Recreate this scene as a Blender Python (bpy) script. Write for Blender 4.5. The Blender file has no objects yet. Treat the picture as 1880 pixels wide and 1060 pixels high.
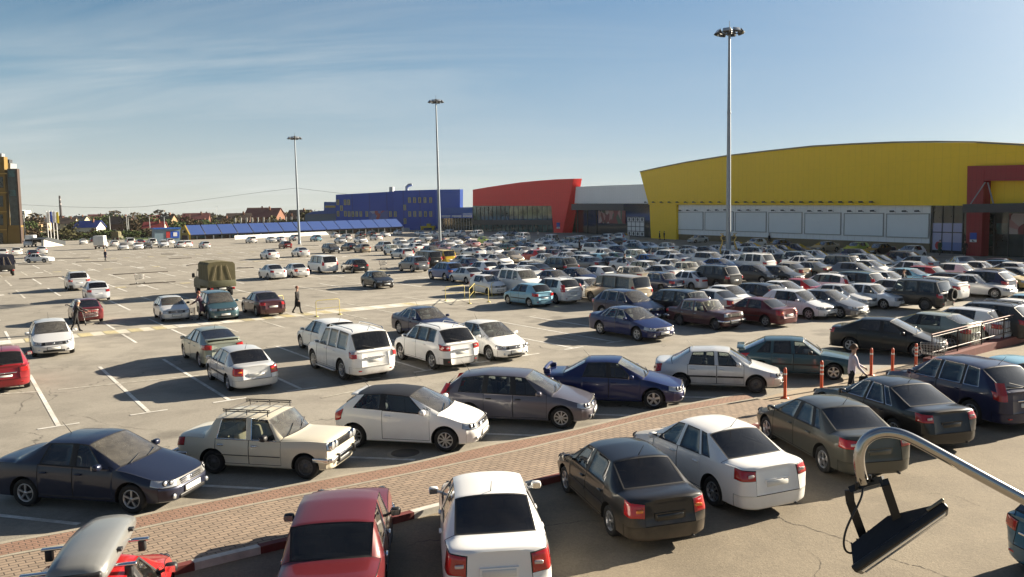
import bpy, bmesh, math, random
from mathutils import Vector, Matrix
random.seed(7)
R = math.radians
scene = bpy.context.scene
COL = scene.collection

# ------------------------------------------------------------------ helpers
def link(o, parent=None):
    COL.objects.link(o)
    if parent is not None:
        o.parent = parent
    return o

def tag(o, label=None, cat=None, group=None, kind=None):
    if label: o['label'] = label
    if cat: o['category'] = cat
    if group: o['group'] = group
    if kind: o['kind'] = kind
    return o

def empty(name, loc=(0, 0, 0), rz=0.0):
    o = bpy.data.objects.new(name, None)
    o.empty_display_size = 0.2
    o.location = loc
    o.rotation_euler = (0, 0, rz)
    return link(o)

class MB:
    """collects shapes and links them as one mesh object"""
    def __init__(self):
        self.v = []; self.f = []; self.m = []; self.s = []
    def add(self, vs, fs, mat=0, smooth=False):
        b = len(self.v)
        self.v += [tuple(p) for p in vs]
        for f in fs:
            self.f.append([b + i for i in f]); self.m.append(mat); self.s.append(smooth)
        return self
    def box(self, x0, x1, y0, y1, z0, z1, mat=0, M=None):
        x0, x1 = min(x0, x1), max(x0, x1); y0, y1 = min(y0, y1), max(y0, y1); z0, z1 = min(z0, z1), max(z0, z1)
        vs = [Vector(p) for p in ((x0,y0,z0),(x1,y0,z0),(x1,y1,z0),(x0,y1,z0),(x0,y0,z1),(x1,y0,z1),(x1,y1,z1),(x0,y1,z1))]
        if M is not None: vs = [M @ p for p in vs]
        return self.add(vs, [(0,3,2,1),(4,5,6,7),(0,1,5,4),(1,2,6,5),(2,3,7,6),(3,0,4,7)], mat)
    def rbox(self, x0, x1, y0, y1, z0, z1, r=0.02, mat=0, M=None, seg=2):
        x0, x1 = min(x0, x1), max(x0, x1); y0, y1 = min(y0, y1), max(y0, y1); z0, z1 = min(z0, z1), max(z0, z1)
        bm = bmesh.new()
        bmesh.ops.create_cube(bm, size=1.0)
        for v in bm.verts:
            v.co = Vector(((x0+x1)/2 + v.co.x*(x1-x0), (y0+y1)/2 + v.co.y*(y1-y0), (z0+z1)/2 + v.co.z*(z1-z0)))
        r = min(r, abs(x1-x0)*.49, abs(y1-y0)*.49, abs(z1-z0)*.49)
        bmesh.ops.bevel(bm, geom=bm.edges[:], offset=r, segments=seg, profile=0.5, affect='EDGES')
        bm.verts.index_update()
        vs = [(M @ v.co if M is not None else v.co.copy()) for v in bm.verts]
        fs = [[v.index for v in f.verts] for f in bm.faces]
        bm.free()
        return self.add(vs, fs, mat, True)
    def tube(self, pts, r, n=8, mat=0, caps=True, closed=False):
        pts = [Vector(p) for p in pts]
        N = len(pts)
        rs = r if isinstance(r, (list, tuple)) else [r]*N
        vs = []; up = Vector((0,0,1)); last = None
        for i, p in enumerate(pts):
            a = pts[(i-1) % N] if (closed or i > 0) else p
            b = pts[(i+1) % N] if (closed or i < N-1) else p
            t = (b - a)
            if t.length < 1e-9: t = Vector((0,0,1))
            t.normalize()
            ref = last if last is not None else (Vector((1,0,0)) if abs(t.z) > .9 else up)
            x = ref - t*ref.dot(t)
            if x.length < 1e-6: x = Vector((1,0,0)) - t*t.x
            x.normalize(); last = x
            y = t.cross(x)
            for k in range(n):
                q = 2*math.pi*k/n
                vs.append(p + (x*math.cos(q) + y*math.sin(q))*rs[i])
        fs = []
        for i in range(N if closed else N-1):
            j = (i+1) % N
            for k in range(n):
                k2 = (k+1) % n
                fs.append((i*n+k, i*n+k2, j*n+k2, j*n+k))
        self.add(vs, fs, mat, True)
        if caps and not closed:
            self.add(vs[:n][::-1], [tuple(range(n))], mat)
            self.add(vs[-n:], [tuple(range(n))], mat)
        return self
    def lathe(self, prof, n=24, mat=0, M=None, axis='Z', smooth=True):
        """prof: (radius, height) list revolved round Z (or Y)"""
        vs = []
        for (r, h) in prof:
            for k in range(n):
                q = 2*math.pi*k/n
                p = Vector((r*math.cos(q), r*math.sin(q), h)) if axis == 'Z' else Vector((r*math.cos(q), h, r*math.sin(q)))
                vs.append(M @ p if M is not None else p)
        fs = []
        for i in range(len(prof)-1):
            for k in range(n):
                k2 = (k+1) % n
                fs.append((i*n+k, i*n+k2, (i+1)*n+k2, (i+1)*n+k))
        return self.add(vs, fs, mat, smooth)
    def prism(self, poly, z0, z1, mat=0, M=None):
        """poly: (x,y) outline, counter-clockwise, extruded in z"""
        n = len(poly)
        vs = [Vector((x, y, z0)) for x, y in poly] + [Vector((x, y, z1)) for x, y in poly]
        if M is not None: vs = [M @ p for p in vs]
        fs = [tuple(range(n))[::-1], tuple(range(n, 2*n))] + [(i, (i+1) % n, n+(i+1) % n, n+i) for i in range(n)]
        return self.add(vs, fs, mat)
    def mesh(self, name, mats):
        me = bpy.data.meshes.new(name)
        me.from_pydata(self.v, [], self.f)
        for m in (mats if isinstance(mats, (list, tuple)) else [mats]): me.materials.append(m)
        me.polygons.foreach_set('material_index', self.m)
        me.polygons.foreach_set('use_smooth', self.s)
        me.update()
        return me
    def build(self, name, mats, parent=None, loc=None, rot=None):
        o = bpy.data.objects.new(name, self.mesh(name, mats))
        link(o, parent)
        if loc is not None: o.location = loc
        if rot is not None: o.rotation_euler = rot
        return o

# ------------------------------------------------------------------ materials
class NT:
    def __init__(self, mat):
        self.nt = mat.node_tree; self.n = self.nt.nodes; self.l = self.nt.links
    def new(self, t, **kw):
        nd = self.n.new(t)
        for k, v in kw.items():
            if k.startswith('i_'):
                key = k[2:]
                key = int(key) if key.isdigit() else key.replace('_', ' ')
                self.set(nd, key, v)
            else: setattr(nd, k, v)
        return nd
    def set(self, nd, key, v):
        if isinstance(v, bpy.types.NodeSocket): self.l.new(v, nd.inputs[key])
        else: nd.inputs[key].default_value = v
    def math(self, op, a, b=0.0, clamp=False):
        nd = self.n.new('ShaderNodeMath'); nd.operation = op; nd.use_clamp = clamp
        self.set(nd, 0, a); self.set(nd, 1, b)
        return nd.outputs[0]
    def mix(self, fac, a, b, blend='MIX'):
        nd = self.n.new('ShaderNodeMix'); nd.data_type = 'RGBA'; nd.blend_type = blend
        self.set(nd, 0, fac); self.set(nd, 6, a); self.set(nd, 7, b)
        return nd.outputs[2]
    def ramp(self, fac, stops, interp='LINEAR'):
        nd = self.n.new('ShaderNodeValToRGB'); cr = nd.color_ramp; cr.interpolation = interp
        while len(cr.elements) < len(stops): cr.elements.new(0.5)
        for e, (p, c) in zip(cr.elements, stops):
            e.position = p
            e.color = c if len(c) == 4 else (*c, 1)
        self.set(nd, 0, fac)
        return nd.outputs[0]
    def noise(self, vec, scale, detail=4, rough=.55, dist=0.0, dim='3D'):
        nd = self.n.new('ShaderNodeTexNoise'); nd.noise_dimensions = dim
        if vec is not None: self.l.new(vec, nd.inputs['Vector'])
        nd.inputs['Scale'].default_value = scale; nd.inputs['Detail'].default_value = detail
        nd.inputs['Roughness'].default_value = rough; nd.inputs['Distortion'].default_value = dist
        return nd.outputs[0]

def rgb(r, g, b): return (r, g, b, 1.0)

def new_mat(name):
    m = bpy.data.materials.new(name); m.use_nodes = True
    t = NT(m)
    return m, t, t.n['Principled BSDF']

def mat(name, col, rough=.5, metal=0.0, coat=0.0, spec=.5, var=0.0, vscale=3.0, bump=0.0, bscale=40.0, emit=0):
    m, t, p = new_mat(name)
    p.inputs['Roughness'].default_value = rough
    p.inputs['Metallic'].default_value = metal
    p.inputs['Coat Weight'].default_value = coat
    p.inputs['Coat Roughness'].default_value = .06
    p.inputs['Specular IOR Level'].default_value = spec
    c = rgb(*col)
    if var or bump:
        co = t.new('ShaderNodeTexCoord').outputs['Object']
    if var:
        nz = t.noise(co, vscale, 6, .6)
        f = t.math('MULTIPLY', t.math('SUBTRACT', nz, .5), 2*var)
        sc = t.math('ADD', 1.0, f)
        mm = t.new('ShaderNodeVectorMath', operation='SCALE'); mm.inputs[0].default_value = col; t.l.new(sc, mm.inputs['Scale'])
        t.l.new(mm.outputs[0], p.inputs['Base Color'])
    else:
        p.inputs['Base Color'].default_value = c
    if bump:
        b = t.new('ShaderNodeBump'); b.inputs['Strength'].default_value = bump; b.inputs['Distance'].default_value = .02
        t.l.new(t.noise(co, bscale, 4), b.inputs['Height']); t.l.new(b.outputs[0], p.inputs['Normal'])
    if emit:
        p.inputs['Emission Color'].default_value = c; p.inputs['Emission Strength'].default_value = emit
    return m

def paint_mat(name, coat=.8, rough=.36, dirt=1.0):
    """body paint: colour from the object's own colour, dust on the lower body"""
    m, t, p = new_mat(name)
    oi = t.new('ShaderNodeObjectInfo')
    tc = t.new('ShaderNodeTexCoord').outputs['Object']
    geo = t.new('ShaderNodeNewGeometry')
    sp = t.new('ShaderNodeSeparateXYZ'); t.l.new(tc, sp.inputs[0])
    # offset the noise per object so no two cars carry the same dirt
    off = t.new('ShaderNodeVectorMath', operation='ADD'); t.l.new(tc, off.inputs[0])
    cmb = t.new('ShaderNodeCombineXYZ'); t.l.new(t.math('MULTIPLY', oi.outputs['Random'], 37.0), cmb.inputs[0])
    t.l.new(cmb.outputs[0], off.inputs[1])
    nz = t.noise(off.outputs[0], 2.2, 6, .62)
    nf = t.noise(off.outputs[0], 14, 5, .7)
    low = t.math('SUBTRACT', .62, sp.outputs[2])
    d = t.math('ADD', t.math('MULTIPLY', low, 1.5), t.math('MULTIPLY', t.math('SUBTRACT', nz, .45), 1.3))
    d = t.math('MULTIPLY', d, t.math('ADD', .12, t.math('MULTIPLY', oi.outputs['Random'], .62)) if dirt <= 1 else .62, True)
    film = t.math('MULTIPLY', nf, .05)
    if dirt <= 1:
        bw = t.new('ShaderNodeRGBToBW'); t.l.new(oi.outputs['Color'], bw.inputs[0])
        d = t.math('MULTIPLY', d, t.math('ADD', .30, t.math('MULTIPLY', bw.outputs[0], 1.6), True))
    d = t.math('MINIMUM', t.math('MULTIPLY', t.math('ADD', d, film), .42*dirt), .72)
    p.inputs['Specular IOR Level'].default_value = .25
    base = t.mix(d, oi.outputs['Color'], rgb(.20, .155, .105))
    t.l.new(base, p.inputs['Base Color'])
    t.l.new(t.math('ADD', rough, t.math('MULTIPLY', d, .35)), p.inputs['Roughness'])
    t.l.new(t.math('MULTIPLY', t.math('SUBTRACT', 1.0, d), coat), p.inputs['Coat Weight'])
    p.inputs['Coat Roughness'].default_value = .07
    t.l.new(t.math('MULTIPLY', oi.outputs['Alpha'], t.math('SUBTRACT', 1.0, d)), p.inputs['Metallic'])
    return m

def glass_mat(name, tint, ior=1.5, rough=.0, film=.05):
    m = bpy.data.materials.new(name); m.use_nodes = True
    t = NT(m); t.n.clear()
    out = t.new('ShaderNodeOutputMaterial')
    tr = t.new('ShaderNodeBsdfTransparent'); tr.inputs[0].default_value = rgb(*tint)
    gl = t.new('ShaderNodeBsdfGlossy'); gl.inputs['Roughness'].default_value = .03
    gl.inputs[0].default_value = rgb(.95, .97, 1)
    fr = t.new('ShaderNodeFresnel'); fr.inputs[0].default_value = ior
    # thin film of dust scatters a little light
    df = t.new('ShaderNodeBsdfDiffuse'); df.inputs[0].default_value = rgb(.42, .39, .33)
    tc = t.new('ShaderNodeTexCoord').outputs['Object']
    dust = t.math('MULTIPLY', t.noise(tc, 3.0, 5, .65), film)
    m0 = t.new('ShaderNodeMixShader'); t.l.new(dust, m0.inputs[0]); t.l.new(tr.outputs[0], m0.inputs[1]); t.l.new(df.outputs[0], m0.inputs[2])
    f2 = t.math('MULTIPLY', fr.outputs[0], 1.8, True)
    m1 = t.new('ShaderNodeMixShader'); t.l.new(f2, m1.inputs[0]); t.l.new(m0.outputs[0], m1.inputs[1]); t.l.new(gl.outputs[0], m1.inputs[2])
    t.l.new(m1.outputs[0], out.inputs[0])
    return m

M = {}
M['paint'] = paint_mat('car_paint')
M['paint_dirty'] = paint_mat('dirty_car_paint', dirt=2.6)
M['seal'] = mat('rubber_seal', (.012, .012, .013), .55)
M['gap'] = mat('shut_line', (.006, .006, .006), .9)
M['glass'] = glass_mat('clear_glass', (.66, .73, .72))
M['screen'] = glass_mat('dusty_windscreen', (.66, .73, .72), film=.34)
M['tint'] = glass_mat('tinted_glass', (.035, .04, .045))
M['chrome'] = mat('chrome', (.75, .75, .76), .12, 1.0)
M['tyre'] = mat('tyre_rubber', (.016, .016, .016), .82, bump=.3, bscale=60)
M['rim'] = mat('alloy_rim', (.52, .52, .53), .32, .85, var=.12, vscale=20)
M['rim_dark'] = mat('steel_rim', (.09, .09, .092), .5, .4, var=.25, vscale=20)
M['black'] = mat('black_plastic', (.018, .018, .02), .5, var=.25, vscale=8)
M['well'] = mat('wheel_well', (.012, .011, .010), .95)
M['lampglass'] = mat('headlamp_glass', (.55, .57, .58), .12, .55, 1.0)
M['lampinner'] = mat('lamp_inner', (.06, .06, .07), .2, .4)
M['tail'] = mat('tail_lamp_red', (.42, .012, .012), .15, 0, 1.0)
M['tailclear'] = mat('tail_lamp_clear', (.6, .52, .5), .15, .2, 1.0)
M['amber'] = mat('amber_lens', (.75, .22, .02), .18, 0, 1.0)
M['plate'] = mat('number_plate', (.72, .72, .68), .45, var=.08, vscale=30)
M['seat'] = mat('seat_cloth', (.10, .10, .105), .9)
M['seat_tan'] = mat('seat_cloth_tan', (.30, .25, .17), .9, var=.3, vscale=9)
M['dash'] = mat('dashboard', (.07, .07, .072), .6)
M['gray'] = mat('grey_box_plastic', (.22, .225, .22), .30, .3, .4, var=.06, vscale=6)
M['grille'] = mat('grille_mesh', (.015, .015, .016), .45, .2)
# ------------------------------------------------------------------ cars
BASE = dict(L=4.48, W=1.72, H=1.45, wb=2.60, fo=.90, r=.31, gc=.19, hood_f=.70, hood_h=.93, s_cowl=1.18, s_wtop=2.0,
            s_roofr=3.02, s_rwb=3.72, deck=1.0, deck_r=.99, belt_f=.90, belt_r=.95, s_b=2.28, s_c=3.12, s_q=None, kind='sedan',
            roof_f=-.05, roof_r=-.06, tum=.70, crease=.55, doors=4, nose=.10, tail=.07, rim='five', lamp='sweep', tlamp='side',
            tint=True, handle='paint', mirror='paint', lower='paint', sidewidth=1.0)
TYPES = {
 'sedan': {},
 'sedan_spoiler': dict(spoiler='wing'),
 'lacetti': dict(tlh=.40, darkpillar=False, L=4.50, W=1.73, H=1.46, deck=1.03, deck_r=1.04, s_rwb=3.80, s_roofr=3.05, tlamp='tall', handle='paint', hood_h=.95),
 'accent': dict(tlh=.36, darkpillar=False, L=4.25, W=1.67, H=1.40, wb=2.44, fo=.86, hood_f=.68, hood_h=.90, s_cowl=1.04, s_wtop=1.74, s_roofr=2.98, s_rwb=3.60, s_b=2.12, s_c=3.05, deck=.97, deck_r=.97, belt_f=.87, belt_r=.91, r=.29, tlamp='wrap', lower='paint'),
 'corolla': dict(darkpillar=False, L=4.54, W=1.76, H=1.47, wb=2.60, fo=.93, s_cowl=1.12, s_wtop=2.02, s_roofr=3.10, s_rwb=3.82, deck=1.04, deck_r=1.05, s_q=3.45, belt_r=.98, tlamp='wide', rim='multi'),
 'civic': dict(L=4.54, W=1.75, H=1.44, wb=2.70, fo=.90, s_cowl=1.02, s_wtop=2.02, s_roofr=3.12, s_rwb=3.85, deck=1.03, deck_r=1.05, s_q=3.50, s_b=2.30, s_c=3.15, tlamp='wide', nose=.14, rim='five'),
 'coupe_sedan': dict(L=4.75, W=1.77, H=1.45, wb=2.85, fo=.84, s_cowl=1.45, s_wtop=2.25, s_roofr=3.25, s_rwb=4.05, deck=1.02, deck_r=1.03, s_b=2.55, s_c=3.35, s_q=3.62, tlamp='wide', nose=.16, tail=.12, r=.33, trim='chrome', rim='multi'),
 'solaris': dict(L=4.37, W=1.70, H=1.47, wb=2.57, fo=.86, s_cowl=1.00, s_wtop=1.95, s_roofr=3.05, s_rwb=3.85, deck=1.05, deck_r=1.05, s_b=2.22, s_c=3.15, s_q=None, belt_f=.88, belt_r=1.0, nose=.14, lamp='sweep', rim='five', tlamp='wrap'),
 'accord': dict(L=4.73, W=1.84, H=1.44, wb=2.70, fo=.98, s_cowl=1.28, s_wtop=2.18, s_roofr=3.25, s_rwb=4.05, deck=1.02, deck_r=1.03, s_b=2.50, s_c=3.35, s_q=3.62, trim='chrome', nose=.15, r=.33, rim='five', tlamp='wide', tint=False),
 'classic': dict(L=4.12, W=1.61, H=1.44, wb=2.42, fo=.62, r=.29, gc=.20, hood_f=.88, hood_h=.93, s_cowl=1.20, s_wtop=1.58, s_roofr=2.96, s_rwb=3.30, deck=.94, deck_r=.93, belt_f=.87, belt_r=.88, s_b=2.06, s_c=2.93, crease=.88, kind='sedan', tum=.79, nose=.02, tail=.02, lamp='round', tlamp='block', rim='steel', tint=False, handle='chrome', mirror='black', trim='chrome', boxy=True, bumper='chrome'),
 'liftback': dict(L=4.05, W=1.65, H=1.40, wb=2.46, fo=.78, r=.29, hood_f=.72, hood_h=.90, s_cowl=1.18, s_wtop=1.78, s_roofr=3.05, s_rwb=3.82, deck=.93, deck_r=.92, belt_f=.88, belt_r=.91, s_b=2.12, s_c=2.85, s_q=3.40, crease=.68, kind='hatch', nose=.05, lamp='slim', tlamp='bar', mirror='black', handle='paint', spoiler='lip', rim='five', boxy=True),
 'corsa': dict(L=4.0, W=1.73, H=1.49, wb=2.51, fo=.84, r=.315, hood_f=.76, hood_h=1.0, s_cowl=1.00, s_wtop=1.85, s_roofr=3.30, s_rwb=3.86, deck=.98, deck_r=.95, belt_f=.95, belt_r=1.10, s_b=2.55, s_c=3.38, kind='hatch', doors=2, nose=.15, rim='multi', tlamp='side', tint=False, blackroof=True, spoiler='roof'),
 'hatch': dict(L=3.95, W=1.67, H=1.48, wb=2.46, fo=.80, r=.30, hood_f=.76, hood_h=.98, s_cowl=1.02, s_wtop=1.75, s_roofr=3.35, s_rwb=3.83, deck=.98, deck_r=.95, belt_f=.92, belt_r=.98, s_b=2.12, s_c=2.92, s_q=None, kind='hatch', nose=.10, tlamp='side'),
 'golf': dict(L=4.20, W=1.76, H=1.48, wb=2.58, fo=.86, r=.31, hood_f=.74, hood_h=.97, s_cowl=1.10, s_wtop=1.90, s_roofr=3.55, s_rwb=4.05, deck=.98, deck_r=.95, belt_f=.91, belt_r=.96, s_b=2.28, s_c=3.12, s_q=None, kind='hatch', nose=.12, tlamp='side', lamp='sweep'),
 'matiz': dict(L=3.50, W=1.50, H=1.48, wb=2.34, fo=.64, r=.27, hood_f=.80, hood_h=1.0, s_cowl=.78, s_wtop=1.45, s_roofr=3.0, s_rwb=3.40, deck=.98, deck_r=.95, belt_f=.94, belt_r=.98, s_b=1.80, s_c=2.65, kind='hatch', nose=.12, lamp='oval', tlamp='side', rim='steel'),
 'prius': dict(L=4.45, W=1.73, H=1.49, wb=2.70, fo=.90, r=.305, hood_f=.74, hood_h=.97, s_cowl=.92, s_wtop=2.0, s_roofr=3.05, s_rwb=4.22, deck=1.06, deck_r=1.04, belt_f=.92, belt_r=1.0, s_b=2.25, s_c=3.15, s_q=3.55, kind='hatch', nose=.14, tlamp='side', lamp='sweep', tum=.66, spoiler='lip'),
 'civic_hatch': dict(L=4.25, W=1.77, H=1.46, wb=2.64, fo=.90, r=.32, hood_f=.76, hood_h=.98, s_cowl=.90, s_wtop=1.95, s_roofr=3.20, s_rwb=4.08, deck=1.02, deck_r=1.0, belt_f=.92, belt_r=1.02, s_b=2.15, s_c=3.10, kind='hatch', nose=.14, tlamp='side', lamp='sweep', spoiler='lip', tint=False),
 'wagon': dict(L=4.50, W=1.78, H=1.50, wb=2.69, fo=.87, r=.31, hood_f=.74, hood_h=.97, s_cowl=1.08, s_wtop=1.92, s_roofr=3.85, s_rwb=4.36, deck=1.0, deck_r=.96, belt_f=.91, belt_r=.97, s_b=2.25, s_c=3.10, s_q=3.90, kind='hatch', nose=.13, tlamp='tallside', rim='multi', tint=False, handle='black', roof_r=-.10),
 'minivan': dict(L=4.55, W=1.80, H=1.66, wb=2.72, fo=.86, r=.315, hood_f=.82, hood_h=1.04, s_cowl=.86, s_wtop=1.75, s_roofr=3.95, s_rwb=4.42, deck=1.05, deck_r=1.0, belt_f=.98, belt_r=1.04, s_b=2.20, s_c=3.12, s_q=3.90, kind='hatch', nose=.12, tlamp='tallside', tum=.74),
 'suv': dict(L=4.45, W=1.81, H=1.67, wb=2.62, fo=.87, r=.355, gc=.24, hood_f=.88, hood_h=1.10, s_cowl=1.12, s_wtop=1.85, s_roofr=3.80, s_rwb=4.30, deck=1.10, deck_r=1.06, belt_f=1.05, belt_r=1.11, s_b=2.25, s_c=3.12, s_q=3.72, kind='hatch', nose=.10, tlamp='wide', lower='black', rails=True, rim='five', tum=.73),
 'crossover': dict(L=4.57, W=1.82, H=1.68, wb=2.62, fo=.90, r=.355, gc=.22, hood_f=.88, hood_h=1.09, s_cowl=1.08, s_wtop=1.95, s_roofr=3.65, s_rwb=4.38, deck=1.12, deck_r=1.08, belt_f=1.04, belt_r=1.12, s_b=2.30, s_c=3.18, s_q=3.75, kind='hatch', nose=.12, tlamp='tallside', lower='paint', rim='multi', tum=.72, trim='chrome'),
 'offroader': dict(darkpillar=False, L=4.78, W=1.88, H=1.88, wb=2.79, fo=.90, r=.39, gc=.28, hood_f=1.02, hood_h=1.20, s_cowl=1.28, s_wtop=1.88, s_roofr=4.25, s_rwb=4.62, deck=1.18, deck_r=1.1, belt_f=1.14, belt_r=1.18, s_b=2.38, s_c=3.25, s_q=4.15, kind='hatch', nose=.08, tlamp='tall4', rails=True, rim='multi', tum=.76, crease=.5, steps=True, lower='paint'),
 'jeep': dict(L=4.20, W=1.73, H=1.78, wb=2.50, fo=.72, r=.37, gc=.30, hood_f=.98, hood_h=1.08, s_cowl=1.15, s_wtop=1.50, s_roofr=3.78, s_rwb=4.02, deck=1.05, deck_r=1.0, belt_f=1.06, belt_r=1.08, s_b=1.98, s_c=2.78, s_q=3.75, kind='hatch', nose=.03, tail=.03, tlamp='tall4', crease=.75, tum=.80, boxy=True, lamp='round2', rim='steel', lower='black', spare=True, rails=True),
 'niva': dict(L=3.72, W=1.66, H=1.64, wb=2.20, fo=.72, r=.34, gc=.24, hood_f=.92, hood_h=1.0, s_cowl=1.08, s_wtop=1.52, s_roofr=3.30, s_rwb=3.58, deck=.98, deck_r=.94, belt_f=.98, belt_r=1.0, s_b=2.22, s_c=3.15, kind='hatch', doors=2, nose=.03, tail=.03, tlamp='tallside', crease=.78, tum=.78, boxy=True, lamp='round2', rim='steel', mirror='black', tint=False),
 'van': dict(L=5.05, W=1.90, H=1.92, wb=3.10, fo=.92, r=.34, gc=.22, hood_f=.98, hood_h=1.16, s_cowl=.78, s_wtop=1.45, s_roofr=4.72, s_rwb=4.96, deck=1.12, deck_r=1.05, belt_f=1.08, belt_r=1.10, s_b=2.02, s_c=3.35, s_q=4.60, kind='hatch', nose=.10, tail=.04, tlamp='tallside', crease=.55, tum=.80, rim='steel'),
 'panel_van': dict(L=4.75, W=1.88, H=1.92, wb=2.75, fo=.92, r=.33, gc=.20, hood_f=.95, hood_h=1.12, s_cowl=.72, s_wtop=1.35, s_roofr=4.45, s_rwb=4.68, deck=1.15, deck_r=1.05, belt_f=1.08, belt_r=1.12, s_b=1.95, s_c=3.2, s_q=4.35, kind='hatch', nose=.08, tail=.03, tlamp='tallside', crease=.62, tum=.82, rim='steel', panels=True),
}
SEG = ('body', 'windscreen', 'rear_window', 'side_window', 'headlight', 'taillight', 'grille', 'bonnet', 'boot_lid', 'front_bumper', 'rear_bumper', 'door', 'roof', 'seal', 'gap', 'well', 'lower', 'lampband')

def car_cage(p):
    L, W, H = p['L'], p['W'], p['H']; w = W/2; gc = p['gc']
    hatch = p['kind'] == 'hatch'; boxy = p.get('boxy', False)
    st = []
    def S(name, s, z, y): st.append((name, s, z, y))
    hf, hh = p['hood_f'], p['hood_h']
    zb = gc + .02
    n = p['nose']
    belt = lambda s: p['belt_f'] + (p['belt_r'] - p['belt_f'])*max(0, min(1, (s - p['s_cowl'])/(p['s_rwb'] - p['s_cowl'])))
    zl = gc + .07; z2 = gc + .30
    # nose
    zt = hf - .02                     # front edge of the bonnet
    z3 = hf - (.175 if not boxy else .19)
    S('N0', [n*.5+.04, n*.2, 0, n*.25, n*.55+.02, n*.8+.06, n*.7+.08], [zb, zl, z2, z3, zt-.015, zt+.005, zt+.012],
      [.50*w, .56*w, .60*w, .60*w, .58*w, .46*w, .24*w])
    k = .05 if boxy else .30
    S('N1', [k+.03, k*.8, k*.75, k*.85, k+.05, k+.04, k*.8+.04], [zb, zl, z2, z3+.01, zt+.02, zt+.045, zt+.05],
      [.80*w, .93*w, .955*w, .945*w, .90*w, .66*w, .30*w])
    sm = (p['fo'] + .1 + p['s_cowl'])/2 if not boxy else p['fo']
    zm = hf + (hh-hf)*(.72 if not boxy else .5)
    S('H', [p['fo']*.98]*4 + [sm-.1, sm-.1, sm-.1], [zb, zl, z2+.04, (z3+belt(0))/2+.0, zm, zm+.035, zm+.05],
      [.86*w, .98*w, 1.0*w, .985*w, .90*w, .70*w, .32*w])
    sc = p['s_cowl']
    S('C', [sc+.02]*4 + [sc+.06, sc+.02, sc-.08], [zb, zl, z2+.06, belt(sc)-.16, belt(sc), hh, hh+.015],
      [.86*w, .985*w, 1.0*w, .99*w, .945*w, .80*w, .36*w])
    sA = sc + (.34 if not boxy else .12)
    if p['kind'] == 'hatch' and p['s_cowl'] < .95: sA = sc + .52
    tw = p['tum']*w
    swt = p['s_wtop']
    def cab(name, s, s5, s6, zr, lean=1.0):
        S(name, [s]*5 + [s5, s6], [zb, zl, z2+.06, belt(s)-.16, belt(s), zr-.055, zr],
          [.86*w, .985*w, 1.0*w, .992*w, .945*w, tw, tw*.55])
    sb, s_c = p['s_b'], p['s_c']
    rz = lambda s: H + (p['roof_f']*max(0, 1-(s-swt)/.7) if s < swt+.7 else 0) + (p['roof_r']*max(0, (s - (p['s_roofr']-.9))/.9)**1.5 if s > p['s_roofr']-.9 else 0)
    cab('A', sA, swt+.02, swt-.04, rz(swt))
    cab('B1', sb-.045, max(sb-.045+.03, swt+.14), max(sb+.0, swt+.14), rz(sb))
    cab('B2', sb+.045, max(sb+.045+.03, swt+.24), max(sb+.1, swt+.24), rz(sb+.05))
    sr = p['s_roofr']
    q = p['s_q']
    rwb = p['s_rwb']
    if hatch:
        c5 = min(s_c-.02, sr-.18)
        if q:
            cab('C1', s_c-.04, c5-.05, c5-.05, rz(c5))
            cab('C2', s_c+.03, c5+.03, c5+.03, rz(c5))
            q5 = min(q-.06, sr-.05)
            cab('D1', q, q5, q5, rz(q5))
        else:
            cab('C1', s_c, min(c5, sr-.12), min(c5, sr-.12), rz(c5))
    else:
        c5 = min(s_c-.10, sr-.06)
        if q:
            cab('C1', s_c-.03, c5-.22, c5-.2, rz(c5-.2))
            cab('C2', s_c+.02, c5-.16, c5-.14, rz(c5-.14))
            cab('D1', q, c5+.02, c5, rz(c5))
        else:
            cab('C1', s_c, c5, c5, rz(c5))
    # roof rear edge
    s_d = (rwb*.55 + (q or s_c)*.45)
    cab('RR', s_d, sr, sr+.02, rz(sr))
    t = p['tail']
    if hatch:
        st_d = rwb - .06
        S('D', [L-.42]*2 + [L-.38, L-.34, st_d-.22, rwb-.02, rwb+.03], [zb, zl, z2+.04, p['deck']-.22, belt(rwb)-.02, p['deck']+.02, p['deck']+.03],
          [.84*w, .965*w, .985*w, .98*w, .935*w, .76*w, .40*w])
        S('T1', [L-.14, L-.13, L-.12, L-.10, L-.10, L-.06, L-.05], [zb, zl, z2, p['deck']-.26, p['deck']-.06, p['deck']-.03, p['deck']-.02],
          [.80*w, .92*w, .945*w, .925*w, .88*w, .70*w, .36*w])
        S('T0', [L-.05, L-.02, L, L-.02-t*.3, L-.04-t*.4, L-.04-t*.4, L-.035-t*.4], [zb, zl, z2, p['deck']-.28, p['deck']-.10, p['deck']-.08, p['deck']-.07],
          [.50*w, .58*w, .62*w, .60*w, .58*w, .48*w, .25*w])
    else:
        dk, dr = p['deck'], p['deck_r']
        S('D', [rwb]*4 + [rwb-.05, rwb, rwb+.04], [zb, zl, z2+.05, belt(rwb)-.16, belt(rwb)-.005, dk-.01, dk],
          [.85*w, .975*w, .995*w, .985*w, .935*w, .76*w, .36*w])
        S('E', [L-.30, L-.30, L-.28, L-.26, L-.24-t, L-.18-t, L-.14-t], [zb, zl, z2, dr-p.get('tlh', .28)+.03, dr-.045, dr, dr+.008],
          [.82*w, .95*w, .97*w, .955*w, .90*w, .72*w, .36*w])
        S('T1', [L-.12, L-.11, L-.10, L-.11, L-.13-t*.7, L-.10-t*.7, L-.07-t*.7], [zb, zl, z2, dr-p.get('tlh', .28)+.01, dr-.075, dr-.03, dr-.018],
          [.78*w, .90*w, .925*w, .905*w, .855*w, .68*w, .34*w])
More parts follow.
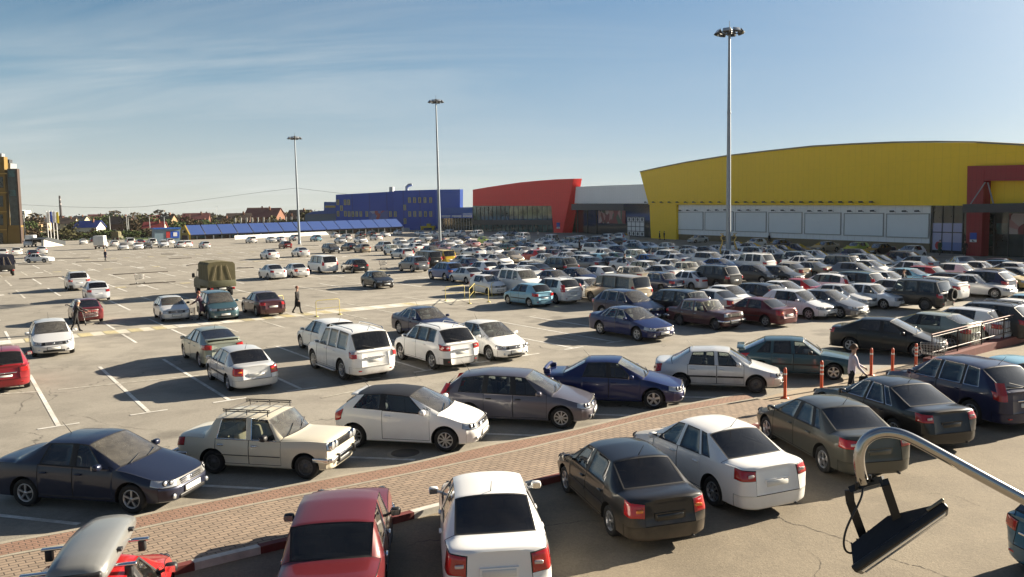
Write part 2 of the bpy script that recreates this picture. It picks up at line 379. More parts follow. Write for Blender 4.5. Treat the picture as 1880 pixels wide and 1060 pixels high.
        S('T0', [L-.04, L-.015, L, L-.02-t*.4, L-.03-t*.8, L-.03-t*.8, L-.025-t*.8], [zb, zl, z2, dr-p.get('tlh', .28), dr-.10, dr-.055, dr-.045],
          [.50*w, .58*w, .62*w, .60*w, .58*w, .48*w, .25*w])
    return st

def car_bmesh(p, sub):
    st = car_cage(p)
    names = [s[0] for s in st]
    L, W, H = p['L'], p['W'], p['H']
    hatch = p['kind'] == 'hatch'
    V = []; ring = []
    for nm, s, z, y in st:
        r = []
        for side in (1, -1):
            rr = []
            for j in range(7):
                rr.append(len(V)); V.append((L/2 - s[j], side*y[j], z[j]))
            r.append(rr)
        ring.append(r)
    F = []; T = []; cre = {}
    def E(a, b, c): cre[(min(a, b), max(a, b))] = max(c, cre.get((min(a, b), max(a, b)), 0))
    idx = {n: i for i, n in enumerate(names)}
    for i in range(len(st)-1):
        a, b = names[i], names[i+1]
        for side in (0, 1):
            for j in range(6):
                t = 'body'
                if j == 4:
                    if a == 'A' and b == 'B1': t = 'side_window'
                    elif a == 'B2' and b == 'C1': t = 'side_window'
                    elif a == 'C2' and b == 'D1': t = 'side_window'
                if j == 4 and a == 'B1' and not p.get('boxy') and p.get('darkpillar', True): t = 'seal'
                if j == 4 and a == 'C1' and b == 'C2' and not p.get('boxy') and p.get('darkpillar', True): t = 'seal'
                if j == 5 and a == 'C': t = 'windscreen'
                if j == 5 and a == 'RR': t = 'rear_window'
                if j == 5 and a in ('A', 'B1', 'B2', 'C1', 'C2', 'D1'): t = 'roof'
                if j >= 4 and a in ('N1', 'H'): t = 'bonnet'
                if a in ('N0', 'N1') and j <= 2 and (a == 'N0' or j <= 2): t = 'front_bumper' if a == 'N0' else 'body'
                if a == 'N0' and j == 3: t = 'headlight'
                if a == 'N1' and j == 3 and not p.get('boxy'): t = 'lampband'
                if a == 'N0' and j >= 4: t = 'bonnet'
                if b == 'T0' and j <= 1: t = 'rear_bumper'
                if a in ('D', 'E') and b == 'T1' and j <= 1: t = 'rear_bumper'
                if b == 'T0' and j == 2: t = 'body'
                if not hatch:
                    if a == 'D' and b == 'E' and j >= 4: t = 'boot_lid'
                    if a == 'E' and j >= 4: t = 'boot_lid'
                    if b == 'T0' and j >= 4: t = 'boot_lid'
                    if b == 'T0' and j == 3: t = 'taillight'
                    if a == 'E' and j == 3 : t = 'taillight'
                else:
                    if b == 'T0' and j >= 4: t = 'boot_lid'
                    if a == 'D' and b == 'T1' and j == 5: t = 'boot_lid'
                    if b == 'T0' and j == 3 and p['tlamp'] in ('wide', 'side'): t = 'taillight'
                    if a == 'D' and b == 'T1' and j == 3: t = 'taillight'
                    if b == 'T0' and j == 2 and p['tlamp'] in ('tall4',): t = 'body'
                if j <= 1 and p['lower'] == 'black' and t in ('body', 'front_bumper', 'rear_bumper'):
                    t = 'lower' if (j == 0 or a in ('N0',) or b == 'T0') or j == 0 else t
                va, vb = ring[i][side], ring[i+1][side]
                f = (va[j], vb[j], vb[j+1], va[j+1])
                F.append(f if side == 0 else f[::-1]); T.append(t)
        # bottom and top strips between the sides
        l, r_ = ring[i], ring[i+1]
        F.append((l[0][0], l[1][0], r_[1][0], r_[0][0])); T.append('lower')
        t = 'body'
        if a == 'C': t = 'windscreen'
        elif a == 'RR': t = 'rear_window'
        elif a in ('A', 'B1', 'B2', 'C1', 'C2', 'D1'): t = 'roof'
        elif a in ('N0', 'N1', 'H'): t = 'bonnet'
        elif (not hatch and (a in ('D', 'E') or b == 'T0')) or (hatch and (b == 'T0' or a == 'D')): t = 'boot_lid'
        F.append((l[0][6], r_[0][6], r_[1][6], l[1][6])); T.append(t)
    for end, i in (('f', 0), ('r', len(st)-1)):
        for j in range(6):
            l, r_ = ring[i][0], ring[i][1]
            f = (l[j], l[j+1], r_[j+1], r_[j])
            if end == 'f':
                t = 'front_bumper' if j <= 2 else ('grille' if j == 3 else 'bonnet')
            else:
                t = 'rear_bumper' if j <= 1 else 'boot_lid'
                f = f[::-1]
            F.append(f); T.append(t)
    c = p['crease']
    for i in range(len(st)-1):
        for side in (0, 1):
            va, vb = ring[i][side], ring[i+1][side]
            E(va[0], vb[0], .8); E(va[1], vb[1], .5)
            a = names[i]
            if a in ('C', 'A', 'B1', 'B2', 'C1', 'C2', 'D1', 'RR'): E(va[4], vb[4], min(1, c+.25))
            else: E(va[4], vb[4], c)
            if a in ('C', 'RR'): E(va[5], vb[5], min(1, c+.2))
            elif a in ('A', 'B1', 'B2', 'C1', 'C2', 'D1'): E(va[5], vb[5], c+.1)
            E(va[3], vb[3], c*.6); E(va[2], vb[2], c*.35)
            if p.get('boxy'): E(va[2], vb[2], c*.7)
    for nm, cc, js in (('C', .75, (4, 5)), ('A', .55, (4, 5)), ('RR', .55, (4, 5)), ('D', .75 if not hatch else .6, (4, 5)), ('T0', c, (0, 1, 2, 3, 4, 5)), ('N0', c*.7, (0, 1, 2, 3, 4, 5)), ('T1', c*.8, (3, 4, 5)), ('N1', c*.5, (2, 3, 4, 5))):
        i = idx[nm]
        for side in (0, 1):
            for j in js: E(ring[i][side][j], ring[i][side][j+1], cc)
        if 5 in js: E(ring[i][0][6], ring[i][1][6], cc)
    for i in (0, len(st)-1):
        for j in range(7): E(ring[i][0][j], ring[i][1][j], c*.9 if j in (2, 3, 4) else .3)
    for nm in ('B1', 'B2', 'C1', 'C2', 'D1', 'A'):
        if nm in idx:
            for side in (0, 1): E(ring[idx[nm]][side][4], ring[idx[nm]][side][5], .85)
    me = bpy.data.meshes.new('cage')
    me.from_pydata(V, [], F)
    me.polygons.foreach_set('material_index', [SEG.index(t) for t in T])
    ca = me.attributes.new('crease_edge', 'FLOAT', 'EDGE')
    ca.data.foreach_set('value', [cre.get((min(e.vertices), max(e.vertices)), 0.0) for e in me.edges])
    for _ in SEG: me.materials.append(None)
    o = bpy.data.objects.new('cage', me); COL.objects.link(o)
    md = o.modifiers.new('s', 'SUBSURF'); md.levels = sub; md.render_levels = sub
    dg = bpy.context.evaluated_depsgraph_get()
    m2 = bpy.data.meshes.new_from_object(o.evaluated_get(dg))
    o.modifiers.clear()
    # back to full size
    xs = [v.co.x for v in m2.vertices]; ys = [v.co.y for v in m2.vertices]; zs = [v.co.z for v in m2.vertices]
    x0, x1, y1, z0, z1 = min(xs), max(xs), max(ys), min(zs), max(zs)
    for v in m2.vertices:
        v.co = (-L/2 + (v.co.x-x0)/(x1-x0)*L, v.co.y*(W/2)/y1, p['gc'] + (v.co.z-z0)/(z1-z0)*(H-p['gc']))
    o.data = m2
    # wheel arches
    bm = bmesh.new(); xf = L/2 - p['fo']; wi = SEG.index('well')
    for x in (xf, xf - p['wb']):
        for sd in (1, -1):
            g = bmesh.ops.create_cone(bm, cap_ends=True, segments=28, radius1=p['r']+.055, radius2=p['r']+.055, depth=.42,
                                      matrix=Matrix.Translation((x, sd*(W/2-.10), p['r']+.015)) @ Matrix.Rotation(R(90), 4, 'X'))
    for f in bm.faces: f.material_index = wi
    cm = bpy.data.meshes.new('cut'); bm.to_mesh(cm); bm.free()
    for _ in SEG: cm.materials.append(None)
    co = bpy.data.objects.new('cut', cm); COL.objects.link(co)
    bo = o.modifiers.new('b', 'BOOLEAN'); bo.operation = 'DIFFERENCE'; bo.object = co; bo.solver = 'EXACT'
    try: bo.material_mode = 'INDEX'
    except Exception: pass
    dg = bpy.context.evaluated_depsgraph_get()
    m3 = bpy.data.meshes.new_from_object(o.evaluated_get(dg))
    bm = bmesh.new(); bm.from_mesh(m3)
    bpy.data.objects.remove(co); bpy.data.objects.remove(o)
    return bm

def bm_split(bm, idxs, name, mats):
    """a new mesh with the faces whose index is in idxs"""
    vm = {}; V = []; F = []; MI = []
    for f in idxs:
        ff = []
        for v in f.verts:
            if v not in vm: vm[v] = len(V); V.append(v.co[:])
            ff.append(vm[v])
        F.append(ff); MI.append(f.material_index)
    if not F: return None
    used = sorted(set(MI))
    me = bpy.data.meshes.new(name); me.from_pydata(V, [], F)
    for u in used: me.materials.append(mats[SEG[u]])
    me.polygons.foreach_set('material_index', [used.index(i) for i in MI])
    me.polygons.foreach_set('use_smooth', [True]*len(F))
    me.update()
    if hasattr(me, 'set_sharp_from_angle'): me.set_sharp_from_angle(angle=R(38))
    return me

def islands(faces):
    fs = set(faces); out = []
    while fs:
        st = [fs.pop()]; isl = [st[0]]
        while st:
            f = st.pop()
            for e in f.edges:
                for g in e.link_faces:
                    if g in fs: fs.discard(g); st.append(g); isl.append(g)
        out.append(isl)
    return out

# ---- wheels
def tyre_mesh(r, wd, n=28):
    m = MB(); h = wd/2; ri = r*.64
    m.lathe([(ri, -h*.8), (r*.80, -h), (r*.95, -h*.92), (r, -h*.6), (r, h*.6), (r*.95, h*.92), (r*.80, h), (ri, h*.8), (ri*.97, h*.2), (ri*.97, -h*.2), (ri, -h*.8)], n, axis='Y')
    return m.mesh('wheel', M['tyre'])
def rim_mesh(r, wd, style, n=28):
    m = MB(); h = wd/2; ri = r*.655
    # outward face is +Y
    m.lathe([(ri, h*.80), (ri*.97, h*.86), (ri*.90, h*.80), (ri*.86, h*.4)], n, 0, axis='Y')
    m.lathe([(ri*.88, h*.30), (.001, h*.28)], n, 1, axis='Y')
    if style == 'steel':
        m.lathe([(ri*.88, h*.45), (ri*.74, h*.62), (ri*.5, h*.50), (ri*.30, h*.62), (ri*.26, h*.78), (.001, h*.80)], n, 0, axis='Y')
        for k in range(8):
            q = 2*math.pi*k/8
            m.lathe([(ri*.07, h*.64), (.001, h*.645)], 8, 1, axis='Y', M=Matrix.Translation((ri*.66*math.cos(q), 0, ri*.66*math.sin(q))))
    else:
        ns, wsp, sp = {'five': (5, .13, .13), 'multi': (9, .075, .06), 'star': (5, .05, .075)}[style]
        for k in range(ns):
            q = 2*math.pi*k/ns + .3
            Mx = Matrix.Rotation(-q, 4, 'Y')
            if style == 'star':
                m.prism([(ri*.1, -ri*wsp), (ri*.88, -ri*sp*.4), (ri*.88, ri*sp*2.4), (ri*.1, ri*wsp*2.2)], -h*.86, -h*.5, 0, M=Mx @ Matrix.Rotation(R(90), 4, 'X'))
            else:
                m.prism([(ri*.1, -ri*wsp), (ri*.93, -ri*sp*1.35), (ri*.93, ri*sp*1.35), (ri*.1, ri*wsp)], -h*.82, -h*.5, 0, M=Mx @ Matrix.Rotation(R(90), 4, 'X'))
        m.lathe([(ri*.22, h*.6), (ri*.2, h*.88), (.001, h*.90)], 14, 0, axis='Y')
    return m.mesh('rim', [M['rim_dark' if style == 'steel' else 'rim'], M['black']])

_fw = {}
def far_wheel(r, wd, style):
    if (r, style) not in _fw:
        m = MB(); h = wd/2; ri = r*.66
        m.lathe([(ri, -h), (r*.95, -h), (r, -h*.6), (r, h*.6), (r*.95, h), (ri, h*.85)], 18, 0, axis='Y')
        m.lathe([(ri, h*.85), (ri*.9, h*.7), (ri*.3, h*.45), (.001, h*.6)], 18, 1, axis='Y')
        if style != 'steel':
            for k in range(5):
                q = 2*math.pi*k/5 + .3
                m.prism([(ri*.25, -ri*.12), (ri*.9, -ri*.16), (ri*.9, ri*.16), (ri*.25, ri*.12)], -h*.8, -h*.3, 2, M=Matrix.Rotation(-q, 4, 'Y') @ Matrix.Rotation(R(90), 4, 'X'))
        _fw[(r, style)] = m.mesh('wheel', [M['tyre'], M['rim_dark'], M['rim']])
    return _fw[(r, style)]

def seat_mesh(mt, wide=.5):
    m = MB()
    m.rbox(-.24, .26, -wide/2, wide/2, .26, .42, .05)
    m.rbox(-.36, -.20, -wide/2, wide/2, .38, .92, .06, M=Matrix.Translation((-.03, 0, 0)) @ Matrix.Rotation(R(-6), 4, 'Y'))
    if wide < .7:
        m.rbox(-.43, -.33, -.13, .13, .94, 1.14, .04)
    else:
        for y in (-.36, .36): m.rbox(-.43, -.34, y-.13, y+.13, .93, 1.08, .04)
    return m.mesh('seat', mt)

def car_proto(tp, detail=2, **over):
    """Returns a list of (name, mesh, matrix, children, painted) for one type; the meshes are shared by all copies."""
    p = dict(BASE); p.update(TYPES[tp]); p.update(over)
    L, W, H, r = p['L'], p['W'], p['H'], p['r']
    w = W/2
    bm = car_bmesh(p, 2 if detail else 1)
    if not detail:
        pass
    gi = {n: i for i, n in enumerate(SEG)}
    X = lambda s: L/2 - s
    hatch = p['kind'] == 'hatch'
    pm = dict(body=M['paint'], windscreen=M['screen'], rear_window=M['tint' if p['tint'] else 'glass'], side_window=M['glass'], headlight=M['lampglass'],
              taillight=M['tail'], grille=M['grille'], bonnet=M['paint'], boot_lid=M['paint'], front_bumper=M['paint'], rear_bumper=M['paint'],
              door=M['paint'], roof=M['black'] if p.get('blackroof') else M['paint'], seal=M['seal'], gap=M['gap'], well=M['well'], lower=M['black'])
    if p.get('dirty'):
        for k_ in ('body', 'door', 'front_bumper', 'rear_bumper', 'boot_lid', 'bonnet'): pm[k_] = M['paint_dirty']
    parts = []
    I4 = Matrix.Identity(4)
    def part(name, me, mx=None, kids=None):
        if me is not None: parts.append([name, me, mx or I4, kids or []])
    # the lamp wraps round the corner of the wing
    if any(f.material_index == gi['lampband'] for f in bm.faces):
        cutx = X(max(.34, p['fo'] - r - .14))
        lb = [f for f in bm.faces if f.material_index == gi['lampband']]
        ge = set(); [ge.update(f.edges) for f in lb]; gv = set(); [gv.update(f.verts) for f in lb]
        bmesh.ops.bisect_plane(bm, geom=list(gv) + list(ge) + lb, plane_co=(cutx, 0, 0), plane_no=(1, 0, 0))
        for f in bm.faces:
            if f.material_index == gi['lampband']: f.material_index = gi['headlight'] if f.calc_center_median().x > cutx else gi['body']
    # doors: cut the flanks
    if detail >= 2:
        sc = p['s_cowl']; fr = sc + (.10 if not p.get('boxy') else .02)
        fr = max(fr, p['fo'] + r + .09)
        rear_arch = p['fo'] + p['wb'] - r - .07
        cuts = [fr, p['s_b']]
        if p['doors'] == 4: cuts.append(min(p['s_c']+.02, p['fo']+p['wb'] - .05))
        zlo = p['gc'] + .10
        for s in cuts:
            bmesh.ops.bisect_plane(bm, geom=bm.verts[:] + bm.edges[:] + bm.faces[:], plane_co=(X(s), 0, 0), plane_no=(1, 0, 0))
        bmesh.ops.bisect_plane(bm, geom=[g for g in bm.verts[:] + bm.edges[:] + bm.faces[:]], plane_co=(0, 0, zlo), plane_no=(0, 0, 1))
        dd = []
        for f in bm.faces:
            c = f.calc_center_median()
            if f.material_index in (gi['body'], gi['lower']) and abs(c.y) > .80*w and abs(f.normal.y) > .6 and c.z > zlo:
                s = L/2 - c.x
                if cuts[0] < s < cuts[-1]:
                    if c.z < p['belt_r'] + .0 or c.z < p['belt_f'] + (p['belt_r']-p['belt_f'])*min(1, max(0, (s-p['s_cowl'])/(p['s_rwb']-p['s_cowl']))) + .005:
                        f.material_index = gi['door']; dd.append(f)
        bm.faces.ensure_lookup_table()
        # a door per cut interval
        door_sets = []
        for sd in (1, -1):
            for a, b in zip(cuts[:-1], cuts[1:]):
                fs = [f for f in dd if f.calc_center_median().y*sd > 0 and a < L/2 - f.calc_center_median().x < b]
                if fs: door_sets.append((sd, a, b, fs))
        allnew = []
        for k, (sd, a, b, fs) in enumerate(door_sets):
            res = bmesh.ops.inset_region(bm, faces=fs, thickness=.010, depth=-.006, use_even_offset=True, use_boundary=True)
            for f in res['faces']: f.material_index = gi['gap']
            door_sets[k] = (sd, a, b, fs, res['faces'])
        for key, th in (('bonnet', .010), ('boot_lid', .010), ('front_bumper', .007), ('rear_bumper', .007)):
            fs = [f for f in bm.faces if f.material_index == gi[key]]
            if fs:
                res = bmesh.ops.inset_region(bm, faces=fs, thickness=th, depth=-.005, use_even_offset=True, use_boundary=True)
                for f in res['faces']: f.material_index = gi['gap']
    ring_of = {}
    for key, th, dp in (('side_window', .026, -.010), ('windscreen', .024, -.004), ('rear_window', .026, -.004), ('headlight', .008, .004), ('taillight', .008, .006)):
        for isl in islands([f for f in bm.faces if f.material_index == gi[key]]):
            if key == 'side_window' and p.get('trim') == 'chrome': th = .015
            res = bmesh.ops.inset_region(bm, faces=isl, thickness=th, depth=dp, use_even_offset=True, use_boundary=True)
            for f in res['faces']: f.material_index = gi['seal']
            ring_of.setdefault(key, []).append((isl, res['faces']))
    taken = set()
    chrome_ring = p.get('trim') == 'chrome'
    lo_kids = {}
    for key, lst in ring_of.items():
        for isl, rg in lst:
            pmx = dict(pm)
            if key == 'side_window':
                cx = sum(f.calc_center_median().x for f in isl)/len(isl)
                if p['tint'] and cx < X(p['s_b']): pmx['side_window'] = M['tint']
                if p.get('panels') and cx < X(p['s_b']): pmx['side_window'] = M['paint']; pmx['seal'] = M['paint']
                if chrome_ring: pmx['seal'] = M['chrome']
            if p.get('panels') and key == 'rear_window': pmx['rear_window'] = M['tint']
            part(key, bm_split(bm, isl + rg, key, pmx))
            taken |= set(isl) | set(rg)
    if detail >= 2:
        for sd, a, b, fs, rg in door_sets:
            me = bm_split(bm, fs + rg, 'door', pm)
            taken |= set(fs) | set(rg)
            hx = X(b) + .16; hz = (p['belt_f']+p['belt_r'])/2 - .13
            h = MB(); h.rbox(hx-.085, hx+.085, sd*(w*.975), sd*(w*.975)+sd*.045, hz-.018, hz+.018, .015)
            kids = [['handle', h.mesh('handle', M[{'paint': 'paint', 'chrome': 'chrome', 'black': 'black'}[p['handle']]]), I4, []]]
            if p.get('strip', False) or tp in ('classic', 'hatch', 'accent', 'liftback'):
                sm_ = MB(); sm_.box(X(b)+.02, X(a)-.02, sd*(w-.004), sd*(w+.012), .50, .555 if tp != 'classic' else .515)
                kids.append(['rubbing_strip', sm_.mesh('rubbing_strip', M['black']), I4, []])
            part('door', me, None, kids)
        for key in ('bonnet', 'boot_lid', 'front_bumper', 'rear_bumper'):
            fs = [f for f in bm.faces if f.material_index == gi[key]]
            rg = []
            if True:
                s0 = set(fs)
                rg = [f for f in bm.faces if f.material_index == gi['gap'] and f not in taken and any(g in s0 for e in f.edges for g in e.link_faces)]
            part({'boot_lid': 'tailgate' if hatch else 'boot_lid'}.get(key, key), bm_split(bm, fs + rg, key, pm))
            taken |= set(fs) | set(rg)
        rf = [f for f in bm.faces if f.material_index == gi['roof']]
        if p.get('blackroof'):
            part('roof', bm_split(bm, rf, 'roof', pm)); taken |= set(rf)
    fs = [f for f in bm.faces if f.material_index == gi['grille']]
    gz0 = min((v.co.z for f in fs for v in f.verts), default=.6); gz1 = max((v.co.z for f in fs for v in f.verts), default=.7)
    gx = max((v.co.x for f in fs for v in f.verts), default=L/2)
    gy = max((v.co.y for f in fs for v in f.verts), default=.5)
    if detail:
        part('grille', bm_split(bm, fs, 'grille', pm)); taken |= set(fs)
    rest = [f for f in bm.faces if f not in taken]
    body = bm_split(bm, rest, 'body', pm)
    parts.insert(0, ['body', body, I4, []])
    # extents of lamps for extras
    xe = {}
    for key in ('taillight', 'headlight'):
        vs = [v.co for isl, rg in ring_of.get(key, []) for f in isl for v in f.verts]
        if vs: xe[key] = (min(v.x for v in vs), max(v.x for v in vs), min(v.z for v in vs), max(v.z for v in vs), max(v.y for v in vs))
    bm.free()
    # wheels
    xf = X(p['fo']); wd = .205 if r < .34 else .24
    ty = tyre_mesh(r, wd, 28 if detail else 18); rm = rim_mesh(r, wd, p['rim'] if detail else 'five', 28 if detail else 14)
    for x in (xf, xf - p['wb']):
        for sd in (1, -1):
            mx = Matrix.Translation((x, sd*(w - wd/2 - .025), r)) @ (Matrix.Rotation(R(180), 4, 'Z') if sd < 0 else I4)
            if detail: part('wheel', ty, mx, [['rim', rm, I4, []]])
            else: part('wheel', far_wheel(r, wd, p['rim']), mx)
    if not detail:
        # mirrors only
        for sd in (1, -1):
            m = MB(); mxx = X(p['s_cowl']+.42); m.rbox(mxx-.07, mxx+.08, sd*w*.97, sd*(w*.97+.19), p['belt_f']+.02, p['belt_f']+.16, .04, seg=1)
            part('wing_mirror', m.mesh('wing_mirror', M['paint' if p['mirror'] == 'paint' else 'black']))
        m = MB(); m.box(L/2-.03, L/2+.012, -.26, .26, .36, .47); part('number_plate', m.mesh('number_plate', M['plate']))
        m = MB(); m.box(-L/2-.012, -L/2+.03, -.26, .26, .62 if not hatch else .60, .73 if not hatch else .71)
        part('number_plate', m.mesh('number_plate', M['plate']))
    if detail:
        for sd in (1, -1):
            m = MB(); mxx = X(p['s_cowl'] + (.40 if p['s_cowl'] > .98 else .55)); zb = p['belt_f'] + .03
            m.rbox(mxx-.05, mxx+.09, sd*(w*.95+.05), sd*(w*.95+.23), zb, zb+.135, .045)
            m.tube([(mxx+.02, sd*w*.90, zb+.0), (mxx+.02, sd*(w*.95+.08), zb+.05)], .025, 6)
            m.box(mxx-.056, mxx-.048, sd*(w*.95+.07), sd*(w*.95+.21), zb+.02, zb+.115, 1)
            part('wing_mirror', m.mesh('wing_mirror', [M['paint' if p['mirror'] == 'paint' else 'black'], M['chrome']]))
        # number plates
        pz = p['gc'] + .22
        m = MB(); m.rbox(L/2-.02, L/2+.018, -.26, .26, pz-.058, pz+.058, .008, seg=1); m.box(L/2-.04, L/2+.010, -.28, .28, pz-.075, pz+.075, 1)
        part('number_plate', m.mesh('number_plate', [M['plate'], M['black']]))
        tz = (p['deck_r'] - .36) if not hatch else p['deck'] - .40
        if p.get('boxy') and not hatch: tz = .60
        sx = -L/2 + p['tail']*.35 + .03
        m = MB(); m.rbox(sx-.035, sx+.02, -.26, .26, tz-.058, tz+.058, .008, seg=1, mat=0 if p.get('rplate', True) else 1)
        m.box(sx-.02, sx+.03, -.30, .30, tz-.075, tz+.085, 1)
        part('number_plate', m.mesh('number_plate', [M['plate'], M['gap'] if False else M['paint']]))
        # grille slats, badge
        m = MB()
        if tp == 'classic':
            m.box(gx-.02, gx+.015, -gy*.98, gy*.98, gz0+.01, gz1-.01, 1)
            for k in range(14):
                y = -gy*.9 + k*gy*1.8/13
                m.box(gx+.012, gx+.022, y-.008, y+.008, gz0+.02, gz1-.02, 0)
            for y in (-.30, .30): m.box(gx+.012, gx+.026, y-.02, y+.02, gz0+.02, gz1-.02, 0)
        else:
            for k in range(3):
                z = gz0 + (gz1-gz0)*(k+.7)/3.6
                m.rbox(gx-.045, gx+.006, -gy*.72, gy*.72, z-.009, z+.009, .006, 0, seg=1)
            m.lathe([(.048, 0), (.05, .012), (.001, .016)], 12, 0, axis='Z', M=Matrix.Translation((gx-.01, 0, (gz0+gz1)/2)) @ Matrix.Rotation(R(90), 4, 'Y'))
        part('grille_trim', m.mesh('grille_trim', [M['chrome'], M['grille']]))
        # lamp internals
        if 'headlight' in xe:
            x0, x1, z0, z1, ym = xe['headlight']
            for sd in (1, -1):
                m = MB()
                if p['lamp'] in ('round', 'round2'):
                    ys = ((.585, .10), (.40, .085)) if p['lamp'] == 'round' else ((.55, .115),)
                    for yy, rr in ys:
                        m.lathe([(rr, -.03), (rr, .03), (rr*.9, .035)], 18, 0, M=Matrix.Translation((gx, sd*yy*.98, (z0+z1)/2)) @ Matrix.Rotation(R(90), 4, 'Y'))
                        m.lathe([(rr*.9, .028), (rr*.5, .045), (.001, .05)], 18, 1, M=Matrix.Translation((gx, sd*yy*.98, (z0+z1)/2)) @ Matrix.Rotation(R(90), 4, 'Y'))
                else:
                    for fx, fy, rr in ((.35, .70, .062), (.68, .60, .05)):
                        yy = w*fy + .06
                        xx = x0 + (x1-x0)*(1 - (fy-.55)*1.9) - .03
                        zz = (z0+z1)/2
                        m.lathe([(rr, -.02), (rr, .012), (rr*.75, .018)], 14, 0, M=Matrix.Translation((xx, sd*yy, zz)) @ Matrix.Rotation(R(sd*18), 4, 'Z') @ Matrix.Rotation(R(78), 4, 'Y'))
                        m.lathe([(rr*.75, .012), (.001, .026)], 14, 1, M=Matrix.Translation((xx, sd*yy, zz)) @ Matrix.Rotation(R(sd*18), 4, 'Z') @ Matrix.Rotation(R(78), 4, 'Y'))
                part('headlight_bulb', m.mesh('headlight_bulb', [M['lampinner'] if p['lamp'] not in ('round', 'round2') else M['chrome'], M['lampglass']]))
    if detail >= 2:
        # lower intake
        m = MB(); zi = p['gc'] + .095
        m.rbox(L/2-.06, L/2-.002, -w*.50, w*.50, zi-.045, zi+.045, .02)
        for sd in (1, -1): m.lathe([(.055, 0), (.05, .02), (.001, .022)], 12, 1, M=Matrix.Translation((L/2-.055, sd*w*.66, zi+.05)) @ Matrix.Rotation(R(90), 4, 'Y'))
        part('air_intake', m.mesh('air_intake', [M['grille'], M['lampglass']]))
        # wipers
        m = MB()
        cz = p['hood_h']
        for y in (.08, -.48):
            sl = (H - cz)/(p['s_wtop'] - p['s_cowl'] + .04)
            a = Vector((X(p['s_cowl']-.06), y, cz+.045)); b = Vector((X(p['s_cowl']+.07), y+.46, cz + .15*sl + .025))
            m.tube([a, b], .011, 5)
        part('wiper', m.mesh('wiper', M['black']))
        # interior
        smt = M['seat_tan'] if tp == 'classic' else M['seat']
        s1 = seat_mesh(smt); s2 = seat_mesh(smt, 1.2)
        zo = p['gc'] - .12
        for sd in (1, -1): part('seat', s1, Matrix.Translation((X(p['s_b'] + .02), sd*.36, zo)))
        part('rear_seat', s2, Matrix.Translation((X(min(p['s_c'] - .22, p['s_roofr'] - .30)), 0, zo-.06)))
        m = MB(); m.rbox(X(p['s_cowl']+.55), X(p['s_cowl']+.08), -w*.80, w*.80, .60, p['hood_h']-.03, .08)
        part('dashboard', m.mesh('dashboard', M['dash']))
        m = MB()
        cst = Vector((X(p['s_cowl'] + .72), .36, p['hood_h']-.02))
        m.tube([cst + Vector((.05*math.sin(q), .18*math.cos(q), .17*math.sin(q))) for q in [2*math.pi*k/16 for k in range(16)]], .014, 6, closed=True)
        part('steering_wheel', m.mesh('steering_wheel', M['dash']))
        # aerial
        if p.get('aerial', True) and not p.get('boxy'):
            m = MB(); xr = X(p['s_roofr']-.10); m.tube([(xr, .0, H-.07), (xr-.05, .0, H), (xr-.25, 0, H+.22)], [.016, .008, .004], 5)
            part('aerial', m.mesh('aerial', M['black']))
        # exhaust
        m = MB(); m.tube([(-L/2+.35, -.45, p['gc']+.02), (-L/2-.015, -.45, p['gc']+.01)], .028, 8); part('exhaust', m.mesh('exhaust', M['rim_dark']))
    if detail >= 2 and hatch:
        dx = -L/2 + .045
        m = MB(); m.rbox(dx-.05, dx+.02, -.40, .40, p['deck']-.285, p['deck']-.245, .012); part('tailgate_strip', m.mesh('tailgate_strip', M['chrome']))
        sl_ = (L - p['s_roofr'] - .05 - (L - p['s_rwb'])) / (H - p['deck'])
        a_ = Vector((X(p['s_rwb']) - .03, .0, p['deck']+.055)); b_ = a_ + Vector((sl_*.10, .42, .12))
        m = MB(); m.tube([a_, b_], .013, 5); m.tube([a_ + Vector((.03, 0, -.02)), a_ + Vector((-.01, 0, 0))], .03, 6); part('rear_wiper', m.mesh('rear_wiper', M['black']))
        for sd in (1, -1):
            m = MB(); m.rbox(-L/2+.02, -L/2+.09, sd*w*.62-.09, sd*w*.62+.09, p['gc']+.14, p['gc']+.18, .01); part('reflector', m.mesh('reflector', M['tail']))
    # tall lamps at the rear pillars
    if hatch and p['tlamp'] in ('tallside', 'tall4', 'tall'):
        for sd in (1, -1):
            m = MB(); z0 = p['deck'] - .30; z1 = p['deck'] + (.20 if p['tlamp'] == 'tallside' else -.02)
            yo = w*.82
            x = -L/2
            pts = [(x+.045, z0+.04, .975), (x+.07, z0+.2, .962), (x+.09+(z1-z0-.2)*.50, z1, .885)]
            vs = []; fs = []
            for (xx, z, sc) in pts:
                for (dx, yy) in ((-.015, w*.80*sc), (-.01, w*.90*sc), (.07, w*.985*sc), (.15, w*.985*sc)):
                    vs.append((xx+dx, sd*yy, z))
            for i in range(2):
                for k in range(3):
                    a = i*4+k; q = (a, a+1, a+5, a+4); fs.append(q if sd < 0 else q[::-1])
            m.add(vs[:8], fs[:3], 0, True); m.add(vs, fs[3:], 0 if p['tlamp'] == 'tallside' else 1, True)
            part('taillight', m.mesh('taillight', [M['tail'], M['tail'] if p['tlamp'] == 'tallside' else M['tailclear']]))
    # clear/amber sections of the saloon lamps
    if detail and 'taillight' in xe and p['tlamp'] in ('wrap', 'tall', 'wide'):
        x0, x1, z0, z1, ym = xe['taillight']
        for sd in (1, -1):
            m = MB(); yy = w*.70
            m.rbox(x0+.005, x0+.045, sd*yy-.07, sd*yy+.07, (z0+z1)/2-.045, (z0+z1)/2+.015, .018)
            part('indicator', m.mesh('indicator', M['amber'] if p['tlamp'] == 'wrap' else M['tailclear']))
    if p['tlamp'] == 'bar':
        m = MB(); m.rbox(-L/2+.01, -L/2+.06, -w*.55, w*.55, p['deck']-.26, p['deck']-.13, .01)
        part('garnish', m.mesh('garnish', M['tail']))
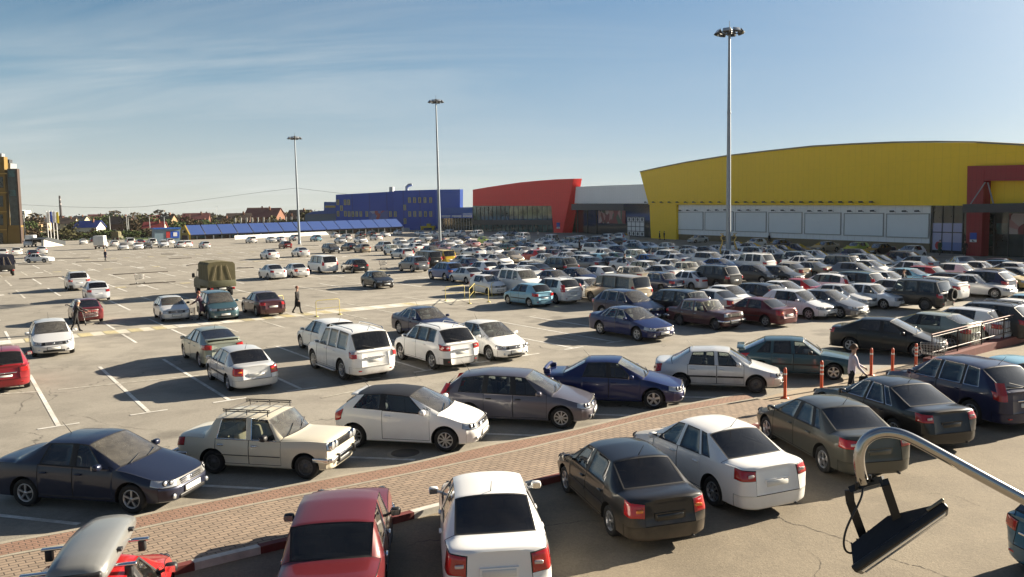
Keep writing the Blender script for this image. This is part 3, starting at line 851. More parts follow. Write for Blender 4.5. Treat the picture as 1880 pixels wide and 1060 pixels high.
    # roof rails
    if p.get('rails'):
        for sd in (1, -1):
            m = MB(); y = p['tum']*w*.86
            a, b = X(p['s_wtop']+.30), X(p['s_roofr']-.15)
            m.tube([(a+.12, sd*y, H-.05), (a, sd*y, H+.035), ((a+b)/2, sd*y, H+.05), (b, sd*y, H+.03), (b-.10, sd*y, H-.06)], .019, 6)
            part('roof_rail', m.mesh('roof_rail', M['chrome'] if tp != 'suv' else M['rim']))
    if p.get('steps'):
        for sd in (1, -1):
            m = MB(); m.rbox(xf-p['wb']+r+.12, xf-r-.12, sd*(w-.05), sd*(w+.08), p['gc']-.02, p['gc']+.04, .02); part('side_step', m.mesh('side_step', M['rim']))
    if p.get('spare'):
        part('spare_wheel', ty, Matrix.Translation((-L/2-.10, -.12, .95)) @ Matrix.Rotation(R(90), 4, 'Z'))
    sp = p.get('spoiler')
    if sp == 'wing':
        m = MB(); x = -L/2 + .20; z = p['deck_r']
        for sd in (1, -1):
            m.rbox(x-.10, x+.12, sd*w*.62-.05, sd*w*.62+.05, z-.03, z+.13, .03)
        m.tube([(x-.06, y*w*.68, z+.155 - .035*abs(y)**3) for y in (-1, -.6, -.2, .2, .6, 1)], .055, 8)
        part('spoiler', m.mesh('spoiler', M['paint']))
    elif sp == 'lip':
        m = MB(); x = -L/2 + (.16 if tp == 'liftback' else .32); z = p['deck'] + (.10 if tp == 'liftback' else .12)
        m.rbox(x-.16, x+.10, -w*.76, w*.76, z-.025, z+.025, .02, M=None)
        for sd in (1, -1): m.rbox(x-.10, x+.10, sd*w*.72-.035, sd*w*.72+.035, z-.12, z+.01, .02)
        part('spoiler', m.mesh('spoiler', M['paint']))
    elif sp == 'roof':
        m = MB(); x = X(p['s_roofr']) ; m.rbox(x-.24, x+.08, -w*.60, w*.60, H-.16, H-.10, .03); part('spoiler', m.mesh('spoiler', M['paint']))
    if p.get('bumper') == 'chrome':
        m = MB()
        for x, sg in ((L/2, 1), (-L/2, -1)):
            m.rbox(x-.03 if sg > 0 else x-.08, x+.08 if sg > 0 else x+.03, -w*.98, w*.98, .42, .53, .03)
            for sd in (1, -1): m.rbox(x+sg*.05-.04, x+sg*.05+.06, sd*.42-.03, sd*.42+.03, .36, .56, .02, 1)
            for sd in (1, -1): m.rbox(x-sg*.22-.2, x-sg*.22+.2, sd*(w-.01)-.03, sd*(w-.01)+.03, .42, .53, .025)
        part('chrome_bumper', m.mesh('chrome_bumper', [M['chrome'], M['black']]))
    return parts, p

_protos = {}
CARS = []
def put_car(tp, x, y, heading, color, metal, label, cat, group=None, detail=2, z=0, name='parked_car', extra=None, **over):
    key = (tp, detail, tuple(sorted(over.items())))
    if key not in _protos: _protos[key] = car_proto(tp, detail, **over)
    parts, p = _protos[key]
    root = empty(name, (x, y, z), R(heading))
    tag(root, label, cat, group)
    col = (*color, metal)
    def mk(spec, par):
        nm, me, mx, kids = spec
        o = bpy.data.objects.new(nm, me); o.color = col
        o.matrix_local = mx
        link(o, par)
        for k in kids: mk(k, o)
        return o
    for spec in parts: mk(spec, root)
    if extra: extra(root, p, col)
    return root, p
# ------------------------------------------------------------------ the photographer's stand: used to survey positions on the ground
CF, CH, CROLL = 1450.0, 6.1, R(1.2)
CTH = math.atan(139/CF)
def ray(px, py):
    a = (px-940)/CF; b = -(py-530)/CF
    x = a*math.cos(CROLL) + b*math.sin(CROLL); u = -a*math.sin(CROLL) + b*math.cos(CROLL)
    return Vector((x, math.cos(CTH) + u*math.sin(CTH), -math.sin(CTH) + u*math.cos(CTH)))
EYE = Vector((0, 0, CH))
def G(px, py, z=0.0):
    d = ray(px, py); t = (z-CH)/d.z
    return Vector((d.x*t, d.y*t, z))
def PROJ(p):
    p = Vector(p) - EYE
    f = p.y*math.cos(CTH) - p.z*math.sin(CTH); U = p.y*math.sin(CTH) + p.z*math.cos(CTH)
    a = p.x*math.cos(CROLL) - U*math.sin(CROLL); b = p.x*math.sin(CROLL) + U*math.cos(CROLL)
    return 940 + CF*a/f, 530 - CF*b/f
def ppm(p):
    """photograph pixels per metre at a place"""
    return CF/max(1, Vector(p).y)
class Wall:
    """an upright plane through two ground points"""
    def __init__(self, a, b):
        self.a = Vector((a[0], a[1], 0)); self.u = (Vector((b[0], b[1], 0)) - self.a); self.len = self.u.length; self.u.normalize()
        self.n = Vector((self.u.y, -self.u.x, 0))
        if self.n.dot(EYE - self.a) < 0: self.n = -self.n
    def uv(self, px, py, off=0.0):
        d = ray(px, py); o = self.a + self.n*off
        t = (o-EYE).dot(self.n)/d.dot(self.n)
        p = EYE + d*t
        return ((p-self.a).dot(self.u), p.z)
    def P(self, u, z, off=0.0):
        return self.a + self.u*u + self.n*off + Vector((0, 0, z))
    def slab(self, mb, poly, f0, f1, mat=0, smooth=False):
        """poly [(u,z)] between offsets f0 (back) and f1 (front)"""
        n = len(poly)
        ar = sum(poly[i][0]*poly[(i+1) % n][1] - poly[(i+1) % n][0]*poly[i][1] for i in range(n))
        flip = (self.u.cross(Vector((0, 0, 1))).dot(self.n) > 0) != (ar > 0)
        if flip: poly = poly[::-1]
        vs = [self.P(u, z, f1) for u, z in poly] + [self.P(u, z, f0) for u, z in poly]
        fs = [tuple(range(n)), tuple(range(n, 2*n))[::-1]] + [(i, n+i, n+(i+1) % n, (i+1) % n) for i in range(n)]
        mb.add(vs, fs, mat, smooth)
    def px(self, pts, off=0.0): return [self.uv(x, y, off) for x, y in pts]
def rect(u0, u1, z0, z1): return [(u0, z0), (u1, z0), (u1, z1), (u0, z1)]

# stall axes of the lot
AX = R(-54.5)
DV = Vector((math.cos(AX), math.sin(AX), 0)); VV = Vector((-DV.y, DV.x, 0))
def LOT(a, b, z=0.0): return DV*a + VV*b + Vector((0, 0, z))
def toLOT(p): return (Vector(p).dot(DV), Vector(p).dot(VV))

# ------------------------------------------------------------------ camera, sky, sun
cd = bpy.data.cameras.new('camera'); cam = bpy.data.objects.new('camera', cd); link(cam)
fw = Vector((0, math.cos(CTH), -math.sin(CTH))); U0 = Vector((0, math.sin(CTH), math.cos(CTH))); X0 = Vector((1, 0, 0))
rv = X0*math.cos(CROLL) - U0*math.sin(CROLL); uv_ = X0*math.sin(CROLL) + U0*math.cos(CROLL)
mw = Matrix((( rv.x, uv_.x, -fw.x, 0), (rv.y, uv_.y, -fw.y, 0), (rv.z, uv_.z, -fw.z, CH), (0, 0, 0, 1)))
cam.matrix_world = mw
cd.sensor_fit = 'HORIZONTAL'; cd.sensor_width = 36; cd.lens = 36*CF/1880
cd.clip_start = .2; cd.clip_end = 6000
scene.camera = cam

SUN_AZ, SUN_EL = 27.0, 20.0          # direction towards the sun: angle from +X, height
w_ = bpy.data.worlds.new("World"); scene.world = w_; w_.use_nodes = True
t = NT(w_)
bg = t.n['Background']
sk = t.new('ShaderNodeTexSky'); sk.sky_type = 'NISHITA'; sk.sun_disc = False
sk.sun_elevation = R(SUN_EL); sk.sun_rotation = R(90 - SUN_AZ); sk.air_density = 1.0; sk.dust_density = .3; sk.ozone_density = 1.6
tc = t.new('ShaderNodeTexCoord').outputs['Generated']
sp = t.new('ShaderNodeSeparateXYZ'); t.l.new(tc, sp.inputs[0])
# thin high cloud: noise on the plane of the cloud layer
iz = t.math('DIVIDE', 1.0, t.math('MAXIMUM', t.math('ADD', sp.outputs[2], .10), .02))
cx = t.math('MULTIPLY', sp.outputs[0], iz); cy = t.math('MULTIPLY', sp.outputs[1], iz)
cmb = t.new('ShaderNodeCombineXYZ'); t.l.new(t.math('MULTIPLY', t.math('ADD', cx, t.math('MULTIPLY', cy, .35)), .34), cmb.inputs[0]); t.l.new(t.math('MULTIPLY', cy, 1.0), cmb.inputs[1])
n1 = t.noise(cmb.outputs[0], 1.15, 8, .60, .8)
n2 = t.noise(cmb.outputs[0], .45, 3, .5, .2)
cf = t.math('MULTIPLY', t.ramp(n1, [(.42, (0, 0, 0)), (.72, (1, 1, 1))]), t.ramp(n2, [(.36, (0, 0, 0)), (.60, (1, 1, 1))]))
cf = t.math('MULTIPLY', cf, .52)
lm_ = t.new('ShaderNodeMapRange', interpolation_type='SMOOTHSTEP'); t.l.new(sp.outputs[0], lm_.inputs[0]); lm_.inputs[1].default_value = -.25; lm_.inputs[2].default_value = .30; lm_.inputs[3].default_value = 1.0; lm_.inputs[4].default_value = .22
cf = t.math('MULTIPLY', cf, lm_.outputs[0])
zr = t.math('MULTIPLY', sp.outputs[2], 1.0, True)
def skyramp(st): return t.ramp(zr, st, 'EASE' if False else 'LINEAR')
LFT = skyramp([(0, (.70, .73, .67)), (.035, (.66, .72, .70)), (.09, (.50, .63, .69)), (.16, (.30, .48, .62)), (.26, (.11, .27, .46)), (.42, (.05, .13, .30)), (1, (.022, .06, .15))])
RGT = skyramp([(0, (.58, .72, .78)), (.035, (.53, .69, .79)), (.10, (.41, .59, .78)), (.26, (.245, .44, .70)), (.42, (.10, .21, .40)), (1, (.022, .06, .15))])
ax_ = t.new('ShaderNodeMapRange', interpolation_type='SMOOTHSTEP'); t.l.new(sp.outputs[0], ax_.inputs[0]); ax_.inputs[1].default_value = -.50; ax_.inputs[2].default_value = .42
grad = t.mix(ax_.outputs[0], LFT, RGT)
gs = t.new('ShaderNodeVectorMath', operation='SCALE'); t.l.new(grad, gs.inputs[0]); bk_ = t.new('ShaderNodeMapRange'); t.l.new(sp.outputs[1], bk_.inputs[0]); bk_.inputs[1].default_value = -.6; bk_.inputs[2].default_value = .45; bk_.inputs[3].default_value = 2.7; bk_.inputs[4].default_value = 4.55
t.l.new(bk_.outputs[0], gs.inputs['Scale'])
nis = t.new('ShaderNodeVectorMath', operation='SCALE'); t.l.new(sk.outputs[0], nis.inputs[0]); nis.inputs['Scale'].default_value = .75
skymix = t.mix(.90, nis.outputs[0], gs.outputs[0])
dt_ = t.new('ShaderNodeVectorMath', operation='DOT_PRODUCT'); t.l.new(tc, dt_.inputs[0]); dt_.inputs[1].default_value = (math.cos(R(SUN_AZ))*math.cos(R(SUN_EL)), math.sin(R(SUN_AZ))*math.cos(R(SUN_EL)), math.sin(R(SUN_EL)))
glow = t.math('POWER', t.math('MAXIMUM', dt_.outputs['Value'], 0.0), 14.0)      # brighter air round the sun
gl_ = t.new('ShaderNodeVectorMath', operation='SCALE'); gl_.inputs[0].default_value = (9.5, 8.8, 7.4); t.l.new(glow, gl_.inputs['Scale'])
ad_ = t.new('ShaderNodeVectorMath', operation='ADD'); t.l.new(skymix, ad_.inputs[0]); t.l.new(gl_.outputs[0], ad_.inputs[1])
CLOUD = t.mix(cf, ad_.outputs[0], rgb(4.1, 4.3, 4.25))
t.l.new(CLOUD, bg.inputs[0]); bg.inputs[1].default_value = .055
sl = bpy.data.lights.new('sun', 'SUN'); sl.energy = 5.0; sl.angle = R(.5); sl.color = (1.0, .87, .68)
so = bpy.data.objects.new('sun', sl); link(so)
sd = Vector((math.cos(R(SUN_AZ))*math.cos(R(SUN_EL)), math.sin(R(SUN_AZ))*math.cos(R(SUN_EL)), math.sin(R(SUN_EL))))
so.rotation_euler = sd.to_track_quat('Z', 'Y').to_euler(); so.location = (60, 30, 60)
scene.view_settings.view_transform = 'Standard'; scene.view_settings.look = 'None'; scene.view_settings.exposure = 1.3; scene.view_settings.gamma = 1

# ------------------------------------------------------------------ ground
def asphalt(name, c0, c1, spot, uvscale=1.0, rough=.88):
    m, t, p = new_mat(name)
    co = t.new('ShaderNodeTexCoord').outputs['Object']
    big = t.noise(co, .07, 6, .62, .6); mid = t.noise(co, .55, 6, .66, .3); fine = t.noise(co, 26, 3, .7)
    grit = t.noise(co, 11, 5, .78)
    c = t.mix(t.ramp(big, [(.32, (0, 0, 0)), (.68, (1, 1, 1))]), rgb(*c0), rgb(*c1))
    c = t.mix(t.math('MULTIPLY', t.ramp(mid, [(.40, (1, 1, 1)), (.56, (0, 0, 0))]), .42), c, rgb(*spot))
    # oil marks: small dark blots
    vo = t.new('ShaderNodeTexVoronoi'); vo.inputs['Scale'].default_value = .34; t.l.new(co, vo.inputs['Vector'])
    blot = t.ramp(t.math('ADD', vo.outputs['Distance'], t.math('MULTIPLY', mid, .55)), [(.34, (1, 1, 1)), (.50, (0, 0, 0))])
    c = t.mix(t.math('MULTIPLY', blot, .38), c, rgb(.045, .042, .038))
    k = t.math('ADD', .30, t.math('MULTIPLY', t.math('ADD', fine, grit), .70))
    mm = t.new('ShaderNodeVectorMath', operation='SCALE'); t.l.new(c, mm.inputs[0]); t.l.new(k, mm.inputs['Scale'])
    # cracks
    v2 = t.new('ShaderNodeTexVoronoi'); v2.feature = 'DISTANCE_TO_EDGE'; v2.inputs['Scale'].default_value = .11
    dis = t.new('ShaderNodeVectorMath', operation='ADD'); t.l.new(co, dis.inputs[0])
    dn = t.new('ShaderNodeTexNoise'); dn.inputs['Scale'].default_value = .8; dn.inputs['Detail'].default_value = 5; t.l.new(co, dn.inputs['Vector'])
    sc_ = t.new('ShaderNodeVectorMath', operation='SCALE'); t.l.new(dn.outputs['Color'], sc_.inputs[0]); sc_.inputs['Scale'].default_value = 2.4
    t.l.new(sc_.outputs[0], dis.inputs[1]); t.l.new(dis.outputs[0], v2.inputs['Vector'])
    crk = t.math('MULTIPLY', t.ramp(v2.outputs['Distance'], [(.0012, (1, 1, 1)), (.0035, (0, 0, 0))]), t.ramp(t.noise(co, .12, 2), [(.48, (0, 0, 0)), (.56, (1, 1, 1))]))
    fin = t.mix(t.math('MULTIPLY', crk, .75), mm.outputs[0], rgb(.03, .028, .025))
    t.l.new(fin, p.inputs['Base Color'])
    p.inputs['Roughness'].default_value = rough
    p.inputs['Specular IOR Level'].default_value = .35
    b = t.new('ShaderNodeBump'); b.inputs['Strength'].default_value = .45; b.inputs['Distance'].default_value = .012
    t.l.new(t.math('ADD', fine, grit), b.inputs['Height']); t.l.new(b.outputs[0], p.inputs['Normal'])
    return m
M['lot'] = asphalt('lot_asphalt', (.245, .226, .192), (.325, .302, .258), (.160, .147, .125))
M['road'] = asphalt('road_asphalt', (.185, .155, .112), (.25, .212, .155), (.125, .105, .078))
M['land'] = mat('dry_land', (.10, .095, .05), .95, var=.5, vscale=.03)
M['grass'] = mat('verge_grass', (.07, .12, .025), .95, var=.5, vscale=.4)
def line_mat(name, col, wear=.5):
    m, t, p = new_mat(name)
    co = t.new('ShaderNodeTexCoord').outputs['Object']
    a = t.ramp(t.noise(co, 5.5, 6, .7), [(.38, (0, 0, 0)), (.60, (1, 1, 1))]); b = t.ramp(t.noise(co, .5, 3), [(.40, (0, 0, 0)), (.62, (1, 1, 1))])
    f = t.math('MULTIPLY', t.math('ADD', t.math('MULTIPLY', a, .6), t.math('MULTIPLY', b, .55)), wear, True)
    t.l.new(t.mix(f, rgb(*col), rgb(.26, .235, .185)), p.inputs['Base Color'])
    p.inputs['Roughness'].default_value = .8
    return m
M['white_line'] = line_mat('white_road_paint', (.74, .73, .69), .6)
M['faint_line'] = line_mat('worn_road_paint', (.62, .60, .54), .85)
M['yellow_line'] = line_mat('yellow_road_paint', (.58, .50, .26), .85)
M['pale_path'] = mat('pale_concrete_path', (.52, .49, .41), .9, var=.25, vscale=1.2, bump=.3)

g = MB(); g.add([(-1600, -120, -.03), (1600, -120, -.03), (1600, 2200, -.03), (-1600, 2200, -.03)], [(0, 1, 2, 3)])
tag(g.build('ground', M['land']), kind='structure')
g = MB()
lotpoly = [G(-700, 1500), G(2600, 1500), Vector((120, 30, 0)), Vector((140, 130, 0)), Vector((60, 330, 0)), Vector((-60, 420, 0)), G(300, 437.5), G(100, 441), G(-150, 450), Vector((-190, 60, 0))]
lotpoly[0] = Vector((-60, -20, 0)); lotpoly[1] = Vector((60, -20, 0))
g.add(lotpoly, [tuple(range(len(lotpoly)))])
o = g.build('parking_lot', M['lot']); tag(o, kind='structure')

# ---- raised pavement: outer edge (lot side), seam, inner kerb (road side), surveyed along its length
ZP = .13
outer = [(-330, 1075), (-150, 1030), (0, 993), (143, 971), (306, 933), (477, 901), (640, 869), (759, 849), (892, 816), (1040, 791), (1190, 755), (1317, 730), (1362, 722)]
seam = [(-330, 1100), (-150, 1056), (0, 1018.5), (120, 1000), (238, 972.6), (477, 921.5), (640, 891), (800, 858), (960, 824), (1087, 792), (1215, 761), (1330, 741), (1385, 731)]
inner = [(-330, 1225), (-100, 1162), (150, 1092), (327, 1041), (470, 1008), (524, 993), (705, 957), (811, 928), (996, 882), (1130, 850), (1270, 812), (1415, 775), (1500, 752)]
def resample(pts, n):
    P = [G(x, y, ZP) for x, y in pts]
    d = [0]
    for a, b in zip(P[:-1], P[1:]): d.append(d[-1] + (b-a).length)
    out = []
    for i in range(n):
        s = d[-1]*i/(n-1); k = 0
        while k < len(d)-2 and d[k+1] < s: k += 1
        f = (s-d[k])/(d[k+1]-d[k]); out.append(P[k].lerp(P[k+1], f))
    for _ in range(3):
        out = [out[0]] + [(out[i-1] + out[i]*2 + out[i+1])/4 for i in range(1, n-1)] + [out[-1]]
    return out
NS = 60
PO, PS, PI_ = resample(outer, NS), resample(seam, NS), resample(inner, NS)
def strip_obj(name, A, B, m, ztop=0.0, skirt=.13):
    """paved strip between two edges, with along/across coordinates for the paving pattern"""
    me = bpy.data.meshes.new(name)
    V = []; F = []; UV = []
    n = len(A); s = 0
    ss = [0]
    for i in range(1, n): ss.append(ss[-1] + ((A[i]+B[i])/2 - (A[i-1]+B[i-1])/2).length)
    for i in range(n):
        V += [A[i] + Vector((0, 0, ztop)), B[i] + Vector((0, 0, ztop))]
    for i in range(n-1): F.append((2*i, 2*i+1, 2*i+3, 2*i+2))
    base = len(V)
    for i in range(n): V += [A[i] + Vector((0, 0, ztop-skirt)), B[i] + Vector((0, 0, ztop-skirt))]
    for i in range(n-1):
        F.append((base+2*i, 2*i, 2*i+2, base+2*i+2)); F.append((2*i+1, base+2*i+1, base+2*i+3, 2*i+3))
    F.append((0, base, base+1, 1)); F.append((2*n-2, 2*n-1, base+2*n-1, base+2*n-2))
    me.from_pydata([tuple(v) for v in V], [], F); me.materials.append(m)
    uv = me.uv_layers.new(name='UVMap')
    co = {}
    for i in range(n):
        wdt = (B[i]-A[i]).length
        for k, val in ((2*i, 0), (2*i+1, wdt), (base+2*i, -skirt), (base+2*i+1, wdt+skirt)): co[k] = (ss[i], val)
    for l in me.loops: uv.data[l.index].uv = co[l.vertex_index]
    me.update()
    o = bpy.data.objects.new(name, me); link(o); return o
def paver_mat(name, c1, c2, mortar, bw=.20, bh=.10):
    m, t, p = new_mat(name)
    uv = t.new('ShaderNodeUVMap').outputs[0]
    br = t.new('ShaderNodeTexBrick'); t.l.new(uv, br.inputs['Vector'])
    br.inputs['Scale'].default_value = 1.0; br.inputs['Brick Width'].default_value = bw; br.inputs['Row Height'].default_value = bh
    br.inputs['Mortar Size'].default_value = .012; br.inputs['Mortar Smooth'].default_value = .3; br.inputs['Bias'].default_value = 0
    br.inputs['Color1'].default_value = rgb(*c1); br.inputs['Color2'].default_value = rgb(*c2); br.inputs['Mortar'].default_value = rgb(*mortar)
    nz = t.noise(uv, .8, 6, .65); nf = t.noise(uv, 30, 3)
    k = t.math('ADD', .55, t.math('ADD', t.math('MULTIPLY', nz, .6), t.math('MULTIPLY', nf, .3)))
    mm = t.new('ShaderNodeVectorMath', operation='SCALE'); t.l.new(br.outputs[0], mm.inputs[0]); t.l.new(k, mm.inputs['Scale'])
    t.l.new(mm.outputs[0], p.inputs['Base Color']); p.inputs['Roughness'].default_value = .88
    b = t.new('ShaderNodeBump'); b.inputs['Strength'].default_value = .5; b.inputs['Distance'].default_value = .01
    t.l.new(t.math('SUBTRACT', 1.0, br.outputs[1]), b.inputs['Height']); t.l.new(b.outputs[0], p.inputs['Normal'])
    return m
M['pav'] = paver_mat('beige_pavers', (.31, .235, .172), (.245, .188, .14), (.08, .062, .048), .25, .125)
M['redpav'] = paver_mat('red_pavers', (.285, .17, .12), (.24, .145, .10), (.10, .07, .055), .20, .10)
M['kerb'] = mat('kerb_concrete', (.30, .27, .215), .9, var=.3, vscale=3, bump=.3)
M['kerb_red'] = mat('kerb_red_paint', (.15, .035, .03), .75, var=.45, vscale=4)
M['kerb_white'] = mat('kerb_white_paint', (.55, .53, .48), .8, var=.45, vscale=4)
def offs(A, B, w): return [a + (b-a).normalized()*w for a, b in zip(A, B)]
O2 = offs(PO, PS, .13); S2 = offs(PS, PI_, .10); I2 = offs(PI_, PS, .16)
tag(strip_obj('outer_kerb', PO, O2, M['kerb']), kind='structure')
tag(strip_obj('red_paved_strip', O2, PS, M['redpav'], -.004), kind='structure')
tag(strip_obj('seam_kerb', PS, S2, M['kerb'], .004), kind='structure')
tag(strip_obj('pavement', S2, I2, M['pav'], -.004), kind='structure')
# painted kerb stones along the road
acc = 0; kA = []; k = 0
marks = [i for i in range(NS)]
segs = []
cur = [0]
lim = 2.0
wht = True
m_ = MB()
for i in range(NS-1):
    L_ = (PI_[i+1]-PI_[i]).length
    px = PROJ((PI_[i]+PI_[i+1])/2)[0]
    white = any(a < px < b for a, b in ((362, 470), (752, 812), (1395, 1520), (150, 250), (-100, 20), (560, 640), (905, 990), (1130, 1230)))
    if px > 1000 and px < 1120: white = False
    a0, a1, b0, b1 = PI_[i], PI_[i+1], I2[i], I2[i+1]
    dn = Vector((0, 0, -.15)); up = Vector((0, 0, .012))
    m_.add([a0+up, a1+up, b1+up, b0+up, a0+dn, a1+dn], [(3, 2, 1, 0), (0, 1, 5, 4)], 1 if white else 0)
tag(m_.build('painted_kerb', [M['kerb_red'], M['kerb_white']]), kind='structure')
# road sheet on the near side of the kerb
g = MB()
rp = [PI_[i] + Vector((0, 0, -ZP+.004)) for i in range(0, NS, 3)]
rp += [G(1640, 700, .004), G(1716, 664, .004), G(1800, 640, .004), G(1900, 616, .004), G(2200, 545, .004)]
rp += [Vector((60, 40, .004)), Vector((60, -15, .004)), Vector((-30, -15, .004))]
g.add(rp, [tuple(range(len(rp)))])
tag(g.build('road', M['road']), kind='structure')
# pale worn end of the pavement, where the bollards stand
g = MB()
ep = [G(1392, 733, .011), G(1432, 722, .011), G(1520, 700, .011), G(1620, 676, .011), G(1712, 655, .011), G(1740, 664, .011), G(1640, 700, .011), G(1530, 742, .011), G(1500, 752, .011)]
g.add(ep, [tuple(range(len(ep)))])
tag(g.build('worn_path', mat('worn_path_concrete', (.30, .245, .175), .92, var=.35, vscale=.9, bump=.4, bscale=25)), kind='structure')

# cracks in the road and lot surface, laid as thin dark seams
ck = MB(); rc = random.Random(9)
def crack(pts, w=.018, z=.0085):
    P = [G(x, y, z) for x, y in pts]
    for _ in range(4):
        out = [P[0]]
        for a, b in zip(P[:-1], P[1:]):
            m = (a+b)/2; L_ = (b-a).length; m += Vector((rc.gauss(0, 1), rc.gauss(0, 1), 0))*L_*.07; out += [m, b]
        P = out
    for a, b in zip(P[:-1], P[1:]):
        d = (b-a); n = Vector((-d.y, d.x, 0)).normalized()*w*.6*(.25 + rc.random()*.6)
        ck.add([a-n, b-n, b+n, a+n], [(0, 1, 2, 3)])
crack([(1425, 944), (1455, 962), (1500, 975), (1560, 995)], .022); crack([(1620, 1020), (1690, 1040), (1760, 1066)], .018); crack([(1560, 995), (1620, 1020)], .014)
crack([(1700, 905), (1760, 912), (1800, 930)], .010); crack([(1480, 1010), (1500, 1050), (1490, 1075)], .010)
crack([(25, 700), (40, 740), (30, 760)], .02); crack([(960, 628), (1000, 640), (1060, 646)], .03); crack([(560, 640), (600, 690), (640, 712)], .012); crack([(120, 760), (200, 780), (290, 790)], .014); crack([(905, 590), (980, 584), (1040, 600)], .03)
tag(ck.build('surface_cracks', mat('crack_tar', (.06, .052, .042), .95)), kind='structure')
# ---- markings
def stripe(mb, p, q, w, z=.008, mat=0):
    p = Vector((p[0], p[1], z)); q = Vector((q[0], q[1], z)); d = (q-p).normalized(); n = Vector((-d.y, d.x, 0))*(w/2)
    mb.add([p-n, q-n, q+n, p+n], [(0, 1, 2, 3)], mat)
ln = MB()
PIT = 2.52; B0 = toLOT(G(222, 710))[1]
A0 = toLOT(G(222, 710))[0]
rng = random.Random(3)
rowsA = []
# two-sided stall rows; row 0 is the one with the white off-roaders, row 1 holds the striped walkway
ROWP = toLOT(G(900, 545))[0] - A0
def in_frame(p):
    x, y = PROJ(p); return -150 < x < 2030 and 400 < y < 1100
for rI in range(0, 10):
    ac = A0 + ROWP*rI
    hl = 5.0
    for k in range(-30, 70):
        b = B0 + k*PIT
        pm = LOT(ac, b)
        if pm.y < 15 or not in_frame(pm): continue
        if rI == 0 and b > B0 + 9*PIT: continue
        wd = .13 if rI < 2 else .17
        mt = 0 if rI == 0 else (0 if rng.random() < .5 else 1)
        if rI == 0:
            stripe(ln, LOT(ac+hl, b), LOT(ac-hl, b), wd, mat=mt)
            stripe(ln, LOT(ac+hl, b-.55), LOT(ac+hl, b+.55), wd, .012, mat=mt)
            if k > 1: stripe(ln, LOT(ac-hl, b-.45), LOT(ac-hl, b+.45), wd, .012, mat=1)
        else:
            if rng.random() < .08: continue
            stripe(ln, LOT(ac+hl, b), LOT(ac+(1.1 if rI == 1 else .2), b), wd, mat=mt)
            stripe(ln, LOT(ac-hl, b), LOT(ac-(1.1 if rI == 1 else .2), b), wd, mat=mt)
    if rI == 0:
        for k in range(-4, 9):
            if k in (0, 1, 4, 5): continue
        stripe(ln, G(107, 716), G(460, 680), .12, .0105, mat=1)
        stripe(ln, G(-40, 727), G(77, 719), .12, .0105, mat=1)
for (x0, y0, x1, y1) in ((0, 947, 145, 963), (372, 892.2, 520, 900), (600, 838.2, 762, 845), (880, 796.5, 990, 800.5), (1060, 760.8, 1165, 763.7), (1250, 729.5, 1330, 730.5)):
    p, q = G(x0, y0), G(x1, y1); d = (q-p).normalized()
    stripe(ln, p - d*4.2, q, .13)
for (x0, y0, x1, y1) in ((590, 731, 650, 719), (1030, 620, 1075, 614), (1000, 617, 1060, 626)):
    stripe(ln, G(x0, y0), G(x1, y1), .12, .0125, mat=1)
tag(ln.build('parking_lines', [M['white_line'], M['faint_line']]), kind='structure')
# the striped walkway in row 1 and the pale path it becomes
aw = A0 + ROWP
wk = MB(); wb = MB()
b0w = toLOT(G(0, 615))[1]; b1w = toLOT(G(590, 578))[1]; b2w = toLOT(G(985, 552))[1]
wb.add([LOT(aw+.85, b0w-10, .010), LOT(aw+.85, b1w, .010), LOT(aw-.85, b1w, .010), LOT(aw-.85, b0w-10, .010)], [(0, 1, 2, 3)], 0)
wb.add([LOT(aw+1.0, b1w, .016), LOT(aw+1.05, b2w, .016), LOT(aw-1.0, b2w, .016), LOT(aw-1.0, b1w, .016)], [(0, 1, 2, 3)], 0)
b = b0w - 9.0
while b < b1w + 7:
    wk.add([LOT(aw+.8, b, .020), LOT(aw+.8, b+.62, .020), LOT(aw-.8, b+.62, .020), LOT(aw-.8, b, .020)], [(0, 1, 2, 3)], 0 if int(b*7) % 3 else 1)
    b += 1.24
tag(wb.build('walkway', [M['pale_path']]), kind='structure')
for rI in (3, 5, 7):
    for k in range(0, 60):
        b = -20 + k*1.9
        p = LOT(A0+ROWP*rI, b)
        if in_frame(p) and p.x < -2 and rng.random() < .8:
            wk.add([LOT(A0+ROWP*rI+.6, b, .020), LOT(A0+ROWP*rI+.6, b+.9, .020), LOT(A0+ROWP*rI-.6, b+.9, .020), LOT(A0+ROWP*rI-.6, b, .020)], [(0, 1, 2, 3)], 0 if k % 3 else 1)
tag(wk.build('walkway_stripes', [M['yellow_line'], M['white_line']]), kind='structure')
# verge at the far end of the lot
g = MB(); g.add([G(70, 437, .01), G(336, 434.5, .01), G(336, 440, .01), G(120, 440.5, .01)], [(0, 1, 2, 3)])
tag(g.build('grass_verge', M['grass']), kind='structure')
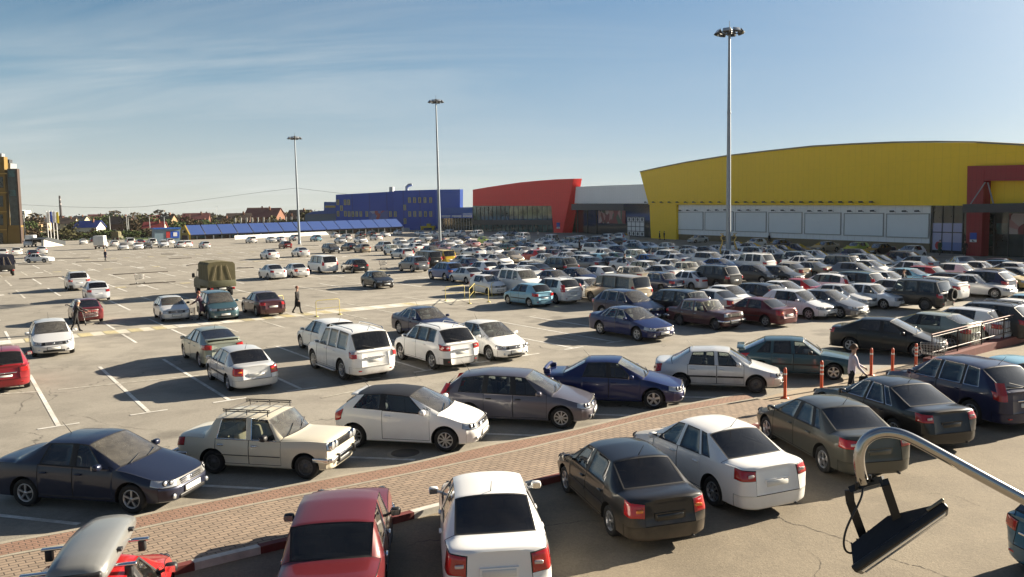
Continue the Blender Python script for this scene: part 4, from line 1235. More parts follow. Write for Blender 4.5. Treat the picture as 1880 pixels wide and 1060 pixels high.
# ------------------------------------------------------------------ buildings
def ribbed(name, col, pitch=.35, rough=.5, depth=.5, var=.1, spec=.35):
    """sheet cladding with vertical joints"""
    m, t, p = new_mat(name)
    co = t.new('ShaderNodeTexCoord').outputs['Object']
    sp = t.new('ShaderNodeSeparateXYZ'); t.l.new(co, sp.inputs[0])
    s = t.math('ADD', t.math('MULTIPLY', sp.outputs[0], .35), t.math('MULTIPLY', sp.outputs[1], .95))
    fr = t.math('FRACT', t.math('DIVIDE', s, pitch))
    groove = t.math('LESS_THAN', fr, .06)
    fz = t.math('LESS_THAN', t.math('FRACT', t.math('DIVIDE', sp.outputs[2], 2.9)), .012)
    gr = t.math('MAXIMUM', groove, fz)
    nz = t.noise(co, .12, 5, .6); nf = t.noise(co, 1.4, 4, .6)
    k = t.math('ADD', 1 - var, t.math('MULTIPLY', t.math('ADD', nz, nf), var))
    mm = t.new('ShaderNodeVectorMath', operation='SCALE'); mm.inputs[0].default_value = col; t.l.new(k, mm.inputs['Scale'])
    t.l.new(t.mix(t.math('MULTIPLY', gr, depth), mm.outputs[0], rgb(col[0]*.35, col[1]*.35, col[2]*.35)), p.inputs['Base Color'])
    p.inputs['Roughness'].default_value = rough; p.inputs['Specular IOR Level'].default_value = spec
    return m
M['yel'] = ribbed('yellow_cladding', (.92, .60, .012), 1.0, .5, .14)
M['redc'] = ribbed('red_cladding', (.85, .030, .028), .6, .45, .35)
M['darkred'] = ribbed('dark_red_cladding', (.30, .016, .024), .5, .5, .6)
M['whitec'] = ribbed('white_cladding', (.86, .87, .86), 1.2, .5, .22)
M['panel'] = mat('blank_panel', (.74, .79, .80), .5, var=.05, vscale=.4)
M['plinth'] = mat('brown_plinth', (.20, .155, .085), .85, var=.3, vscale=.8)
M['navyc'] = mat('navy_canopy', (.016, .02, .032), .45, var=.2, vscale=1)
M['bluec'] = ribbed('blue_cladding', (.012, .085, .48), .9, .5, .45)
M['bluelt'] = ribbed('light_blue_cladding', (.02, .10, .40), .9, .45, .3)
M['greyblue'] = mat('grey_blue_cladding', (.38, .43, .36), .5)
M['frame'] = mat('dark_frame', (.03, .035, .04), .5)
M['steel'] = mat('galvanised_steel', (.42, .44, .45), .42, .7, var=.15, vscale=4)
M['mast'] = mat('painted_mast', (.25, .29, .33), .45, .25, var=.12, vscale=1.5)
M['lampdark'] = mat('dark_lamp_housing', (.05, .055, .06), .5, .2)
def shopglass(name, c, r=.08):
    m, t, p = new_mat(name)
    co = t.new('ShaderNodeTexCoord').outputs['Object']
    n = t.noise(co, .35, 5, .65); n2 = t.noise(co, 2.0, 3)
    t.l.new(t.mix(t.ramp(t.math('ADD', n, t.math('MULTIPLY', n2, .2)), [(.45, (0, 0, 0)), (.72, (1, 1, 1))]), rgb(c[0]*.25, c[1]*.25, c[2]*.25), rgb(*c)), p.inputs['Base Color'])
    p.inputs['Roughness'].default_value = r; p.inputs['Specular IOR Level'].default_value = .6
    return m
M['glassdark'] = shopglass('dark_shop_glass', (.035, .05, .05))
M['glassteal'] = shopglass('teal_shop_glass', (.035, .13, .14))
M['glassreflection'] = shopglass('glass_painted_lot_reflection', (.30, .30, .16))  # reflection of the lot is painted into the base colour
M['glasslite'] = shopglass('pale_window_glass', (.35, .42, .44), .12)
M['lav'] = mat('lavender_window_film', (.40, .40, .56), .5, var=.12, vscale=.5)
M['lav2'] = mat('blue_window_film', (.16, .22, .45), .5, var=.15, vscale=.6)
M['redspot'] = mat('red_print', (.45, .03, .03), .5)
M['signblue'] = mat('sign_blue', (.01, .06, .40), .4)
M['signwhite'] = mat('sign_white', (.75, .76, .76), .4)
M['signyellow'] = mat('sign_yellow', (.70, .55, .02), .45)
def printmat(name, stops, scale):
    m, t, p = new_mat(name)
    co = t.new('ShaderNodeTexCoord').outputs['Object']
    vo = t.new('ShaderNodeTexVoronoi'); vo.inputs['Scale'].default_value = scale; t.l.new(co, vo.inputs['Vector'])
    bw = t.new('ShaderNodeSeparateColor'); t.l.new(vo.outputs['Color'], bw.inputs[0])
    t.l.new(t.ramp(bw.outputs[0], stops, 'CONSTANT'), p.inputs['Base Color']); p.inputs['Roughness'].default_value = .5
    return m
M['poster'] = printmat('printed_posters', [(0, (.20, .03, .03)), (.3, (.42, .22, .20)), (.5, (.05, .10, .06)), (.66, (.45, .36, .34)), (.85, (.10, .03, .02))], .55)
M['banner'] = printmat('printed_banner', [(0, (.12, .16, .42)), (.35, (.48, .47, .52)), (.62, (.45, .08, .08)), (.78, (.15, .22, .50))], .5)

def text_mesh(s, size, depth, m):
    c = bpy.data.curves.new('lettering', 'FONT'); c.body = s; c.size = size; c.extrude = depth; c.align_x = 'CENTER'; c.align_y = 'CENTER'
    o = bpy.data.objects.new('lettering', c); COL.objects.link(o)
    dg = bpy.context.evaluated_depsgraph_get(); me = bpy.data.meshes.new_from_object(o.evaluated_get(dg))
    bpy.data.objects.remove(o); me.materials.clear(); me.materials.append(m); me.name = 'lettering'
    return me
def wall_matrix(w, u, z, off):
    p = w.P(u, z, off); y = Vector((0, 0, 1)); zz = w.n; x = y.cross(zz)
    return Matrix(((x.x, y.x, zz.x, p.x), (x.y, y.y, zz.y, p.y), (x.z, y.z, zz.z, p.z), (0, 0, 0, 1)))

# ---- the yellow hall
YW = Wall(G(1195, 437.5), G(1790, 468.5))
hall = empty('shopping_hall', YW.P(30, 0, -8)); tag(hall, 'long yellow hall with an arched roofline over a white wall of blank panels', 'building')
def hp(name, mb, m, root=hall):
    o = mb.build(name, m); o.parent = root; o.matrix_parent_inverse = Matrix.Translation(root.location).inverted(); return o
top = [(1175, 316.5), (1215, 308), (1262, 298.7), (1336, 287), (1415, 278), (1492, 270), (1565, 266), (1640, 263), (1720, 262), (1790, 263), (1880, 268), (2000, 276), (2150, 291)]
P = YW.px([(1191, 376.0)] + top + [(2150, 379)], .5)
m_ = MB(); YW.slab(m_, P, -46, .5); hp('yellow_facade', m_, M['yel'])
# parapet cap
m_ = MB(); tp = YW.px(top, .5)
for a, b in zip(tp[:-1], tp[1:]): YW.slab(m_, [(a[0], a[1]+.02), (b[0], b[1]+.02), (b[0], b[1]+.22), (a[0], a[1]+.22)], -.4, .62)
hp('parapet', m_, mat('parapet_metal', (.22, .20, .13), .5))
P = YW.px([(1241.5, 376.6), (1709, 377.6), (1706, 447.5), (1241.5, 430)])
m_ = MB(); YW.slab(m_, P, -40, 0); hp('white_wall', m_, M['whitec'])
P = YW.px([(1241.5, 430), (1706, 447.5), (1706, 466), (1241.5, 440)])
P[2] = (P[2][0], -.2); P[3] = (P[3][0], -.2)
m_ = MB(); YW.slab(m_, P, -40, -.06); hp('plinth', m_, M['plinth'])
P = YW.px([(1192, 376.2), (1241.2, 376.2), (1241, 438.5), (1194.5, 437.5)], .55)
P[2] = (P[2][0], -.1); P[3] = (P[3][0], -.1)
m_ = MB(); YW.slab(m_, P, -20, .48); hp('yellow_pier', m_, M['yel'])
panels = [((1244, 390), (1291, 422)), ((1295.5, 389.7), (1346.5, 423.5)), ((1351.5, 390.2), (1407, 425.8)), ((1412.7, 390.8), (1472.7, 428.3)), ((1479, 392), (1544, 430.5)), ((1551.5, 392.8), (1622.5, 433.3)), ((1629.5, 393.6), (1706, 436.5))]
for (x0, y0), (x1, y1) in panels:
    u0, z1 = YW.uv(x0, y0); u1, _ = YW.uv(x1, y0); _, z0 = YW.uv(x1, y1); 
    z1 = YW.uv(x1, y0)[1]
    m_ = MB(); YW.slab(m_, rect(u0, u1, z0, z1), .01, .07, 0)
    for a, b, c_, d_ in ((u0-.12, u0, z0-.12, z1+.12), (u1, u1+.12, z0-.12, z1+.12), (u0, u1, z0-.12, z0), (u0, u1, z1, z1+.12)):
        YW.slab(m_, rect(a, b, c_, d_), .01, .13, 1)
    hp('blank_panel', m_, [M['panel'], mat('panel_frame', (.33, .34, .33), .6)])
    for f in (.2, .5, .8):
        u = u0 + (u1-u0)*f
        m_ = MB(); q = YW.P(u, z1+.35, .15); m_.tube([YW.P(u, z1+.30, .02), YW.P(u, z1+.45, .5)], .04, 5); m_.rbox(-.32, .32, -.12, .12, -.10, .10, .04, M=wall_matrix(YW, u, z1+.42, .62))
        hp('panel_lamp', m_, M['lampdark'])
for k in range(26):
    x = 1189 + 14.2*k + .28*k*k*.35
    if x > 1772: break
    u, z = YW.uv(x, 372.5, .5)
    m_ = MB(); m_.tube([YW.P(u, z-.05, .52), YW.P(u, z+.15, 1.0)], .05, 5); m_.rbox(-.30, .30, -.13, .13, -.12, .12, .04, M=wall_matrix(YW, u, z+.12, 1.1))
    hp('facade_lamp', m_, M['lampdark'])
# glazed bay with lavender film
P = YW.px([(1709, 377.8), (1779, 378), (1778, 468.5), (1706, 464)]); P[2] = (P[2][0], -.05); P[3] = (P[3][0], -.05)
m_ = MB(); YW.slab(m_, P, -12, -.10); hp('window_bay', m_, M['glassdark'])
us = [YW.uv(x, 430)[0] for x in (1711, 1729, 1748, 1766.5)]
zt, zm, zb = YW.uv(1740, 410)[1], YW.uv(1740, 427)[1], YW.uv(1740, 460)[1]
for i in range(3):
    m_ = MB()
    YW.slab(m_, rect(us[i]+.06, us[i+1]-.06, zm+.06, zt), -.09, -.05, 0)
    YW.slab(m_, rect(us[i]+.06, us[i+1]-.06, zb + (zm-zb)*.45, zm-.06), -.09, -.05, 0)
    YW.slab(m_, rect(us[i]+.06, us[i+1]-.06, zb, zb + (zm-zb)*.45-.002), -.09, -.05, 1 if i else 0)
    if i == 0:
        c0 = us[0] + .62*(us[1]-us[0]); cz = zb + .55
        YW.slab(m_, [(c0 + .5*math.cos(q)*.9, cz + .5*math.sin(q)) for q in [2*math.pi*k/16 for k in range(16)]], -.049, -.04, 2)
    hp('window_film', m_, [M['lav'], M['lav2'], M['redspot']])
for u in us: 
    m_ = MB(); YW.slab(m_, rect(u-.05, u+.05, 0, YW.uv(1740, 378)[1]), -.09, .0); hp('mullion', m_, M['frame'])
# dark red portal
DR = empty('entrance_portal', YW.P(78, 0, 2)); tag(DR, 'dark red entrance portal framing the glazed doors at the end of the yellow hall', 'portal')
def dp(n, mb, m): return hp(n, mb, m, DR)
P = YW.px([(1781, 305), (1812, 304.5), (1806, 468.8), (1778, 467.5)], 1.2); P[2] = (P[2][0], -.05); P[3] = (P[3][0], -.05)
m_ = MB(); YW.slab(m_, P, .52, 1.6); dp('pillar', m_, M['darkred'])
P = YW.px([(1812, 304.5), (2150, 297), (2150, 331), (1812, 332.3)], 1.2)
m_ = MB(); YW.slab(m_, P, .52, 1.598); dp('lintel', m_, M['darkred'])
P = YW.px([(1806, 389), (2150, 398), (2150, 520), (1804, 470)], .2); P[2] = (P[2][0], -.05); P[3] = (P[3][0], -.05)
m_ = MB(); YW.slab(m_, P, -11.9, .1); dp('entrance_glazing', m_, M['glassdark'])
for (x0, y0, x1, y1, mm) in ((1829, 410, 1850, 430, M['glassteal']), (1852, 392, 1879, 430, M['poster']), (1809, 430, 1822, 452, M['glassteal']), (1881, 394, 1930, 432, M['poster'])):
    P = YW.px([(x0, y0), (x1, y0+.5), (x1, y1+.6), (x0, y1)], .2)
    m_ = MB(); YW.slab(m_, P, .11, .16); dp('window_poster', m_, mm)
for x in (1809, 1824, 1851, 1880, 1920):
    u = YW.uv(x, 430, .2)[0]
    m_ = MB(); YW.slab(m_, rect(u-.05, u+.05, 0, 4.6), .11, .2); dp('mullion', m_, M['frame'])
P = YW.px([(1780, 375), (2150, 377), (2150, 396), (1780, 390.5)], 3.2)
zz = [q[1] for q in P]
m_ = MB(); YW.slab(m_, rect(P[0][0], P[1][0], zz[3], zz[0]), 1.61, 4.2); dp('canopy', m_, M['navyc'])
for a, b in (((1809, 335), (1787, 374.5)), ((1814, 336), (1829, 374)), ((1905, 335), (1885, 374)), ((1910, 336), (1932, 374))):
    ua, za = YW.uv(*a, 1.6); ub, zb_ = YW.uv(*b, 3.0)
    m_ = MB(); m_.tube([YW.P(ua, za, 1.62), YW.P(ub, zz[0], 3.4)], .07, 6); dp('tie_rod', m_, M['steel'])
def p_sign(w, x0, y0, x1, y1, off, label):
    u0, z1 = w.uv(x0, y0, off); u1, z0 = w.uv(x1, y1, off)
    zc = z0 + (z1-z0)*.30
    r_ = empty('parking_sign', w.P((u0+u1)/2, z0, off)); tag(r_, label, 'sign')
    inv = Matrix.Translation(r_.location).inverted()
    m_ = MB(); w.slab(m_, rect(min(u0, u1), max(u0, u1), zc, z1), off, off+.06); o = m_.build('blue_plate', M['signblue']); o.parent = r_; o.matrix_parent_inverse = inv
    m_ = MB(); w.slab(m_, rect(min(u0, u1), max(u0, u1), z0, zc-.03), off, off+.06, 0)
    uc = (u0+u1)/2; hh = (zc-z0)
    w.slab(m_, rect(uc-.12, uc+.05, z0+hh*.15, z0+hh*.75), off+.06, off+.07, 1); w.slab(m_, rect(uc-.02, uc+.22, z0+hh*.15, z0+hh*.4), off+.0605, off+.0705, 1)
    o = m_.build('white_plate', [M['signwhite'], M['frame']]); o.parent = r_; o.matrix_parent_inverse = inv
    o = bpy.data.objects.new('lettering', text_mesh('P', (z1-zc)*.95, .012, M['signwhite'])); link(o); o.parent = r_; o.matrix_parent_inverse = inv
    o.matrix_local = wall_matrix(w, uc, (zc+z1)/2, off+.075)
p_sign(YW, 1781.5, 427.5, 1793, 445, 1.61, 'blue parking sign with white P on the dark red pillar of the portal')

# ---- white link with the dark entrance and the long canopy
LW = Wall(G(1033, 426.5), G(1200, 437.5))
lk = empty('entrance_link', LW.P(20, 0, -5)); tag(lk, 'low white link building with a dark glazed entrance between red and yellow blocks', 'building')
def lp(n, mb, m): return hp(n, mb, m, lk)
P = LW.px([(1040, 374), (1200, 374), (1200, 338.5), (1176, 338.8), (1110, 341), (1056, 343.5), (1040, 344)], -.5)
m_ = MB(); LW.slab(m_, P, -30, -.5); lp('white_fascia', m_, M['whitec'])
P = LW.px([(1033, 374.2), (1200, 374.2), (1200, 437), (1033, 427)], -1); P[2] = (P[2][0], -.1); P[3] = (P[3][0], -.1)
m_ = MB(); LW.slab(m_, P, -20, -1.0); lp('dark_glazing', m_, M['glassdark'])
P = LW.px([(1099, 387), (1148, 387), (1148, 411), (1099, 410)], -.95)
m_ = MB(); LW.slab(m_, P, -.99, -.9); lp('posters', m_, M['poster'])
u0, z1 = LW.uv(1151.5, 399, -.9); u1, z0 = LW.uv(1183, 435, -.9)
m_ = MB(); LW.slab(m_, rect(u0, u1, max(z0, .15), z1), -.99, -.92, 0)
n_ = 4
for i in range(n_+1):
    u = u0 + (u1-u0)*i/n_; LW.slab(m_, rect(u-.09, u+.09, max(z0, .15), z1), -.92, -.86, 1)
for i in range(5):
    z = max(z0, .15) + (z1-max(z0, .15))*i/4; LW.slab(m_, rect(u0, u1, z-.07, z+.07), -.92, -.865, 1)
for i in range(n_):
    for zf in (.12, .88):
        uc = u0 + (u1-u0)*(i+.5)/n_; zc = max(z0, .15) + (z1-max(z0, .15))*zf
        LW.slab(m_, [(uc+.55*math.cos(q), zc+.40*math.sin(q)) for q in [2*math.pi*k/8 for k in range(8)]], -.92, -.87, 1)
lp('lattice_window', m_, [M['signwhite'], M['frame']])
for x in (1060, 1078, 1095):
    u = LW.uv(x, 410, -.9)[0]; m_ = MB(); LW.slab(m_, rect(u-.1, u+.1, 0, 9), -.99, -.85); lp('mullion', m_, M['frame'])
ca = EYE + ray(1046, 380)*1; 
# canopy: one straight slab in front of link and pier
c0 = LW.P(LW.uv(1050, 380, 2.5)[0], 0, 2.5)
def at_depth(px, py, y):
    d = ray(px, py); return EYE + d*(y/d.y)
yA, yB = c0.y, G(1287, 441).y + 5
pA0, pA1 = at_depth(1049, 375, yA), at_depth(1049, 386, yA); pB0, pB1 = at_depth(1287, 375, yB), at_depth(1287, 388, yB)
back = Vector((LW.n.x, LW.n.y, 0))*-6.5
m_ = MB()
vs = [pA0, pB0, pB1, pA1]; vs += [v + back for v in vs]
m_.add(vs, [(0, 1, 2, 3), (5, 4, 7, 6), (0, 4, 5, 1), (1, 5, 6, 2), (2, 6, 7, 3), (3, 7, 4, 0)])
lp('canopy', m_, M['navyc'])
for a, b in (((1097, 358.5), (1083, 373)), ((1150, 356), (1137, 373)), ((1207.6, 355), (1192, 373)), ((1273, 353.6), (1256, 373))):
    f = (b[0]-1049)/(1287-1049); yb = yA + (yB-yA)*f
    pb = at_depth(b[0], 375, yb) + back*.15
    pt = at_depth(a[0], a[1], yb + 5.5) 
    m_ = MB(); m_.tube([pb, pt], .10, 6); m_.tube([pt + Vector((0, -.4, -.6)), pt + Vector((0, -.4, .6))], .22, 6, 1); lp('tie_rod', m_, [M['steel'], M['frame']])

# ---- red block with a glazed front
RW = Wall(G(868, 424.5), G(1036, 427.5))
rb = empty('red_block', RW.P(20, 0, -5)); tag(rb, 'red clad shop front with an arched top, slanting end and teal glass wall', 'building')
def rp_(n, mb, m): return hp(n, mb, m, rb)
P = RW.px([(868, 378), (1012, 378), (1016.5, 426.8), (1033, 427.2), (1053, 328.4), (1020, 329.6), (988, 332), (955, 335.2), (924, 339.6), (895, 344), (868, 348.6)], 1.0)
P[2] = (P[2][0], -.05); P[3] = (P[3][0], -.05)
m_ = MB(); RW.slab(m_, P, .0, 1.0); rp_('red_fascia', m_, M['redc'])
P2 = RW.px([(868, 378), (1012, 378), (1053, 328.6), (1020, 329.9), (988, 332.3), (955, 335.5), (924, 339.9), (895, 344.3), (868, 348.9)], 1.0)
m_ = MB(); RW.slab(m_, [(u, z-.05) for u, z in P2], -1.2, -.01); RW.slab(m_, [(u, z*.70) for u, z in P2], -20, -1.21); rp_('roof_volume', m_, M['redc'])
# slanting return
ur, zr = P[4]; ub, zb2 = P[3]
dv = -RW.n*2.2 + RW.u*1.6
a, b = RW.P(ub, -.05, 1.0), RW.P(ur, zr, 1.0)
m_ = MB(); a2, b2 = a + RW.u*1.6 - RW.n*2.2, b + RW.u*1.0 - RW.n*2.2
m_.add([a, b, b2, a2, a - RW.n*.9, b - RW.n*.9], [(0, 3, 2, 1), (4, 5, 2, 3), (0, 4, 3), (1, 2, 5), (0, 1, 5, 4)]); rp_('slanting_return', m_, M['redc'])
P = RW.px([(868, 378.2), (1014, 378.2), (1017, 427), (868, 424.6)], -.1); P[2] = (P[2][0], -.05); P[3] = (P[3][0], -.05)
m_ = MB(); RW.slab(m_, P, -20, -.1); rp_('glass_wall', m_, M['glassteal'])
z0, z1 = 0, RW.uv(940, 378, 0)[1]
zmid = z1*.46; uL, uR = P[0][0], P[1][0]
m_ = MB(); RW.slab(m_, rect(uL+ (uR-uL)*.50, uR, zmid+.3, z1-.2), -.09, -.06, 0); rp_('painted_reflection_panes', m_, M['glassreflection'])  # upper panes coloured with a painted reflection of the lot
m_ = MB(); RW.slab(m_, rect(uL, uR, zmid-1.6, zmid), -.09, .05, 0); rp_('dark_transom', m_, M['frame'])
for i in range(19):
    u = uL + (uR-uL)*i/18; m_ = MB(); RW.slab(m_, rect(u-.10, u+.10, 0, z1), -.09, .02, 0); rp_('mullion', m_, M['frame'])
p_sign(RW, 1022, 409, 1028, 420, 1.01, 'small blue parking sign on the leg of the bright red block')

# ---- blue store
BW1 = Wall(G(617, 421), G(722, 422)); BW2 = Wall(G(722, 422), G(800, 423.5))
def px_d(x, y, d): return at_depth(x, y, d)
bs = empty('blue_store', at_depth(720, 421, 330)); bs.location.z = 0; tag(bs, 'dark blue store with small yellow framed windows behind the long canopy', 'building')
def bp(n, mb, m): return hp(n, mb, m, bs)
# front at a constant depth, built square to the view axis of the lot's far side
DB = 325.0
BA = Wall(at_depth(617, 420, DB+6), at_depth(722.5, 420, DB)); BB = Wall(at_depth(722.5, 420, DB-4), at_depth(800, 420, DB-8)); BC = Wall(at_depth(800, 420, DB-8), at_depth(845, 420, DB-20))
def face(w, pts, f0, f1, mb, mat=0):
    P = w.px(pts, f1); w.slab(mb, [(u, max(z, -.1)) for u, z in P], f0, f1, mat)
m_ = MB(); face(BA, [(616.5, 357.8), (722.4, 352), (722.4, 430), (616.5, 430)], -30, 0, m_); bp('wall', m_, M['bluec'])
m_ = MB(); face(BB, [(722.5, 350.6), (800, 348.4), (800, 430), (722.5, 430)], -30, 0, m_); bp('wall', m_, M['bluec'])
m_ = MB(); face(BC, [(800, 348.4), (844.5, 347.8), (844.5, 430), (800, 430)], -1.5, -.01, m_); bp('wall', m_, mat('blue_side_cladding', (.014, .10, .50), .5))
def winpx(zx, zy): return 420 + zx/3.917, 320 + zy/3.917
wins = [(BA, q) for q in ((785, 203), (837, 203), (863, 203), (811, 245), (787, 285), (839, 285), (866, 287), (893, 287), (921, 287), (950, 287), (993, 287), (1163, 287))] + \
       [(BB, q) for q in ((1198, 287), (1299, 187), (1336, 187), (1373, 187), (1411, 187), (1452, 187), (1266, 240), (1302, 287), (1338, 287), (1377, 287), (1415, 287), (1453, 287), (1268, 338))]
for w, q in wins:
    x, y = winpx(*q); u, z = w.uv(x, y)
    f = MB(); hw, hh = .52, 1.08
    for a in (rect(u-hw, u-hw+.16, z-hh, z+hh), rect(u+hw-.16, u+hw, z-hh, z+hh), rect(u-hw+.16, u+hw-.16, z-hh, z-hh+.16), rect(u-hw+.16, u+hw-.16, z+hh-.16, z+hh)): w.slab(f, a, .0, .14)
    o = bp('window', f, M['signyellow'])
    m_ = MB(); w.slab(m_, rect(u-hw+.16, u+hw-.16, z-hh+.16, z+hh-.16), .0, .06)
    g_ = m_.build('pane', M['glasslite']); g_.parent = o; g_.matrix_parent_inverse = o.matrix_world.inverted()
    g_.matrix_parent_inverse = Matrix.Translation(bs.location).inverted() @ Matrix.Identity(4)
    g_.matrix_parent_inverse = Matrix.Identity(4)
m_ = MB(); face(BA, [(677, 388), (712, 387), (712, 403), (677, 403)], .01, .2, m_); bp('banner', m_, M['banner'])
for (x0, x1, y0, y1) in ((714.5, 721, 343.5, 352),):
    m_ = MB(); face(BA, [(x0, y0), (x1, y0), (x1, y1+1), (x0, y1+1)], -4, -2, m_); bp('roof_vent', m_, M['steel'])
m_ = MB(); v0 = at_depth(747, 351, DB+4); s_ = DB/CF
m_.tube([v0, v0 + Vector((0, 0, 7*s_)), v0 + Vector((4*s_, 0, 10.5*s_)), v0 + Vector((10*s_, 0, 11.5*s_))], [3*s_, 3.2*s_, 3.0*s_, 2.6*s_], 8); bp('roof_duct', m_, M['steel'])
# low wing with a sign to its left
m_ = MB(); WL = Wall(at_depth(560, 420, DB+25), at_depth(617, 420, DB+15))
face(WL, [(594.8, 371), (617, 371), (617, 430), (594.8, 430)], -15, -.4, m_); bp('low_wing', m_, M['bluelt'])
m_ = MB(); face(WL, [(596, 377), (616.4, 376.5), (616.4, 382.5), (596, 383)], -.39, -.2, m_)
bp('sign_board', m_, M['bluec'])
m_ = MB()
for k in range(9):
    x = 597.2 + k*2.1; face(WL, [(x, 377.8), (x+1.4, 377.8), (x+1.4, 381.8 - (k % 3)*.4), (x, 381.9)], -.19, -.1, m_)
bp('lettering', m_, M['signyellow'])
m_ = MB(); P = WL.px([(560, 394), (572, 389), (617, 386), (617, 430), (560, 430)], 0); WL.slab(m_, [(u, max(z, -.1)) for u, z in P], -12, 0); bp('annexe', m_, mat('annexe_grey_blue', (.10, .16, .24), .5))
m_ = MB(); P = WL.px([(562, 394), (574, 388.5), (617, 385.5), (617, 392.5)], .6); WL.slab(m_, P, -12, .6); bp('annexe_roof', m_, M['bluelt'])
# yellow entrance frame
m_ = MB(); face(BB, [(772, 415.5), (797, 415), (797, 418.5), (772, 419)], .0, 1.6, m_); face(BB, [(783, 411), (789, 411), (789, 415), (783, 415)], .0, 1.5, m_); face(BB, [(772.5, 419), (775.5, 419), (775.5, 428), (772.5, 428)], .1, 1.5, m_); face(BB, [(793, 418.5), (796, 418.5), (796, 428), (793, 428)], .1, 1.5, m_)
bp('entrance_frame', m_, M['signyellow'])
# low arcade between blue store and red block
AW = Wall(at_depth(800, 424, DB-12), at_depth(870, 424, 289))
ar = empty('shop_arcade', AW.P(10, 0, -4)); tag(ar, 'low glazed arcade with a light blue roof between the blue store and red block', 'building')
def ap_(n, mb, m): return hp(n, mb, m, ar)
m_ = MB(); P = AW.px([(804, 394), (868, 393.5), (868, 430), (804, 430)], 0); AW.slab(m_, [(u, max(z, -.1)) for u, z in P], -10, 0); ap_('glazing', m_, M['glassdark'])
m_ = MB(); P = AW.px([(806, 393), (814, 382), (868.5, 380.5), (868.5, 393)], 1.0); AW.slab(m_, P, -8, 1.0); ap_('roof', m_, M['bluelt'])
m_ = MB(); P = AW.px([(808, 394), (868, 393.5), (868, 400.5), (808, 401)], .6); AW.slab(m_, P, .02, .9); ap_('fascia', m_, M['bluec'])
m_ = MB(); rng = random.Random(11); x = 811.5
while x < 866:
    wl = 1.0 + rng.random()*.6
    if rng.random() < .86:
        P = AW.px([(x, 395.4), (x+wl, 395.4), (x+wl, 399.2), (x, 399.3)], .9); AW.slab(m_, P, .91, 1.0)
    x += wl + .75
ap_('lettering', m_, M['signwhite'])
for x in range(812, 868, 5):
    u = AW.uv(x, 410)[0]; m_ = MB(); AW.slab(m_, rect(u-.12, u+.12, 0, AW.uv(x, 401)[1]), .01, .12); ap_('mullion', m_, M['steel'])
m_ = MB(); P = AW.px([(844.8, 350), (867, 352), (867, 380), (844.8, 380)], -3); AW.slab(m_, P, -11, -9); ap_('upper_wall', m_, M['greyblue'])
m_ = MB(); P = AW.px([(844.8, 366), (867, 367), (867, 380), (844.8, 380)], -2.5); AW.slab(m_, P, -8.9, -8.1); ap_('upper_band', m_, M['bluec'])

# ---- long covered market under blue sheets
cpA, cpB = at_depth(347, 431, 238), at_depth(742, 415.5, 284)
tpA, tpB = at_depth(338, 414, 246), at_depth(729, 402, 292)
mk = empty('covered_market', Vector((cpA.x*.5+cpB.x*.5, cpA.y*.5+cpB.y*.5, 0))); tag(mk, 'long low brick market row under a sloping blue sheet roof', 'building')
def mp(n, mb, m): return hp(n, mb, m, mk)
def polyc(name, col):
    m, t, p = new_mat(name); p.inputs['Base Color'].default_value = rgb(*col); p.inputs['Roughness'].default_value = .4
    return m
M['sheet'] = polyc('blue_roof_sheet', (.045, .085, .26))
M['brickdark'] = mat('dark_brick', (.10, .055, .04), .9, var=.4, vscale=.8)
NSEG = 15
for i in range(NSEG):
    a, b = i/NSEG, (i+1)/NSEG - .004
    m_ = MB(); q = [cpA.lerp(cpB, a), cpA.lerp(cpB, b), tpA.lerp(tpB, b), tpA.lerp(tpB, a)]
    dn = Vector((0, 0, -.18)); m_.add(q + [v+dn for v in q], [(0, 1, 2, 3), (7, 6, 5, 4), (0, 4, 5, 1), (1, 5, 6, 2), (2, 6, 7, 3), (3, 7, 4, 0)])
    mp('roof_sheet', m_, M['sheet'])
dirc = (cpB-cpA); dirc.z = 0; dirc.normalize(); bk = Vector((tpA.x-cpA.x, tpA.y-cpA.y, 0)); 
MWl = Wall(cpA + bk*.12, cpB + bk*.12)
Lm = MWl.len
m_ = MB(); MWl.slab(m_, [(0, 0), (Lm, 0), (Lm, cpB.z-.3), (0, cpA.z-.3)], -7, -1.2); mp('wall', m_, M['brickdark'])
for i in range(31):
    u = Lm*i/30; zt_ = (cpA.z + (cpB.z-cpA.z)*i/30) - .2
    m_ = MB(); MWl.slab(m_, rect(u-.13, u+.13, 0, zt_), -.25, 0); mp('post', m_, M['mast'] if i % 3 else M['whitec'])
m_ = MB(); MWl.slab(m_, [(0, cpA.z-.55), (Lm, cpB.z-.55), (Lm, cpB.z-.1), (0, cpA.z-.1)], -.05, .02); mp('eaves_beam', m_, M['navyc'])
for i in range(12):
    u0 = Lm*(i+.15)/12; u1 = Lm*(i+.85)/12
    m_ = MB(); MWl.slab(m_, rect(u0, u1, .35, 1.25), -1.19, -1.1); mp('shop_window', m_, M['glassdark'] if i % 2 else M['glassteal'])
# gable end
GA = at_depth(330, 440, 240); GB = at_depth(347, 440, 237)
m_ = MB(); e = at_depth(338.5, 413, 243)
q0 = Vector((cpA.x-.0, cpA.y, 0)); 
GW = Wall((at_depth(330, 430, 252).x, 252), (cpA.x, cpA.y))
P = GW.px([(330, 441), (347.3, 441), (347.3, 431), (338.5, 414), (331, 420)]); P[0] = (P[0][0], 0); P[1] = (P[1][0], 0)
GW.slab(m_, P, -.4, .0); mp('gable_wall', m_, mat('yellow_render', (.42, .28, .03), .8))
m_ = MB(); P = GW.px([(335, 423), (341, 423), (341, 428), (335, 428)]); GW.slab(m_, P, .0, .06); mp('gable_window', m_, M['glassdark'])
